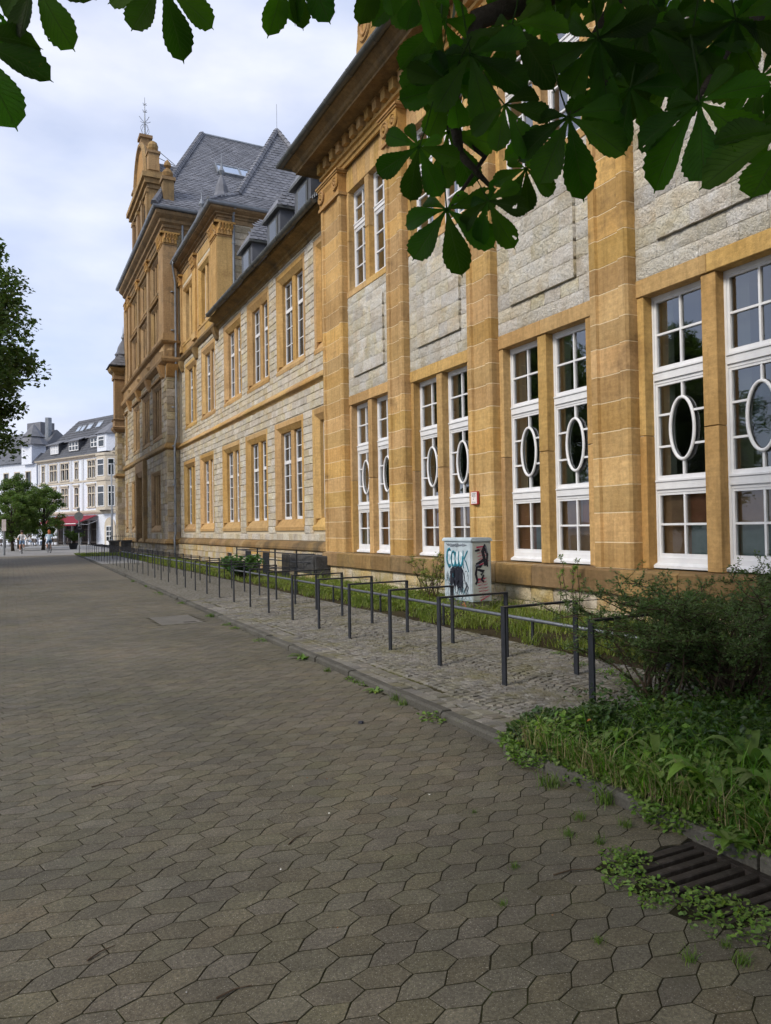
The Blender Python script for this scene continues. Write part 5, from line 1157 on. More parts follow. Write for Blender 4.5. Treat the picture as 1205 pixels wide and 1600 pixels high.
# --- posts and signs across the street
sp_ = thing('sign_post', 'thin post with a round sign seen from behind at the lawn tip', 'sign post', (4.42, 56.9, 0))
obj('post', MB().tube([(0, 0, -.1), (0, 0, 3.35)], .045, 8), 'pole_grey', sp_)
obj('round_sign', MB().lathe([(.0, -.01), (.30, -.01), (.30, .01), (.0, .01)], (0, 0, 0), 20), 'sign_back', sp_).matrix_local = Matrix.Translation((-.02, -.07, 2.72)) @ Matrix.Rotation(R(90), 4, 'X')
obj('clip', MB().box(-.09, .09, -.08, .05, 2.6, 2.64).box(-.09, .09, -.08, .05, 2.86, 2.9), 'pole_grey', sp_); obj('small_sign', MB().box(-.30, .30, -.06, -.04, 1.55, 1.80).box(-.12, .12, -.1, .02, 1.85, 2.0), 'ink_black', sp_)
obj('top_sign', MB().box(-.14, .06, -.06, -.04, 3.1, 3.3), 'sign_back', sp_)
lp = thing('lamp_post', 'tall slim grey pole in front of the white corner house', 'pole', (8.15, 70, 0))
obj('pole', MB().tube([(0, 0, -.1), (0, 0, 3), (0, 0, 7.7)], [.10, .085, .06], 10), 'pole_grey', lp, smooth=True); obj('base_sleeve', MB().tube([(0, 0, 0), (0, 0, .9)], .13, 10), 'pole_grey', lp)
obj('lamp_arm', MB().tube([(0, 0, 7.6), (.5, .3, 7.9), (1.4, .8, 7.95)], .045, 6), 'pole_grey', lp)
bp = thing('signal_pole', 'short stout grey pole at the left edge of the street', 'pole', (-.36, 60.5, 0))
obj('pole', MB().tube([(0, 0, -.1), (0, 0, 2.55)], .09, 10), 'pole_grey', bp); obj('head', MB().box(-.14, .14, -.14, .14, 1.75, 2.6), 'sign_white', bp)

# ================================================================== THE WHITE CORNER HOUSE AND ITS NEIGHBOURS
WR = math.atan2(7.8, 17.1)
wh = thing('corner_house', 'white gabled town house with dark mansard roof and red cafe awning', 'house', (11.3, 92.9, 0), WR)
PW = PL('x', 0.0)
rowU = [(16.9, 17.9, 1), (13.7, 15.75, 2), (10.7, 12.9, 2), (8.4, 9.4, 1), (4.4, 6.3, 2)]
rowL = [(16.5, 17.5, 1), (13.9, 15.6, 2), (10.9, 12.75, 2), (8.35, 9.5, 1), (4.5, 6.3, 2)]
wops = [(a, b, 8.25, 10.4) for a, b, n in rowU] + [(a, b, 4.7, 7.2) for a, b, n in rowL] + [(4.0, 14.2, .0, 3.0)]
m = MB(); wall_sheet(m, PW, -1.0, 18.8, 0, 11.0, wops, 0, .3); m.quad((0, 18.8, 0), (9, 18.8, 0), (9, 18.8, 11), (0, 18.8, 11)); m.quad((0, -1, 0), (9, -1, 0), (9, -1, 11), (0, -1, 11)); m.quad((9, -1, 0), (9, 18.8, 0), (9, 18.8, 11), (9, -1, 11))
obj('wall', m, 'render_white', wh)
def town_window(root, pl, a0, a1, b0, b1, n, trim='trim_beige', hood=False):
    s = MB(); j = .16
    for q in ((a0, a0 + j, b0, b1), (a1 - j, a1, b0, b1)): s.pbox(pl, *q, -.25, .05)
    s.pbox(pl, a0 - .05, a1 + .05, b1, b1 + .2, -.1, .09); s.pbox(pl, a0 - .1, a1 + .1, b0 - .16, b0, -.25, .14); w = (a1 - a0 - 2 * j - .16 * (n - 1)) / n
    zt = b0 + (b1 - b0) * .66
    for k_ in range(1, n): c = a0 + j + k_ * w + (k_ - .5) * .16; s.pbox(pl, c - .08, c + .08, b0, b1, -.25, .03)
    s.pbox(pl, a0 + j, a1 - j, zt - .07, zt + .07, -.25, .02)
    if hood: s.pbox(pl, a0 - .15, a1 + .15, b1 + .2, b1 + .38, -.1, .2)
    wn_ = obj('window', s, trim, root)
    for k_ in range(n):
        p0 = a0 + j + k_ * (w + .16)
        f = MB(); f.pbox(pl, p0, p0 + .07, b0, b1, -.22, -.14); f.pbox(pl, p0 + w - .07, p0 + w, b0, b1, -.22, -.14); f.pbox(pl, p0 + .07, p0 + w - .07, b0, b0 + .08, -.22, -.14); f.pbox(pl, p0 + .07, p0 + w - .07, b1 - .08, b1, -.22, -.14); obj('frame', f, 'white_paint', wn_)
        for q0, q1 in ((b0, zt), (zt, b1)): pane(wn_, pl, p0, p0 + w, q0, q1, -.2, 'far_glass', wob=.02)
for a, b, n in rowU: town_window(wh, PW, a, b, 8.25, 10.4, n)
for a, b, n in rowL: town_window(wh, PW, a, b, 4.7, 7.2, n, hood=True)
for nm, pr, mt in (('cornice', [(0, 10.75), (.1, 10.75), (.2, 10.9), (.45, 11.0), (.5, 11.15), (0, 11.2)], 'trim_beige'), ('string_course', [(0, 7.75), (.08, 7.8), (.08, 8.0), (0, 8.05)], 'trim_beige'), ('shop_cornice', [(0, 3.75), (.15, 3.8), (.28, 4.0), (.3, 4.15), (0, 4.25)], 'trim_beige')):
    obj(nm, MB().extr([(-p[0], p[1]) for p in pr], lambda p, t_: (p[0], t_, p[1]), -1.0, 18.9), mt, wh)
for a in (18.55, 16.3, 13.25, 10.2, 7.4, 3.75): obj('pilaster_strip', MB().pbox(PW, a - .22, a + .22, 4.3, 10.7, 0, .06), 'render_grey', wh)
# octagonal oriel
oc = MB(); ob2 = [(0, 3.3), (-1.0, 2.55), (-1.0, .55), (0, -.2)]
for z0, z1, mt in ((4.2, 10.8, 0),):
    for p, q in zip(ob2[:-1], ob2[1:]): oc.quad((*p, z0), (*q, z0), (*q, z1), (*p, z1))
orl = obj('oriel', oc, 'trim_beige', wh)
def oriel_win(p, q, s0, s1, b0, b1, mt='trim_beige'):
    p, q = Vector(p), Vector(q); d = (q - p).normalized(); n = Vector((d.y, -d.x)); n = n if n.x < 0 or (abs(n.x) < .01 and n.y < 0) else -n
    def T(s_, z, o): r = p + d * s_ + n * o; return (r.x, r.y, z)
    s = MB()
    def bx(a0, a1, z0, z1, o0, o1): c = [T(a, z, o) for o in (o0, o1) for a, z in ((a0, z0), (a1, z0), (a1, z1), (a0, z1))]; s.add(c, [(4, 5, 6, 7), (0, 1, 5, 4), (1, 2, 6, 5), (2, 3, 7, 6), (3, 0, 4, 7)])
    bx(s0, s0 + .08, b0, b1, 0, .06); bx(s1 - .08, s1, b0, b1, 0, .06); bx(s0, s1, b0, b0 + .1, 0, .07); bx(s0, s1, b1 - .1, b1, 0, .07); zt = b0 + (b1 - b0) * .66; bx(s0, s1, zt - .05, zt + .05, 0, .065)
    w_ = obj('window', s, 'white_paint', wh); obj('pane', MB().quad(T(s0, b0, .015), T(s1, b0, .015), T(s1, b1, .015), T(s0, b1, .015)), 'far_glass', w_)
for b0, b1 in ((8.25, 10.3), (4.6, 7.1)):
    oriel_win(ob2[0], ob2[1], .25, 1.0, b0, b1); oriel_win(ob2[1], ob2[2], .3, 1.7, b0, b1); oriel_win(ob2[2], ob2[3], .25, 1.0, b0, b1)
for z in (4.2, 7.7, 10.7): 
    oc = MB()
    for p, q in zip(ob2[:-1], ob2[1:]): oc.add([(p[0] - .12, p[1], z), (q[0] - .12, q[1], z), (q[0] - .12, q[1], z + .3), (p[0] - .12, p[1], z + .3), (p[0] + .2, p[1], z + .3), (q[0] + .2, q[1], z + .3), (p[0] + .2, p[1], z), (q[0] + .2, q[1], z)], [(0, 1, 2, 3), (3, 2, 5, 4), (0, 1, 7, 6)])
    obj('oriel_band', oc, 'trim_beige', wh)
# ground floor: dark cafe opening, posts, arched door
obj('cafe_interior', MB().box(.25, 3.0, 4.0, 14.2, .0, 3.1), 'cafe_dark', wh)
for a in (4.2, 6.2, 8.2, 10.2, 12.2, 14.0): obj('shop_post', MB().pbox(PW, a - .12, a + .12, 0, 3.1, -.2, .02), 'render_grey', wh)
for a in (5.2, 7.2, 9.2, 11.2, 13.2): town_window(wh, PL('x', .22), a - .7, a + .7, .4, 2.7, 1, 'furniture')
ad = MB(); ad.pbox(PW, .1, 2.4, 0, 2.3, 0, .10)
for i in range(8):
    a0, a1 = math.pi * i / 8, math.pi * (i + 1) / 8; ad.add([(-.10, 1.25 + 1.15 * math.cos(t_), 2.3 + 1.0 * math.sin(t_)) for t_ in (a0, a1)] + [(-.10, 1.25, 2.3)], [(0, 1, 2)])
dr = obj('arched_door', ad, 'trim_beige', wh); obj('door_leaf', MB().pbox(PW, .55, 1.95, 0, 2.3, .1, .16), 'white_paint', dr)
for k_ in range(2):
    for r_ in range(3): obj('door_pane', MB().pbox(PW, .65 + k_ * .65, 1.2 + k_ * .65, .5 + r_ * .6, 1.0 + r_ * .6, .16, .17), 'far_glass', dr)
# awning
aw = MB(); aw.add([(-.1, 3.9, 3.65), (-.1, 14.0, 3.65), (-3.0, 13.8, 2.62), (-3.0, 3.7, 2.62), (-.1, 3.9, 3.61), (-.1, 14.0, 3.61), (-3.0, 13.8, 2.58), (-3.0, 3.7, 2.58)], [(0, 1, 2, 3), (4, 5, 6, 7), (0, 3, 7, 4), (1, 2, 6, 5)])
awn = obj('awning', aw, 'awning_red', wh); obj('valance', MB().box(-3.02, -2.98, 3.7, 13.8, 2.36, 2.60), 'awning_red', awn); obj('front_rail', MB().tube([(-3.02, 3.7, 2.60), (-3.02, 13.8, 2.60)], .05, 6), 'white_paint', awn)
for a in (4.0, 7.0, 10.2, 13.4): obj('awning_arm', MB().tube([(0, a, 3.0), (-1.4, a, 2.5), (-2.95, a, 2.58)], .035, 5), 'white_paint', awn)
# mansard roof
RP = [(-.45, 11.15), (2.6, 16.2)]
mr = MB(); mr.quad((RP[0][0], -1.2, 11.15), (RP[0][0], 18.9, 11.15), (2.6, 13.0, 16.3), (2.6, -1.2, 16.3)); mr.poly([(RP[0][0], 18.9, 11.15), (9.5, 18.9, 11.15), (6.4, 13.0, 16.3), (2.6, 13.0, 16.3)]); mr.quad((2.6, 13.0, 16.3), (2.6, -1.2, 16.3), (6.4, -1.2, 16.3), (6.4, 13.0, 16.3)); mr.quad((6.4, -1.2, 16.3), (6.4, 13.0, 16.3), (9.5, 18.9, 11.15), (9.5, -1.2, 11.15))
roof = obj('roof', mr, 'slate_dark', wh)
rs = MB(); n_ = 15
for i in range(1, n_):
    f_ = i / n_; y1_ = 18.9 + (13.0 - 18.9) * f_; x_, z_ = -.45 + 3.05 * f_, 11.15 + 5.15 * f_
    rs.box(x_ - .05, x_ + .03, -1.2, y1_, z_ - .01, z_ + .03)
obj('tile_courses', rs, 'slate', roof, kind='stuff')
def slope_x(z): return -.45 + 3.05 * (z - 11.15) / 5.15
for (a0, a1, b0, b1) in ((8.04, 10.48, 11.9, 13.15), (3.73, 5.4, 12.0, 13.28), (12.84, 15.08, 11.8, 13.05)):
    xf = slope_x(b0) - .15; dmr = obj('roof_dormer', MB().box(xf, xf + 2.2, a0, a1, b0 - .1, b1), 'slate_dark', wh)
    obj('dormer_roof', MB().add([(xf - .35, a0 - .6, b1), (xf - .35, a1 + .6, b1), (xf + 2.6, a1 + .3, b1 + 1.2), (xf + 2.6, a0 - .3, b1 + 1.2), (xf - .35, a0 - .6, b1 - .12), (xf - .35, a1 + .6, b1 - .12)], [(0, 1, 2, 3), (0, 1, 5, 4), (0, 3, 4), (1, 2, 5)]), 'slate', dmr)
    wn_ = obj('window', MB().pbox(PL('x', xf), a0 + .1, a1 - .1, b0, b1 - .08, 0, .05), 'white_paint', wh); n = 3 if a1 - a0 > 2 else 2; w = (a1 - a0 - .2) / n
    for k_ in range(n):
        for r_ in range(2): obj('pane', MB().pbox(PL('x', xf), a0 + .1 + k_ * w + .09, a0 + .1 + (k_ + 1) * w - .09, b0 + .1 + r_ * .55, b0 + .55 + r_ * .52, .05, .055), 'far_glass' if a0 < 12 else 'render_grey', wn_)
for (a0, a1, b0, b1) in ((11.05, 12.0, 14.6, 15.5), (9.98, 10.9, 14.6, 15.5), (8.3, 9.5, 14.7, 15.6), (6.1, 7.3, 14.75, 15.7), (1.9, 2.9, 14.9, 15.8)):
    x0_, x1_ = slope_x(b0), slope_x(b1); s_ = MB().add([(x0_ - .06, a0, b0 + .03), (x0_ - .06, a1, b0 + .03), (x1_ - .06, a1, b1 + .03), (x1_ - .06, a0, b1 + .03)] + [(x0_ + .05, a0, b0), (x0_ + .05, a1, b0), (x1_ + .05, a1, b1), (x1_ + .05, a0, b1)], [(0, 1, 2, 3), (0, 1, 5, 4), (1, 2, 6, 5), (2, 3, 7, 6), (3, 0, 4, 7)])
    skw = obj('skylight', s_, 'zinc', wh); obj('pane', MB().add([(x0_ - .075, a0 + .12, b0 + .12), (x0_ - .075, a1 - .12, b0 + .12), (x1_ - .095, a1 - .12, b1 - .06), (x1_ - .095, a0 + .12, b1 - .06)], [(0, 1, 2, 3)]), 'skylight_glass', skw)
# white corner turret of the roof
tw = MB(); tp = [(0.2, 3.3), (-.9, 2.5), (-.9, .5), (.2, -.3)]
for p, q in zip(tp[:-1], tp[1:]): tw.quad((*p, 11.2), (*q, 11.2), (*q, 13.3), (*p, 13.3))
ttr = obj('roof_turret', tw, 'render_white', wh); tr_ = MB(); ap = (1.6, 1.4, 15.7); e_ = [(.4, 3.9, 13.3), (-1.2, 2.7, 13.3), (-1.2, .3, 13.3), (.4, -.8, 13.3)]
for p, q in zip(e_[:-1], e_[1:]): tr_.poly([p, q, ap])
obj('turret_roof', tr_, 'slate', ttr)
for (p, q) in ((tp[0], tp[1]), (tp[1], tp[2])): oriel_win(p, q, .3, 1.0 if p is tp[0] else 1.6, 11.7, 13.0)
# neighbours
def neighbour(name, label, loc, rz, L, Hh, roof_h, wallm, seed):
    h = thing(name, label, 'house', loc, rz); q = random.Random(seed); pl = PL('x', 0)
    cells = [(1.2 + k_ * 2.6, 2.5 + k_ * 2.6, z, z + 1.9) for k_ in range(int((L - 1.5) / 2.6)) for z in (.9, 4.6, 8.0) if z + 2 < Hh]
    m = MB(); wall_sheet(m, pl, 0, L, 0, Hh, cells, 0, .25); m.quad((0, 0, 0), (9, 0, 0), (9, 0, Hh), (0, 0, Hh)); m.quad((0, L, 0), (9, L, 0), (9, L, Hh), (0, L, Hh)); obj('wall', m, wallm, h)
    for c in cells:
        w_ = obj('window', MB().pbox(pl, c[0], c[0] + .1, c[2], c[3], -.2, .03).pbox(pl, c[1] - .1, c[1], c[2], c[3], -.2, .03).pbox(pl, c[0] - .1, c[1] + .1, c[2] - .12, c[2], -.2, .1).pbox(pl, c[0], c[1], c[3], c[3] + .15, -.1, .06), 'trim_beige', h); pane(w_, pl, c[0], c[1], c[2], c[3], -.15, 'far_glass')
    m = MB(); m.quad((-.4, -.3, Hh), (-.4, L + .3, Hh), (4.5, L - 2, Hh + roof_h), (4.5, 2, Hh + roof_h)); m.poly([(-.4, -.3, Hh), (9.4, -.3, Hh), (4.5, 2, Hh + roof_h)]); m.poly([(-.4, L + .3, Hh), (9.4, L + .3, Hh), (4.5, L - 2, Hh + roof_h)]); m.quad((9.4, -.3, Hh), (9.4, L + .3, Hh), (4.5, L - 2, Hh + roof_h), (4.5, 2, Hh + roof_h)); rr = obj('roof', m, 'slate_dark', h)
    return h, rr
h1, r1 = neighbour('terrace_house', 'grey slate-roofed house with a small turret left of the white house', (3.3, 110.6, 0), WR + .12, 15, 11.2, 5.0, 'render_white', 5)
obj('turret', MB().box(-.5, 1.6, .3, 2.6, 10.9, 13.6), 'render_white', h1); obj('turret_roof', MB().lathe([(2.0, 0), (1.3, 1.0), (1.5, 1.1), (.0, 3.0)], (.6, 1.5, 13.6), 8), 'slate', h1)
obj('vent_pipe', MB().tube([(3.5, 2.5, 14.5), (3.5, 2.5, 17.8)], .45, 10), 'zinc', h1); obj('chimney', MB().box(3.4, 5.6, 4.2, 7.4, 15, 17.4), 'slate', h1)
neighbour('beige_house', 'low beige house behind the cafe trees at the far left', (-3.5, 127, 0), R(75), 22, 8.6, 4.2, 'render_beige', 9)

# ================================================================== CAFE TERRACE
def wpt(lx, ly): c, s = math.cos(WR), math.sin(WR); return (11.3 + lx * c - ly * s, 92.9 + lx * s + ly * c)
tm = MB(); tm.box(-.38, .38, -.38, .38, .72, .75); tm.tube([(0, 0, .02), (0, 0, .72)], .035, 6); tm.box(-.28, .28, -.04, .04, 0, .03); tm.box(-.04, .04, -.28, .28, .001, .031)
tme = tm.mesh('cafe_table', 'furniture')
cm_ = MB(); cm_.box(-.22, .22, -.22, .22, .43, .46); cm_.extr([(.19, .46), (.23, .46), (.30, .90), (.26, .90)], lambda p, t_: (p[0], t_, p[1]), -.21, .21)
for sx_ in (-1, 1):
    for sy_ in (-1, 1): cm_.tube([(sx_ * .2, sy_ * .19, .44), (sx_ * .24, sy_ * .21, 0)], .018, 5)
cme = cm_.mesh('cafe_chair', 'furniture')
places = [(-4.2, 5.5), (-4.4, 8.6), (-4.0, 11.4), (-4.6, 14.6), (-7.4, 6.8), (-7.6, 10.4), (-7.2, 13.8), (-8.0, 17.5), (-5.6, 18.6), (-10.4, 15.2)]
q_ = random.Random(4)
for i, (lx, ly) in enumerate(places):
    x, y = wpt(lx, ly)
    tag(link('cafe_table', tme, None, (x, y, .004), (0, 0, q_.uniform(0, 1))), 'small dark cafe table on the terrace before the white house', 'table', 'cafe tables')
    for k_ in range(3):
        a = q_.uniform(0, .6) + k_ * 2.1
        tag(link('cafe_chair', cme, None, (x + .75 * math.cos(a), y + .75 * math.sin(a), .004), (0, 0, a)), 'dark cafe chair drawn up to a terrace table', 'chair', 'cafe chairs')
for i, (lx, ly, lb) in enumerate(((-6.2, 9.2, 'closed pale parasol standing nearest the red awning'), (-9.0, 16.8, 'closed pale parasol standing near the beige house'))):
    x, y = wpt(lx, ly); ps = thing('parasol', lb, 'parasol', (x, y, 0), 0, 'closed parasols')
    obj('pole', MB().tube([(0, 0, 0), (0, 0, 2.7)], .03, 6), 'white_paint', ps); obj('canopy', MB().lathe([(.03, 1.15), (.16, 1.2), (.14, 1.8), (.10, 2.4), (.03, 2.75)], (0, 0, 0), 8), 'parasol_cloth', ps); obj('base', MB().box(-.25, .25, -.25, .25, 0, .07), 'furniture', ps)
for i in range(9):
    bd = wpt(-11.5 - .25 * i, 3.0 + i * 2.0)
    tag(obj('bollard', MB().lathe([(.07, 0), (.07, .75), (.09, .77), (.09, .85), (.05, .9)], (bd[0], bd[1], 0), 8), 'dark_steel'), 'short dark bollard in the row before the cafe terrace, %s from the potted bush side' % ordinal(i), 'bollard', 'bollards before the terrace')

# ================================================================== PEOPLE
def skinned(name, J, bones, colour, mats, root, parent):
    """one continuous body grown over a skeleton; colour(center) picks the clothing"""
    names = list(J); me = bpy.data.meshes.new(name); me.from_pydata([J[n][:3] for n in names], [(names.index(a), names.index(b)) for a, b in bones], [])
    o = bpy.data.objects.new(name, me); col.objects.link(o)
    sk_ = o.modifiers.new('skin', 'SKIN'); sk_.use_smooth_shade = True
    for i, n in enumerate(names):
        v_ = me.skin_vertices[0].data[i]; v_.radius = (J[n][3], J[n][3] * (J[n][4] if len(J[n]) > 4 else 1)); v_.use_root = (n == root)
    o.modifiers.new('sub', 'SUBSURF').levels = 1
    dg_ = bpy.context.evaluated_depsgraph_get(); new = bpy.data.meshes.new_from_object(o.evaluated_get(dg_)); bpy.data.objects.remove(o)
    new.materials.clear()
    for m_ in mats: new.materials.append(MATS[m_])
    for p in new.polygons: p.material_index = colour(p.center); p.use_smooth = True
    return link(name, new, parent)
BON = [('hip', 'waist'), ('waist', 'chest'), ('chest', 'neck'), ('neck', 'head'), ('head', 'crown')] + [(a + s, b + s) for s in 'LR' for a, b in (('sh', 'el'), ('el', 'wr'), ('wr', 'hand'), ('thigh', 'knee'), ('knee', 'ank'), ('ank', 'toe'))] + [('chest', 'shL'), ('chest', 'shR'), ('hip', 'thighL'), ('hip', 'thighR')]
def rider(label, loc, rotz, mats, hair, hair_len, group):
    """seated on a bicycle, hands on the bar, one pedal down; faces +y"""
    p = thing('person', label, 'person', loc, rotz, group)
    J = dict(hip=(0, -.18, .98, .15), waist=(0, -.15, 1.13, .125), chest=(0, -.07, 1.36, .135), neck=(0, -.03, 1.53, .055), head=(0, 0, 1.63, .085), crown=(0, .0, 1.74, .075))
    for s, e in (('L', -1), ('R', 1)):
        J.update({'sh' + s: (e * .19, -.06, 1.44, .062), 'el' + s: (e * .27, .12, 1.22, .045), 'wr' + s: (e * .25, .34, 1.09, .032), 'hand' + s: (e * .24, .42, 1.07, .035),
                  'thigh' + s: (e * .10, -.14, .94, .10), 'knee' + s: (e * .13, .20, .62 if e > 0 else .78, .065), 'ank' + s: (e * .12, .06 if e > 0 else .12, .24 if e > 0 else .42, .045), 'toe' + s: (e * .12, .22 if e > 0 else .28, .20 if e > 0 else .38, .04)})
    def colr(c):
        if c.z > 1.50: return 2
        if c.z > 1.03 and abs(c.x) < .30 and not (c.y > .16): return 0
        if c.z > 1.03: return 2
        if c.z > .72: return 1
        return 3 if c.z < .29 or (c.z < .46 and c.x < 0 and c.y > .14) else 2
    skinned('body', J, BON, colr, mats, 'hip', p)
    hm = MB(); hm.lathe([(.02, .16), (.085, .12), (.112, .04), (.105, -.03), (.08, -.04)], (0, -.02, 1.67), 10)
    if hair_len: hm.extr([(-.10, 1.70), (.10, 1.70), (.12, 1.70 - hair_len), (-.12, 1.70 - hair_len)], lambda q, t_: (q[0], t_, q[1]), -.14, -.08)
    obj('hair', hm, hair, p, smooth=True)
    for e in (-1, 1): obj('eye', MB().lathe([(.0, -.008), (.011, 0), (0, .008)], (e * .032, .083, 1.665), 6), 'ink_black', p)
    b = thing('bicycle', 'bicycle ridden by the ' + label.split(' riding')[0], 'bicycle', loc, rotz, 'bicycles')
    for yy in (-.52, .52):
        w_ = obj('wheel', MB().tube([(0, yy + .31 * math.cos(a), .34 + .31 * math.sin(a)) for a in np.linspace(0, 2 * math.pi, 25)[:-1]], .012, 5, closed=True), 'galvanised', b)
        obj('tyre', MB().tube([(0, yy + .335 * math.cos(a), .34 + .335 * math.sin(a)) for a in np.linspace(0, 2 * math.pi, 25)[:-1]], .02, 6, closed=True), 'rubber', w_)
        sp2 = MB()
        for a in np.linspace(0, 2 * math.pi, 13)[:-1]: sp2.tube([(0, yy, .34), (0, yy + .31 * math.cos(a), .34 + .31 * math.sin(a))], .003, 3)
        obj('spokes', sp2, 'galvanised', w_)
    fm_ = MB()
    for q in ([(0, -.52, .34), (0, -.05, .30)], [(0, -.05, .30), (0, -.20, .86)], [(0, -.52, .34), (0, -.17, .75)], [(0, -.05, .30), (0, .38, .76)], [(0, -.17, .74), (0, .36, .86)], [(0, .52, .34), (0, .36, .80), (0, .33, 1.02)]): fm_.tube(q, .018, 6)
    obj('frame', fm_, 'dark_steel', b); obj('handlebar', MB().tube([(-.27, .42, 1.04), (-.12, .36, 1.03), (.12, .36, 1.03), (.27, .42, 1.04)], .014, 6), 'galvanised', b)
    obj('saddle', MB().extr([(-.08, .86), (.08, .86), (.06, .92), (-.06, .92)], lambda q, t_: (q[0], t_, q[1]), -.32, -.06), 'rubber', b); obj('pedal', MB().box(.05, .17, .0, .1, .13, .16).box(-.17, -.05, .05, .15, .34, .37), 'rubber', b)
rider('person in a white shirt and denim shorts riding towards the camera', (.85, 63.5, 0), R(178), ['cloth_white', 'denim', 'skin', 'cloth_white'], 'hair_dark', 0, 'cyclists on the cross street')
rider('person with long red hair and a light blue top riding away', (2.80, 64.5, 0), R(8), ['cloth_blue', 'denim', 'skin', 'cloth_white'], 'hair_red', .34, 'cyclists on the cross street')
def sitter(label, loc, rotz, top, hair):
    p = thing('person', label, 'person', loc, rotz, 'guests on the cafe terrace')
    J = dict(hip=(0, 0, .54, .14), waist=(0, .02, .70, .12), chest=(0, .03, .94, .135), neck=(0, .05, 1.11, .055), head=(0, .07, 1.20, .085), crown=(0, .07, 1.31, .072))
    for s, e in (('L', -1), ('R', 1)):
        J.update({'sh' + s: (e * .19, .04, 1.02, .06), 'el' + s: (e * .25, .16, .82, .045), 'wr' + s: (e * .15, .36, .79, .032), 'hand' + s: (e * .12, .43, .79, .034), 'thigh' + s: (e * .10, .05, .53, .095), 'knee' + s: (e * .12, .44, .52, .065), 'ank' + s: (e * .12, .46, .10, .045), 'toe' + s: (e * .12, .60, .05, .04)})
    skinned('body', J, BON, lambda c: 2 if c.z > 1.08 or (c.y > .27 and c.z > .70) else (0 if c.z > .62 else 1), [top, 'denim', 'skin'], 'hip', p)
    obj('hair', MB().lathe([(.02, .16), (.085, .12), (.112, .04), (.105, -.05), (.07, -.09)], (0, .045, 1.24), 10), hair, p, smooth=True)
for lb, lx, ly, rz, tp_, hr in (('person in a yellow top sitting at the far left cafe table', -7.4, 17.3, 2.2, 'cloth_yellow', 'hair_dark'), ('person in a pink top sitting at the cafe behind the yellow one', -6.0, 18.1, 3.6, 'cloth_pink', 'hair_red'), ('person in a dark top sitting under the red awning', -4.0, 9.3, 1.0, 'cafe_dark', 'hair_dark'), ('person in white sitting under the edge of the red awning', -4.5, 12.1, 4.4, 'cloth_white', 'hair_dark')):
    x, y = wpt(lx, ly); sitter(lb, (x, y, 0), rz, tp_, hr)

# ================================================================== PLANTS
def blades(n, sample, hmin, hmax, w, rg, lean=.5):
    P_ = sample(n); a = rg.uniform(0, 2 * np.pi, n); h = rg.uniform(hmin, hmax, n) * rg.uniform(.6, 1, n); ln = rg.uniform(.1, lean, n) * h
    d = np.c_[np.cos(a), np.sin(a), np.zeros(n)]; s = np.c_[-np.sin(a), np.cos(a), np.zeros(n)] * w * rg.uniform(.6, 1.3, n)[:, None] * .5; Z = np.array([0, 0, 1.])
    V = np.stack([P_ - s, P_ + s, P_ + d * (ln * .3)[:, None] + Z * (h * .6)[:, None] + s * .8, P_ + d * (ln * .3)[:, None] + Z * (h * .6)[:, None] - s * .8, P_ + d * ln[:, None] + Z * h[:, None] + s * .12, P_ + d * ln[:, None] + Z * h[:, None] - s * .12], 1).reshape(-1, 3)
    i = np.arange(n)[:, None] * 6; F = np.concatenate([i + np.array([0, 1, 2, 3]), i + np.array([3, 2, 4, 5])], 0)
    return V, F
def join(parts):
    V, F, o = [], [], 0
    for v, f in parts: V.append(v); F.append(f + o); o += len(v)
    return np.vstack(V), np.vstack(F)
def leaves(P_, size, rg, flat=.35, aspect=1.6, dirs=None):
    """single small folded leaves at the points P_"""
    n = len(P_); nrm_ = rg.normal(0, 1, (n, 3)); nrm_[:, 2] = np.abs(nrm_[:, 2]) + flat * 2; nrm_ /= np.linalg.norm(nrm_, axis=1)[:, None]
    u = rg.normal(0, 1, (n, 3)) if dirs is None else dirs + rg.normal(0, .4, (n, 3)); u -= (u * nrm_).sum(1)[:, None] * nrm_; u /= np.linalg.norm(u, axis=1)[:, None] + 1e-9; v = np.cross(nrm_, u)
    L = size * rg.uniform(.6, 1.25, n)[:, None]; w = L / aspect * .5
    mid_ = P_ + u * L * .55; V = np.stack([P_, mid_ + v * w + nrm_ * w * .35, P_ + u * L, mid_ - v * w + nrm_ * w * .35], 1).reshape(-1, 3)
    F = np.arange(n)[:, None] * 4 + np.array([0, 1, 2, 3]); return V, F
def clump(n, rg, cell):      # patchy density
    return rg.random(n)
# grass strip along the facade
rg_ = np.random.default_rng(5)
def samp_strip(n):
    y = 4.6 + (21 - 4.6) * rg_.random(n) ** 1.25; e = 6.08 + .12 * np.sin(y * 2.3) + .08 * np.sin(y * 7.1); x = e + (8.35 - e) * rg_.random(n); k_ = np.sin(x * 5 + y * 2.1) + np.sin(y * 4.7 - x * 3) + rg_.normal(0, .7, n) > -.5; x = np.where(k_, x, e + .9 + 1.2 * rg_.random(n)); return np.c_[x, y, .05 + .02 * rg_.random(n)]
V, F = join([blades(30000, samp_strip, .05, .19, .011, rg_, 1.3), blades(2600, lambda n_: samp_strip(n_) * np.array([1, 1, 1.]), .2, .42, .009, rg_, 1.3)])
o = link('grass', np_mesh('grass', V, F, 'grass_strip', True), None, kind='stuff'); o['label'] = 'rough grass growing between the pipe rail and the sandstone wall'; o['category'] = 'grass'
def samp_far(n):
    y = 21 + (57 - 21) * rg_.random(n); x = 6.1 + (8.0 - 6.1) * rg_.random(n); k_ = y > 50; x = np.where(k_, 4.05 + 3.2 * rg_.random(n), x); return np.c_[x, y, np.full(n, .05)]
V, F = blades(16000, samp_far, .06, .16, .025, rg_)
o = link('grass', np_mesh('grass', V, F, 'grass_strip', True), None, kind='stuff'); o['label'] = 'short grass strip and lawn tip beyond the basement railing'; o['category'] = 'grass'
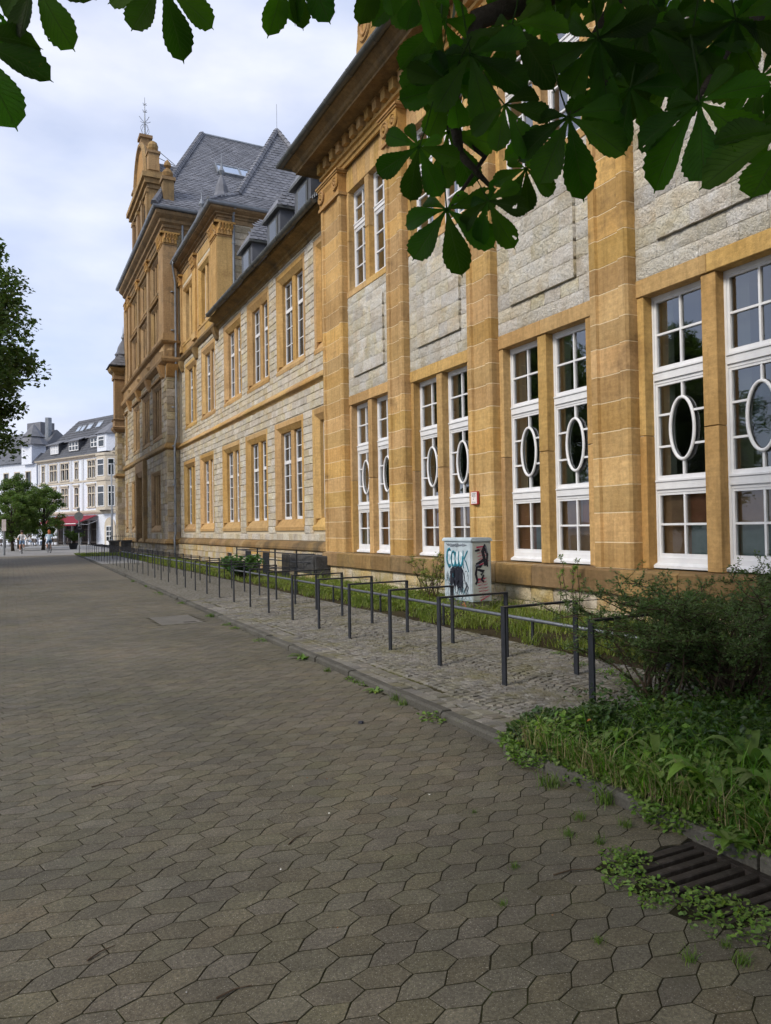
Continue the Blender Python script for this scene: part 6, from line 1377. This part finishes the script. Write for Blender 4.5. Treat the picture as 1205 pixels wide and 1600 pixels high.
def samp_cover(n):                                   # yellow-green ground cover in the middle of the strip
    y = rg_.normal(14.2, 1.9, n); x = 6.3 + 1.5 * rg_.random(n); return np.c_[x, y, .06 + .16 * rg_.random(n) * (1 + .5 * np.sin(y * 3))]
V, F = leaves(samp_cover(16000), .055, rg_, .5); o = link('ground_cover', np_mesh('ground_cover', V, F, 'grass_strip'), None, kind='stuff'); o['label'] = 'yellow-green leafy ground cover under the far windows'; o['category'] = 'ground cover'
# grass of the shrub bed
def samp_bed(n):
    y = 1.2 + 2.9 * rg_.random(n); x = 3.14 + 2.6 * rg_.random(n) ** 1.3; return np.c_[x, y, .07 + .05 * rg_.random(n)]
V, F = join([blades(11000, samp_bed, .05, .17, .010, rg_, 2.2), blades(1300, samp_bed, .15, .32, .008, rg_, 2.2)])
o = link('grass', np_mesh('grass', V, F, 'grass_deep', True), None, kind='stuff'); o['label'] = 'deep green grass in the bed beside the drain grate'; o['category'] = 'grass'
def samp_broad(n):
    y = 1.2 + 3.0 * rg_.random(n); x = 3.16 + 2.4 * rg_.random(n) ** 1.3; return np.c_[x, y, .09 + .14 * rg_.random(n) * (1 + .6 * np.sin(x * 7) * np.sin(y * 6))]
V, F = leaves(samp_broad(9000), .055, rg_, .45, 1.7); o = link('ground_cover', np_mesh('ground_cover', V, F, 'weed_leaf'), None, kind='stuff'); o['label'] = 'low broad-leaved greenery among the bed grass'; o['category'] = 'ground cover'
V, F = blades(500, lambda n: np.c_[3.10 + .12 * rg_.random(n), 1.6 + 2.6 * rg_.random(n), .06 + .02 * rg_.random(n)], .12, .3, .006, rg_, 1.6)
o = link('dry_grass', np_mesh('dry_grass', V, F, 'dry_grass', True), None, kind='stuff'); o['label'] = 'dry straw-coloured grass hanging over the bed kerb'; o['category'] = 'grass'
def samp_edge(n):
    y = 1.9 + 2.5 * rg_.random(n); s_ = np.sin(y * 5.1) * .5 + np.sin(y * 11.3) * .5; x = 3.16 - (.10 + .09 * s_) * rg_.random(n) ** .8; return np.c_[x, y, .015 + .10 * rg_.random(n)]
V, F = leaves(samp_edge(2600), .038, rg_, .5, 1.6); o = link('ground_cover', np_mesh('ground_cover', V, F, 'weed_leaf'), None, kind='stuff'); o['label'] = 'small leaves spilling over the bed kerb onto the paving'; o['category'] = 'ground cover'
# ivy and low leaves at the corner of the bed
def samp_ivy(n):
    a = rg_.random(n) * 6.283; r_ = rg_.random(n) ** .6; x = 3.74 + .64 * r_ * np.cos(a); y = 4.0 + .75 * r_ * np.sin(a); hgt = .24 * (1 - r_ ** 2) * (.6 + .4 * np.sin(x * 9) * np.cos(y * 8)) + .05; return np.c_[x, y, .05 + hgt * (.35 + .65 * rg_.random(n))]
V, F = leaves(samp_ivy(7000), .042, rg_, .55, 1.2); o = link('ivy', np_mesh('ivy', V, F, 'ivy'), None, kind='stuff'); o['label'] = 'dark ivy spilling over the pavement corner in front of the shrub'; o['category'] = 'ivy'
def samp_low(n):
    x = 3.9 + 3.6 * rg_.random(n); y = 3.0 + 1.6 * rg_.random(n); return np.c_[x, y, .08 + .25 * rg_.random(n)]
V, F = leaves(samp_low(6500), .045, rg_, .5, 1.3); o = link('ground_cover', np_mesh('ground_cover', V, F, 'ivy'), None, kind='stuff'); o['label'] = 'dark leafy undergrowth at the foot of the shrub'; o['category'] = 'ground cover'

# --- the shrub: arching twigs set with tiny leaves
def shrub(name, label, loc, n_stem, reach, height, leafmat, leaf, per, rg, cat='shrub', az=(0, 6.283), up=(.5, 1.0)):
    root = thing(name, label, cat, loc); tw_ = MB(); pts, dirs = [], []
    for i in range(n_stem):
        a = rg.uniform(*az); L = reach * rg.uniform(.55, 1.05); hh = height * rg.uniform(*up); b0 = np.array([rg.normal(0, .10), rg.normal(0, .10), .0])
        P_ = [b0 + np.array([math.cos(a) * L * t_ ** 1.15, math.sin(a) * L * t_ ** 1.15, hh * math.sin(min(1.0, t_ * .95) * 1.75) / math.sin(1.66) * 1.0]) + rg.normal(0, .018, 3) * (t_ > 0) for t_ in np.linspace(0, 1, 7)]
        tw_.tube([tuple(p) for p in P_], [.009 * (1 - .75 * k_ / 6) + .0015 for k_ in range(7)], 4)
        for k_ in range(2, 7):
            for s in range(3):
                d = rg.normal(0, 1, 3); d[2] = abs(d[2]) * .5; d /= np.linalg.norm(d); Ls = rg.uniform(.10, .26) * reach; q0 = P_[k_] if k_ < 6 else P_[6]
                q1 = q0 + d * Ls * .6; q2 = q0 + d * Ls + np.array([0, 0, .02]); tw_.tube([tuple(q0), tuple(q1), tuple(q2)], [.0035, .0025, .001], 3)
                for _ in range(per):
                    f_ = rg.random(); pts.append(q0 + (q2 - q0) * f_ + rg.normal(0, .012, 3)); dirs.append(d)
    obj('stems', tw_, 'twig', root, smooth=True); V, F = leaves(np.array(pts), leaf, rg, .5, 1.7, np.array(dirs)); link('foliage', np_mesh('foliage', V, F, leafmat), root, kind='stuff'); return root
rgs = np.random.default_rng(21)
shrub('shrub', 'large dark twiggy shrub with tiny leaves at the end of the hoops', (5.25, 4.05, .1), 70, 1.25, 1.0, 'shrub_leaf', .027, 42, rgs)
shrub('shrub', 'tall spreading shrub against the near window sill', (6.6, 3.95, .1), 60, 1.3, 1.05, 'shrub_leaf', .028, 42, rgs)
shrub('shrub', 'small light shrub with arching sprays beside the first hoop', (4.75, 4.5, .08), 26, .8, .9, 'shrub_leaf', .025, 34, rgs)
shrub('leafy_bush', 'rounded bright green bush beside the basement railing', (6.5, 22.9, .05), 40, .62, .62, 'plant_leaf', .11, 6, rgs, 'bush')
shrub('leafy_bush', 'tall feathery weed bush left of the graffiti cabinet', (7.55, 12.9, .05), 16, .45, 1.0, 'grass_strip', .035, 10, rgs, 'bush')
shrub('leafy_bush', 'thin upright weed growing at the plinth between two windows', (8.05, 9.35, .05), 5, .12, 1.0, 'weed_leaf', .035, 8, rgs, 'weed', up=(.8, 1.0))
pb_ = shrub('potted_bush', 'round evergreen bush in a dark pot before the cafe', (5.35, 75.5, .5), 40, .8, 1.15, 'tree_leaf', .14, 6, rgs, 'bush')
obj('pot', MB().lathe([(.30, -.5), (.42, .0), (.44, .05), (.36, .05)], (0, 0, 0), 12), 'rubber', pb_)

# --- weeds: rosettes of strap leaves with lobed edges
def rosette(n, L, w, rg, rise=.5, lobes=0):
    V, F = [], []
    for i in range(n):
        a = i * 2.4 + rg.uniform(-.3, .3); ln = L * rg.uniform(.55, 1.1); k0 = len(V); up_ = rise * rg.uniform(.6, 1.3)
        for k_, t_ in enumerate(np.linspace(0, 1, 8)):
            r_ = ln * t_; z = ln * up_ * math.sin(t_ * 2.5) * .55; wd = w * ln / L * (math.sin(math.pi * min(1, t_ * .93 + .07)) ** .7) * (1 + (.38 if lobes and k_ % 2 else -.1 * lobes)); c, s = math.cos(a), math.sin(a)
            V += [(c * r_ - s * wd, s * r_ + c * wd, z + .3 * wd), (c * r_, s * r_, z), (c * r_ + s * wd, s * r_ - c * wd, z + .3 * wd)]
        for k_ in range(7):
            b = k0 + k_ * 3; F += [(b, b + 1, b + 4, b + 3), (b + 1, b + 2, b + 5, b + 4)]
    return V, F
def tuft(n, h, rg): return blades(n, lambda m_: np.c_[rg.normal(0, .03, m_), rg.normal(0, .03, m_), np.zeros(m_)], h * .5, h, .006, rg, 1.3)
rw = np.random.default_rng(31)
dock = [np_mesh('weed', *rosette(11, .24, .034, rw, .9), 'weed_leaf', True) for _ in range(3)]; dand = [np_mesh('weed', *rosette(13, .15, .018, rw, .45, 1), 'weed_leaf', True) for _ in range(4)]; tuf = [np_mesh('weed', *tuft(60, .11, rw), 'grass', True) for _ in range(3)]
def weed(me, x, y, z, s, label, grp='weeds'): return tag(link('weed', me, None, (x, y, z), (0, 0, rnd.uniform(0, 6)), (s,) * 3), label, 'weed', grp)
weed(dock[0], 3.42, 2.85, .10, 1.25, 'broad-leaved weed with pale upright leaves above the drain grate', None); weed(dock[1], 3.62, 2.62, .12, 1.1, 'broad-leaved weed just right of the pale upright one above the drain', None); weed(dock[2], 3.95, 3.0, .12, 1.2, 'broad-leaved weed deep in the bed grass', None); weed(dock[0], 3.55, 3.35, .12, .9, 'smaller broad-leaved weed in the bed near the ivy', None)
weed(dand[0], 3.03, 2.42, .08, 1.0, 'lobed weed hanging over the right edge of the drain grate', None)
def creeper(seed, n=90, rad=.10):
    q = np.random.default_rng(seed); a = q.random(n) * 6.283; r_ = rad * q.random(n) ** .6; return leaves(np.c_[r_ * np.cos(a) * 1.3, r_ * np.sin(a), .004 + .045 * q.random(n) * (1 - r_ / rad * .7)], .028, q, .8, 1.5)
creep_ = [np_mesh('weed', *creeper(190 + k_, 120, .14), 'weed_leaf') for k_ in range(4)]
for i in range(46):
    weed((dand + creep_)[i % 8] if i % 6 else dock[i % 3], 3.2 + 1.9 * rnd.random() ** 1.4, 1.5 + 2.7 * rnd.random(), .11 + .06 * rnd.random(), rnd.uniform(.6, 1.1) if i % 6 else .7, 'leafy weed among the deep green grass of the bed', 'weeds in the bed grass')
def creeper(seed, n=90, rad=.10):
    q = np.random.default_rng(seed); a = q.random(n) * 6.283; r_ = rad * q.random(n) ** .6; return leaves(np.c_[r_ * np.cos(a) * 1.3, r_ * np.sin(a), .004 + .045 * q.random(n) * (1 - r_ / rad * .7)], .028, q, .8, 1.5)
creep = [np_mesh('weed', *creeper(90 + k_), 'weed_leaf') for k_ in range(4)]
for x, y, s, k in ((2.52, 2.62, .8, 0), (2.46, 2.5, .9, 1), (2.5, 2.38, .8, 2), (2.56, 2.24, .9, 3), (2.62, 2.14, .9, 0), (2.48, 2.05, .9, 1), (2.58, 1.95, .8, 2), (2.7, 2.02, .7, 3), (2.66, 2.66, .7, 1), (2.60, 2.72, .6, 2), (2.42, 2.3, .6, 3), (2.76, 1.86, .8, 0)):
    weed(creep[k], x, y, .0, s * 1.15, 'low green weed creeping round the drain grate', 'weeds round the drain grate')
for x, y, s in ((2.95, 3.62, 1.1), (3.02, 3.25, 1.2), (2.75, 3.15, .6), (2.55, 3.0, .55), (2.62, 2.86, .5), (2.9, 2.95, .6), (2.0, 2.2, .35), (2.2, 1.95, .5), (2.35, 1.85, .6), (1.85, 2.6, .35), (2.1, 2.85, .4), (2.3, 3.5, .3), (2.66, 1.75, .8), (2.4, 1.95, .4)):
    weed(tuf[rnd.randrange(3)], x, y, -.005, s, 'small grass tuft growing in the paver joints', 'tufts in the paver joints')
for y in (5.35, 5.9, 6.1, 6.5, 6.9, 7.15, 7.7, 8.6, 8.75, 10.3, 11.8, 12.3, 13.6, 13.8, 16.5, 19.2, 19.6, 22.0, 24.5):
    weed((creep + tuf + dand[:1])[rnd.randrange(8)], kerb_x(y) - .07 + rnd.uniform(-.04, .03), y, -.005, rnd.uniform(.7, 1.15) if y not in (8.6, 5.35) else 1.4, 'green weed sprouting from the joint along the pavement kerb', 'weeds along the kerb')
for x, y, s in ((5.3, 5.35, 1.), (5.5, 5.75, 1.1), (5.75, 5.2, 1.0), (5.6, 6.3, .7), (5.85, 7.0, .6), (5.9, 4.9, 1.0), (5.15, 4.95, .8)):
    weed(creep[rnd.randrange(4)], x, y, PAVE_Z, s * 1.3, 'leafy weed growing on the cobbles near the shrub', 'weeds on the cobbles')

# --- litter on the paving
def twig_on(x, y, L, a, label): 
    c, s = math.cos(a), math.sin(a); tag(obj('twig', MB().tube([(x, y, .006), (x + c * L * .5 - s * L * .08, y + s * L * .5 + c * L * .08, .008), (x + c * L, y + s * L, .006)], [.004, .003, .0015], 5), 'twig'), label, 'twig')
twig_on(.62, 2.55, .13, .1, 'brown twig lying on the pavers at the lower left'); twig_on(.78, 2.32, .10, -1.1, 'pale curved twig below the brown one at the lower left'); twig_on(1.25, 3.6, .16, .6, 'thin twig lying on the pavers in mid foreground'); twig_on(.45, 5.0, .2, .2, 'thin twig farther up the path on the left'); twig_on(2.2, 2.7, .2, -.2, 'thin dark twig on the pavers left of the drain'); twig_on(.25, 3.0, .12, .5, 'short twig at the left edge of the path')
tag(obj('litter', MB().lathe([(.01, .0), (.025, .006), (.02, .02), (.005, .024)], (2.55, 5.52, 0), 7), 'ink_black'), 'small dark scrap of litter lying on the pavers', 'litter')
for i in range(12):
    x, y = 1.7 + rnd.uniform(-1.2, .7), 2.0 + 2.6 * rnd.random(); a = rnd.uniform(0, 6); r_ = rnd.uniform(.004, .009)
    tag(obj('petal', MB().add([(x + r_ * math.cos(a + q) * (1 if k_ % 2 else .6), y + r_ * math.sin(a + q) * (1 if k_ % 2 else .6), .0045 + .003 * (k_ % 2)) for k_, q in enumerate((0, 1.2, 2.5, 3.6, 5.0))], [(0, 1, 2, 3, 4)]), 'litter_white' if i % 3 else 'dead_leaf'), 'tiny pale fleck of litter on the pavers' if i % 3 else 'tiny brown scrap of leaf on the pavers', 'litter', 'flecks of litter')
for x, y, z, lb in ((3.38, 3.78, .30, 'single orange autumn leaf on the ivy'), (3.0, 2.5, .09, 'small orange leaf at the edge of the drain grate')):
    tag(link('fallen_leaf', np_mesh('fallen_leaf', *leaves(np.array([(x, y, z)]), .05, rw), 'dead_leaf'), None), lb, 'leaf')

# ================================================================== TREES
def tree_mesh(seed, H_, rad, z0, n_leaf, leaf, clumps=150):
    rg = np.random.default_rng(seed); C = []
    while len(C) < clumps:
        p = rg.uniform(-1, 1, 3); r_ = np.linalg.norm(p)
        if r_ > 1 or r_ < .45: continue
        zz = (p[2] + 1) / 2; k_ = .62 + .38 * math.sin(math.pi * min(1, .15 + zz * .9)); C.append((p[0] * rad * k_, p[1] * rad * k_, z0 + zz * (H_ - z0)))
    C = np.array(C); idx = rg.integers(0, clumps, n_leaf); sz = rg.uniform(.5, 1.15, clumps) * rad * .21
    d = rg.normal(0, 1, (n_leaf, 3)); d /= np.linalg.norm(d, axis=1)[:, None]; d *= (rg.random(n_leaf) ** .45)[:, None]; P_ = C[idx] + d * sz[idx][:, None] * np.array([1, 1, .7])
    V, F = leaves(P_, leaf, rg, .35, 1.7); tr = MB()
    tr.tube([(0, 0, -.1), (.05, .02, z0 * .6), (.1, .1, z0 + (H_ - z0) * .35), (.1, .05, z0 + (H_ - z0) * .75)], [rad * .075, rad * .06, rad * .045, rad * .012], 9)
    for i in range(0, clumps, 4):
        c = C[i]; b = z0 * .75 + (c[2] - z0) * .45; tr.tube([(.05, .03, max(b, z0 * .55)), (c[0] * .5, c[1] * .5, (b + c[2]) / 2 + .3), tuple(c)], [rad * .022, rad * .013, rad * .004], 5)
    return np_mesh('crown', V, F, 'tree_leaf'), tr.mesh('trunk', 'bark', True)
def tree(name, label, loc, meshes, s=1, rot=0, group=None, leafmat=None):
    t_ = thing(name, label, 'tree', loc, rot, group); t_.scale = (s,) * 3
    me = meshes[0]
    if leafmat: me = me.copy(); me.materials.clear(); me.materials.append(MATS[leafmat])
    link('crown', me, t_, kind='stuff'); link('trunk', meshes[1], t_); return t_
TB = tree_mesh(1, 17.2, 5.4, 1.9, 125000, .24, 430)
TS = tree_mesh(2, 6.4, 2.6, 1.3, 22000, .17, 110)
tree('street_tree', 'big dark street tree at the left edge of the view', (-5.75, 44.5, 0), TB, 1.28, .6, 'street trees along the left side')
tree('street_tree', 'street tree mirrored in the nearest tall window', (-11.5, 25.5, 0), TB, .66, 2.2, 'street trees along the left side')
tree('street_tree', 'street tree mirrored in the farther tall windows', (-12.5, 39.5, 0), TB, .95, 4.0, 'street trees along the left side')
tree('cafe_tree', 'small round tree before the white house, right of its neighbour', (2.75, 75.0, 0), TS, .92, 0, 'small trees by the cafe', 'tree_leaf_light')
tree('cafe_tree', 'small tree at the far left in front of the cafe', (.25, 74.0, 0), TS, .82, 2.0, 'small trees by the cafe', 'tree_leaf_light')
tree('cafe_tree', 'small dark tree behind the other cafe trees', (.9, 84.0, 0), TS, 1.15, 4.0, 'small trees by the cafe')

# --- the horse chestnut over the camera: compound leaves with five to seven toothed leaflets
def chestnut_leaf(seed, fold=.3, droop=.35, seg=26):
    rg = np.random.default_rng(seed); V, F, UV = [], [], []
    fan = [(0, 1.0), (43, .95), (-43, .96), (86, .78), (-86, .76), (128, .50), (-128, .48)]
    if seed % 3 == 2: fan = fan[:5]
    for ang, ln in fan:
        a = R(ang + rg.uniform(-6, 6)); ln *= rg.uniform(.9, 1.06); c, s = math.cos(a), math.sin(a); k0 = len(V); dr_ = droop * rg.uniform(-.2, 1.9); tw_ = rg.uniform(-.25, .25); fd = fold * rg.uniform(.5, 1.6)
        for k_ in range(seg + 1):
            t_ = k_ / seg
            wd = .235 * ln * (math.sin(math.pi * min(1., .02 + t_ ** 2.0 * .985)) ** .85) if t_ < .93 else .235 * ln * (1 - t_) * 1.5
            wd = max(wd, .004)
            for j, u_ in ((0, -1), (1, -.5), (2, 0), (3, .5), (4, 1)):
                tooth = (.016 * ln * (1 if k_ % 2 else -1)) if abs(u_) == 1 and .25 < t_ < .95 else 0
                y_ = ln * t_ + tooth * .6 + abs(u_) * wd * .18; x_ = u_ * (wd + (tooth * .6)); z_ = abs(x_) * fd - dr_ * ln * t_ ** 2 + x_ * tw_ * t_ + .006 * ln * math.sin(t_ * 40) * abs(u_)
                V.append((x_ * c + y_ * s, -x_ * s + y_ * c, z_)); UV.append((u_, t_))
        for k_ in range(seg):
            for j in range(4): b = k0 + k_ * 5 + j; F.append((b, b + 1, b + 6, b + 5))
    V = np.array(V); n0 = len(V)
    # stalk
    st = MB().tube([(0, 0, 0), (0, -.35, -.05), (0, -.75, .08)], [.014, .012, .014], 5); sv = np.array(st.v); sf = [f for f in st.f if len(f) == 4]
    return np.vstack([V, sv]), np.array(F + [tuple(i + n0 for i in f) for f in sf]), np.array(UV + [(0, .5)] * len(sv))
CL = [np_mesh('leaf', *(lambda q: (q[0], q[1], 'chestnut_leaf', True, q[2]))(chestnut_leaf(s))) for s in range(9)]
ct = thing('chestnut_tree', 'horse chestnut whose big hand-shaped leaves hang into the top of the view', 'tree', (4.4, -2.6, 0), world_children=True)
obj('trunk', MB().tube([(4.4, -2.6, -.1), (4.38, -2.55, 1.0), (4.3, -2.45, 2.6), (4.1, -2.2, 4.4), (3.8, -1.9, 7.0), (3.6, -1.7, 9.5)], [.34, .27, .24, .20, .13, .05], 12), 'bark', ct, smooth=True)
def view_pt(px, py, d):           # a place in the air d metres from where the photographer stood
    v_ = CF + CR * ((px - 602.5) / 1157) - CU * ((py - 800) / 1157); return Vector((0, 0, 1.6)) + v_.normalized() * d
def limb(pts, r0, r1): n = len(pts); obj('branch', MB().tube([tuple(p) for p in pts], [r0 + (r1 - r0) * i / (n - 1) for i in range(n)], 7), 'bark', ct, smooth=True)
limb([(4.0, -2.1, 4.6), (3.6, -.6, 4.9), tuple(view_pt(1300, -250, 3.2)), tuple(view_pt(1000, -60, 2.5)), tuple(view_pt(745, 30, 2.2)), tuple(view_pt(705, 150, 2.1)), tuple(view_pt(718, 240, 2.0)), tuple(view_pt(765, 290, 1.95))], .05, .005)
limb([tuple(view_pt(745, 30, 2.2)), tuple(view_pt(700, 200, 2.15)), tuple(view_pt(758, 245, 2.1)), tuple(view_pt(700, 330, 2.0))], .012, .004)
limb([tuple(view_pt(1300, -250, 3.2)), tuple(view_pt(1180, 30, 2.4)), tuple(view_pt(1140, 70, 2.2)), tuple(view_pt(1090, 155, 1.75))], .03, .005)
limb([tuple(view_pt(1000, -60, 2.5)), tuple(view_pt(930, 60, 2.3)), tuple(view_pt(960, 115, 2.1)), tuple(view_pt(890, 180, 1.9))], .022, .005)
limb([(3.6, -.6, 4.9), (1.8, -.4, 4.3), tuple(view_pt(300, -260, 2.6)), tuple(view_pt(30, -160, 2.0)), tuple(view_pt(-120, -60, 1.7))], .06, .008)
limb([tuple(view_pt(300, -260, 2.6)), tuple(view_pt(400, -120, 2.3)), tuple(view_pt(560, -70, 2.2))], .02, .006)
rl_ = random.Random(17); nleaf = 0
def hang(px, py, d, r_px, ang, tilt=None, k=None):
    """hub of a leaf, its reach as seen from below, heading of the middle leaflet (degrees, -90 = down)"""
    global nleaf
    P_ = view_pt(px, py, d); sc_ = r_px * d / 1157 * .95 * (P_ - Vector((0, 0, 1.6))).normalized().dot(CF); a = R(ang); view = (P_ - Vector((0, 0, 1.6))).normalized()
    y_ = (CR * math.cos(a) + CU * math.sin(a)); tl_ = R(tilt if tilt is not None else rl_.uniform(12, 48)); y_ = (y_ * math.cos(tl_) + view * math.sin(tl_) * rl_.choice((1, -.4))).normalized()
    w_ = .35 if k is not None else .9; z_ = (-view + Vector((0, 0, 1)) * .35 + Vector((rl_.uniform(-w_, w_), rl_.uniform(-w_, w_), rl_.uniform(-w_, w_) * .7))); z_ = (z_ - y_ * z_.dot(y_)).normalized(); x_ = y_.cross(z_)
    M = Matrix(((x_.x, y_.x, z_.x, P_.x), (x_.y, y_.y, z_.y, P_.y), (x_.z, y_.z, z_.z, P_.z), (0, 0, 0, 1))) @ Matrix.Scale(sc_, 4)
    o = link('leaf', CL[(nleaf if k is None else k + 3 * (nleaf % 2)) % 9], None); nleaf += 1; o.parent = ct; o.matrix_parent_inverse = INV[ct.name]; o.matrix_basis = M
for q in ((1093, 160, 1.6, 148, -84, 12, 0), (889, 183, 1.75, 118, -72, 14, 1), (698, 327, 1.85, 106, -84, 12, 3), (763, 314, 1.8, 78, -62, 15, 4), (985, 138, 1.8, 112, -98, 15, 0), (822, 263, 1.9, 68, -80, 15, 1), (655, 229, 1.8, 90, -108, 20, 3), (789, 164, 1.8, 90, -55, 20, 2),
          (1235, 205, 1.5, 150, -118, 15, 0), (1190, 120, 1.9, 95, -60, 25, 1), (705, 130, 1.9, 95, -112, 30, 0), (690, 85, 2.0, 90, -100, 35, 1), (735, 85, 1.9, 120, -80, 30, 3), (700, 205, 2.1, 100, -60, 25, 2), 
          (935, 60, 1.8, 130, -80, 30, 0), (1010, 40, 1.9, 130, -95, 30, 1), (1080, 60, 1.9, 130, -100, 25, 3), (1150, 30, 1.9, 120, -80, 30, 4), (800, 40, 2.0, 130, -100, 30, 0), (1050, 130, 2.1, 95, -130, 25, 3), (1160, 180, 2.2, 80, -70, 25, 4), (690, 30, 2.1, 115, -95, 25, 2), (650, -20, 1.9, 90, -100, 22, 0),
          (940, 130, 2.2, 80, -60, 20, 4), (850, 215, 2.2, 70, -110, 20, 0), (985, 85, 2.2, 100, -80, 30, 3),
          # sprays along the top left
          (252, -30, 1.7, 112, -74, 12, 2), (52, -38, 1.45, 116, -62, 12, 2), (-42, 62, 1.4, 140, -60, 14, 5), (-40, -30, 1.5, 100, -60, 20, 2), (446, -42, 1.8, 92, -104, 12, 2), (480, -52, 1.8, 92, -72, 12, 5), (590, -62, 1.8, 92, -102, 14, 2), (345, -95, 1.9, 80, -75, 15, 5)):
    hang(*q)
for i in range(36):               # the dense dark mass to the upper right
    px = rl_.uniform(640, 1230); lim = 20 if px < 700 else 70; hang(px, rl_.uniform(-120, lim), rl_.uniform(2.2, 3.4), rl_.uniform(65, 95), rl_.uniform(-140, -40))
for i in range(26): hang(rl_.uniform(-120, 620), rl_.uniform(-520, -230), rl_.uniform(1.9, 3.2), rl_.uniform(80, 120), rl_.uniform(-140, -40))
# the rest of the crown overhead, which shades the path
rgc = np.random.default_rng(77); n = 7800; d = rgc.normal(0, 1, (n, 3)); d /= np.linalg.norm(d, axis=1)[:, None]; d *= (rgc.random(n) ** .33)[:, None]
P_ = np.array([2.0, -1.8, 6.8]) + d * np.array([7.2, 6.6, 3.4])
rel = P_ - np.array([0, 0, 1.6]); zc_ = rel @ np.array(CF); up_ = rel @ np.array(CU); rt_ = rel @ np.array(CR)
keep = (zc_ < .3) | (up_ / np.maximum(zc_, .01) > .84) | (np.abs(rt_) / np.maximum(zc_, .01) > .75); P_ = P_[keep & (P_[:, 2] > 3.2)]
V, F = join([leaves(P_ + rgc.normal(0, .05, P_.shape), .26, rgc, .7, 2.0) for _ in range(5)])
link('crown', np_mesh('crown', V, F, 'tree_leaf'), ct, kind='stuff')
for i in range(7):
    a = i * .9; limb([(3.9, -2.0, 4.2 + .5 * i), (3.5 + 2 * math.cos(a), -2.1 + 2 * math.sin(a) * .7, 5.3 + .5 * i), (3.0 + 4.5 * math.cos(a), -2.2 + 3.2 * math.sin(a) - .8, 6.4 + .35 * i)], .08, .012)
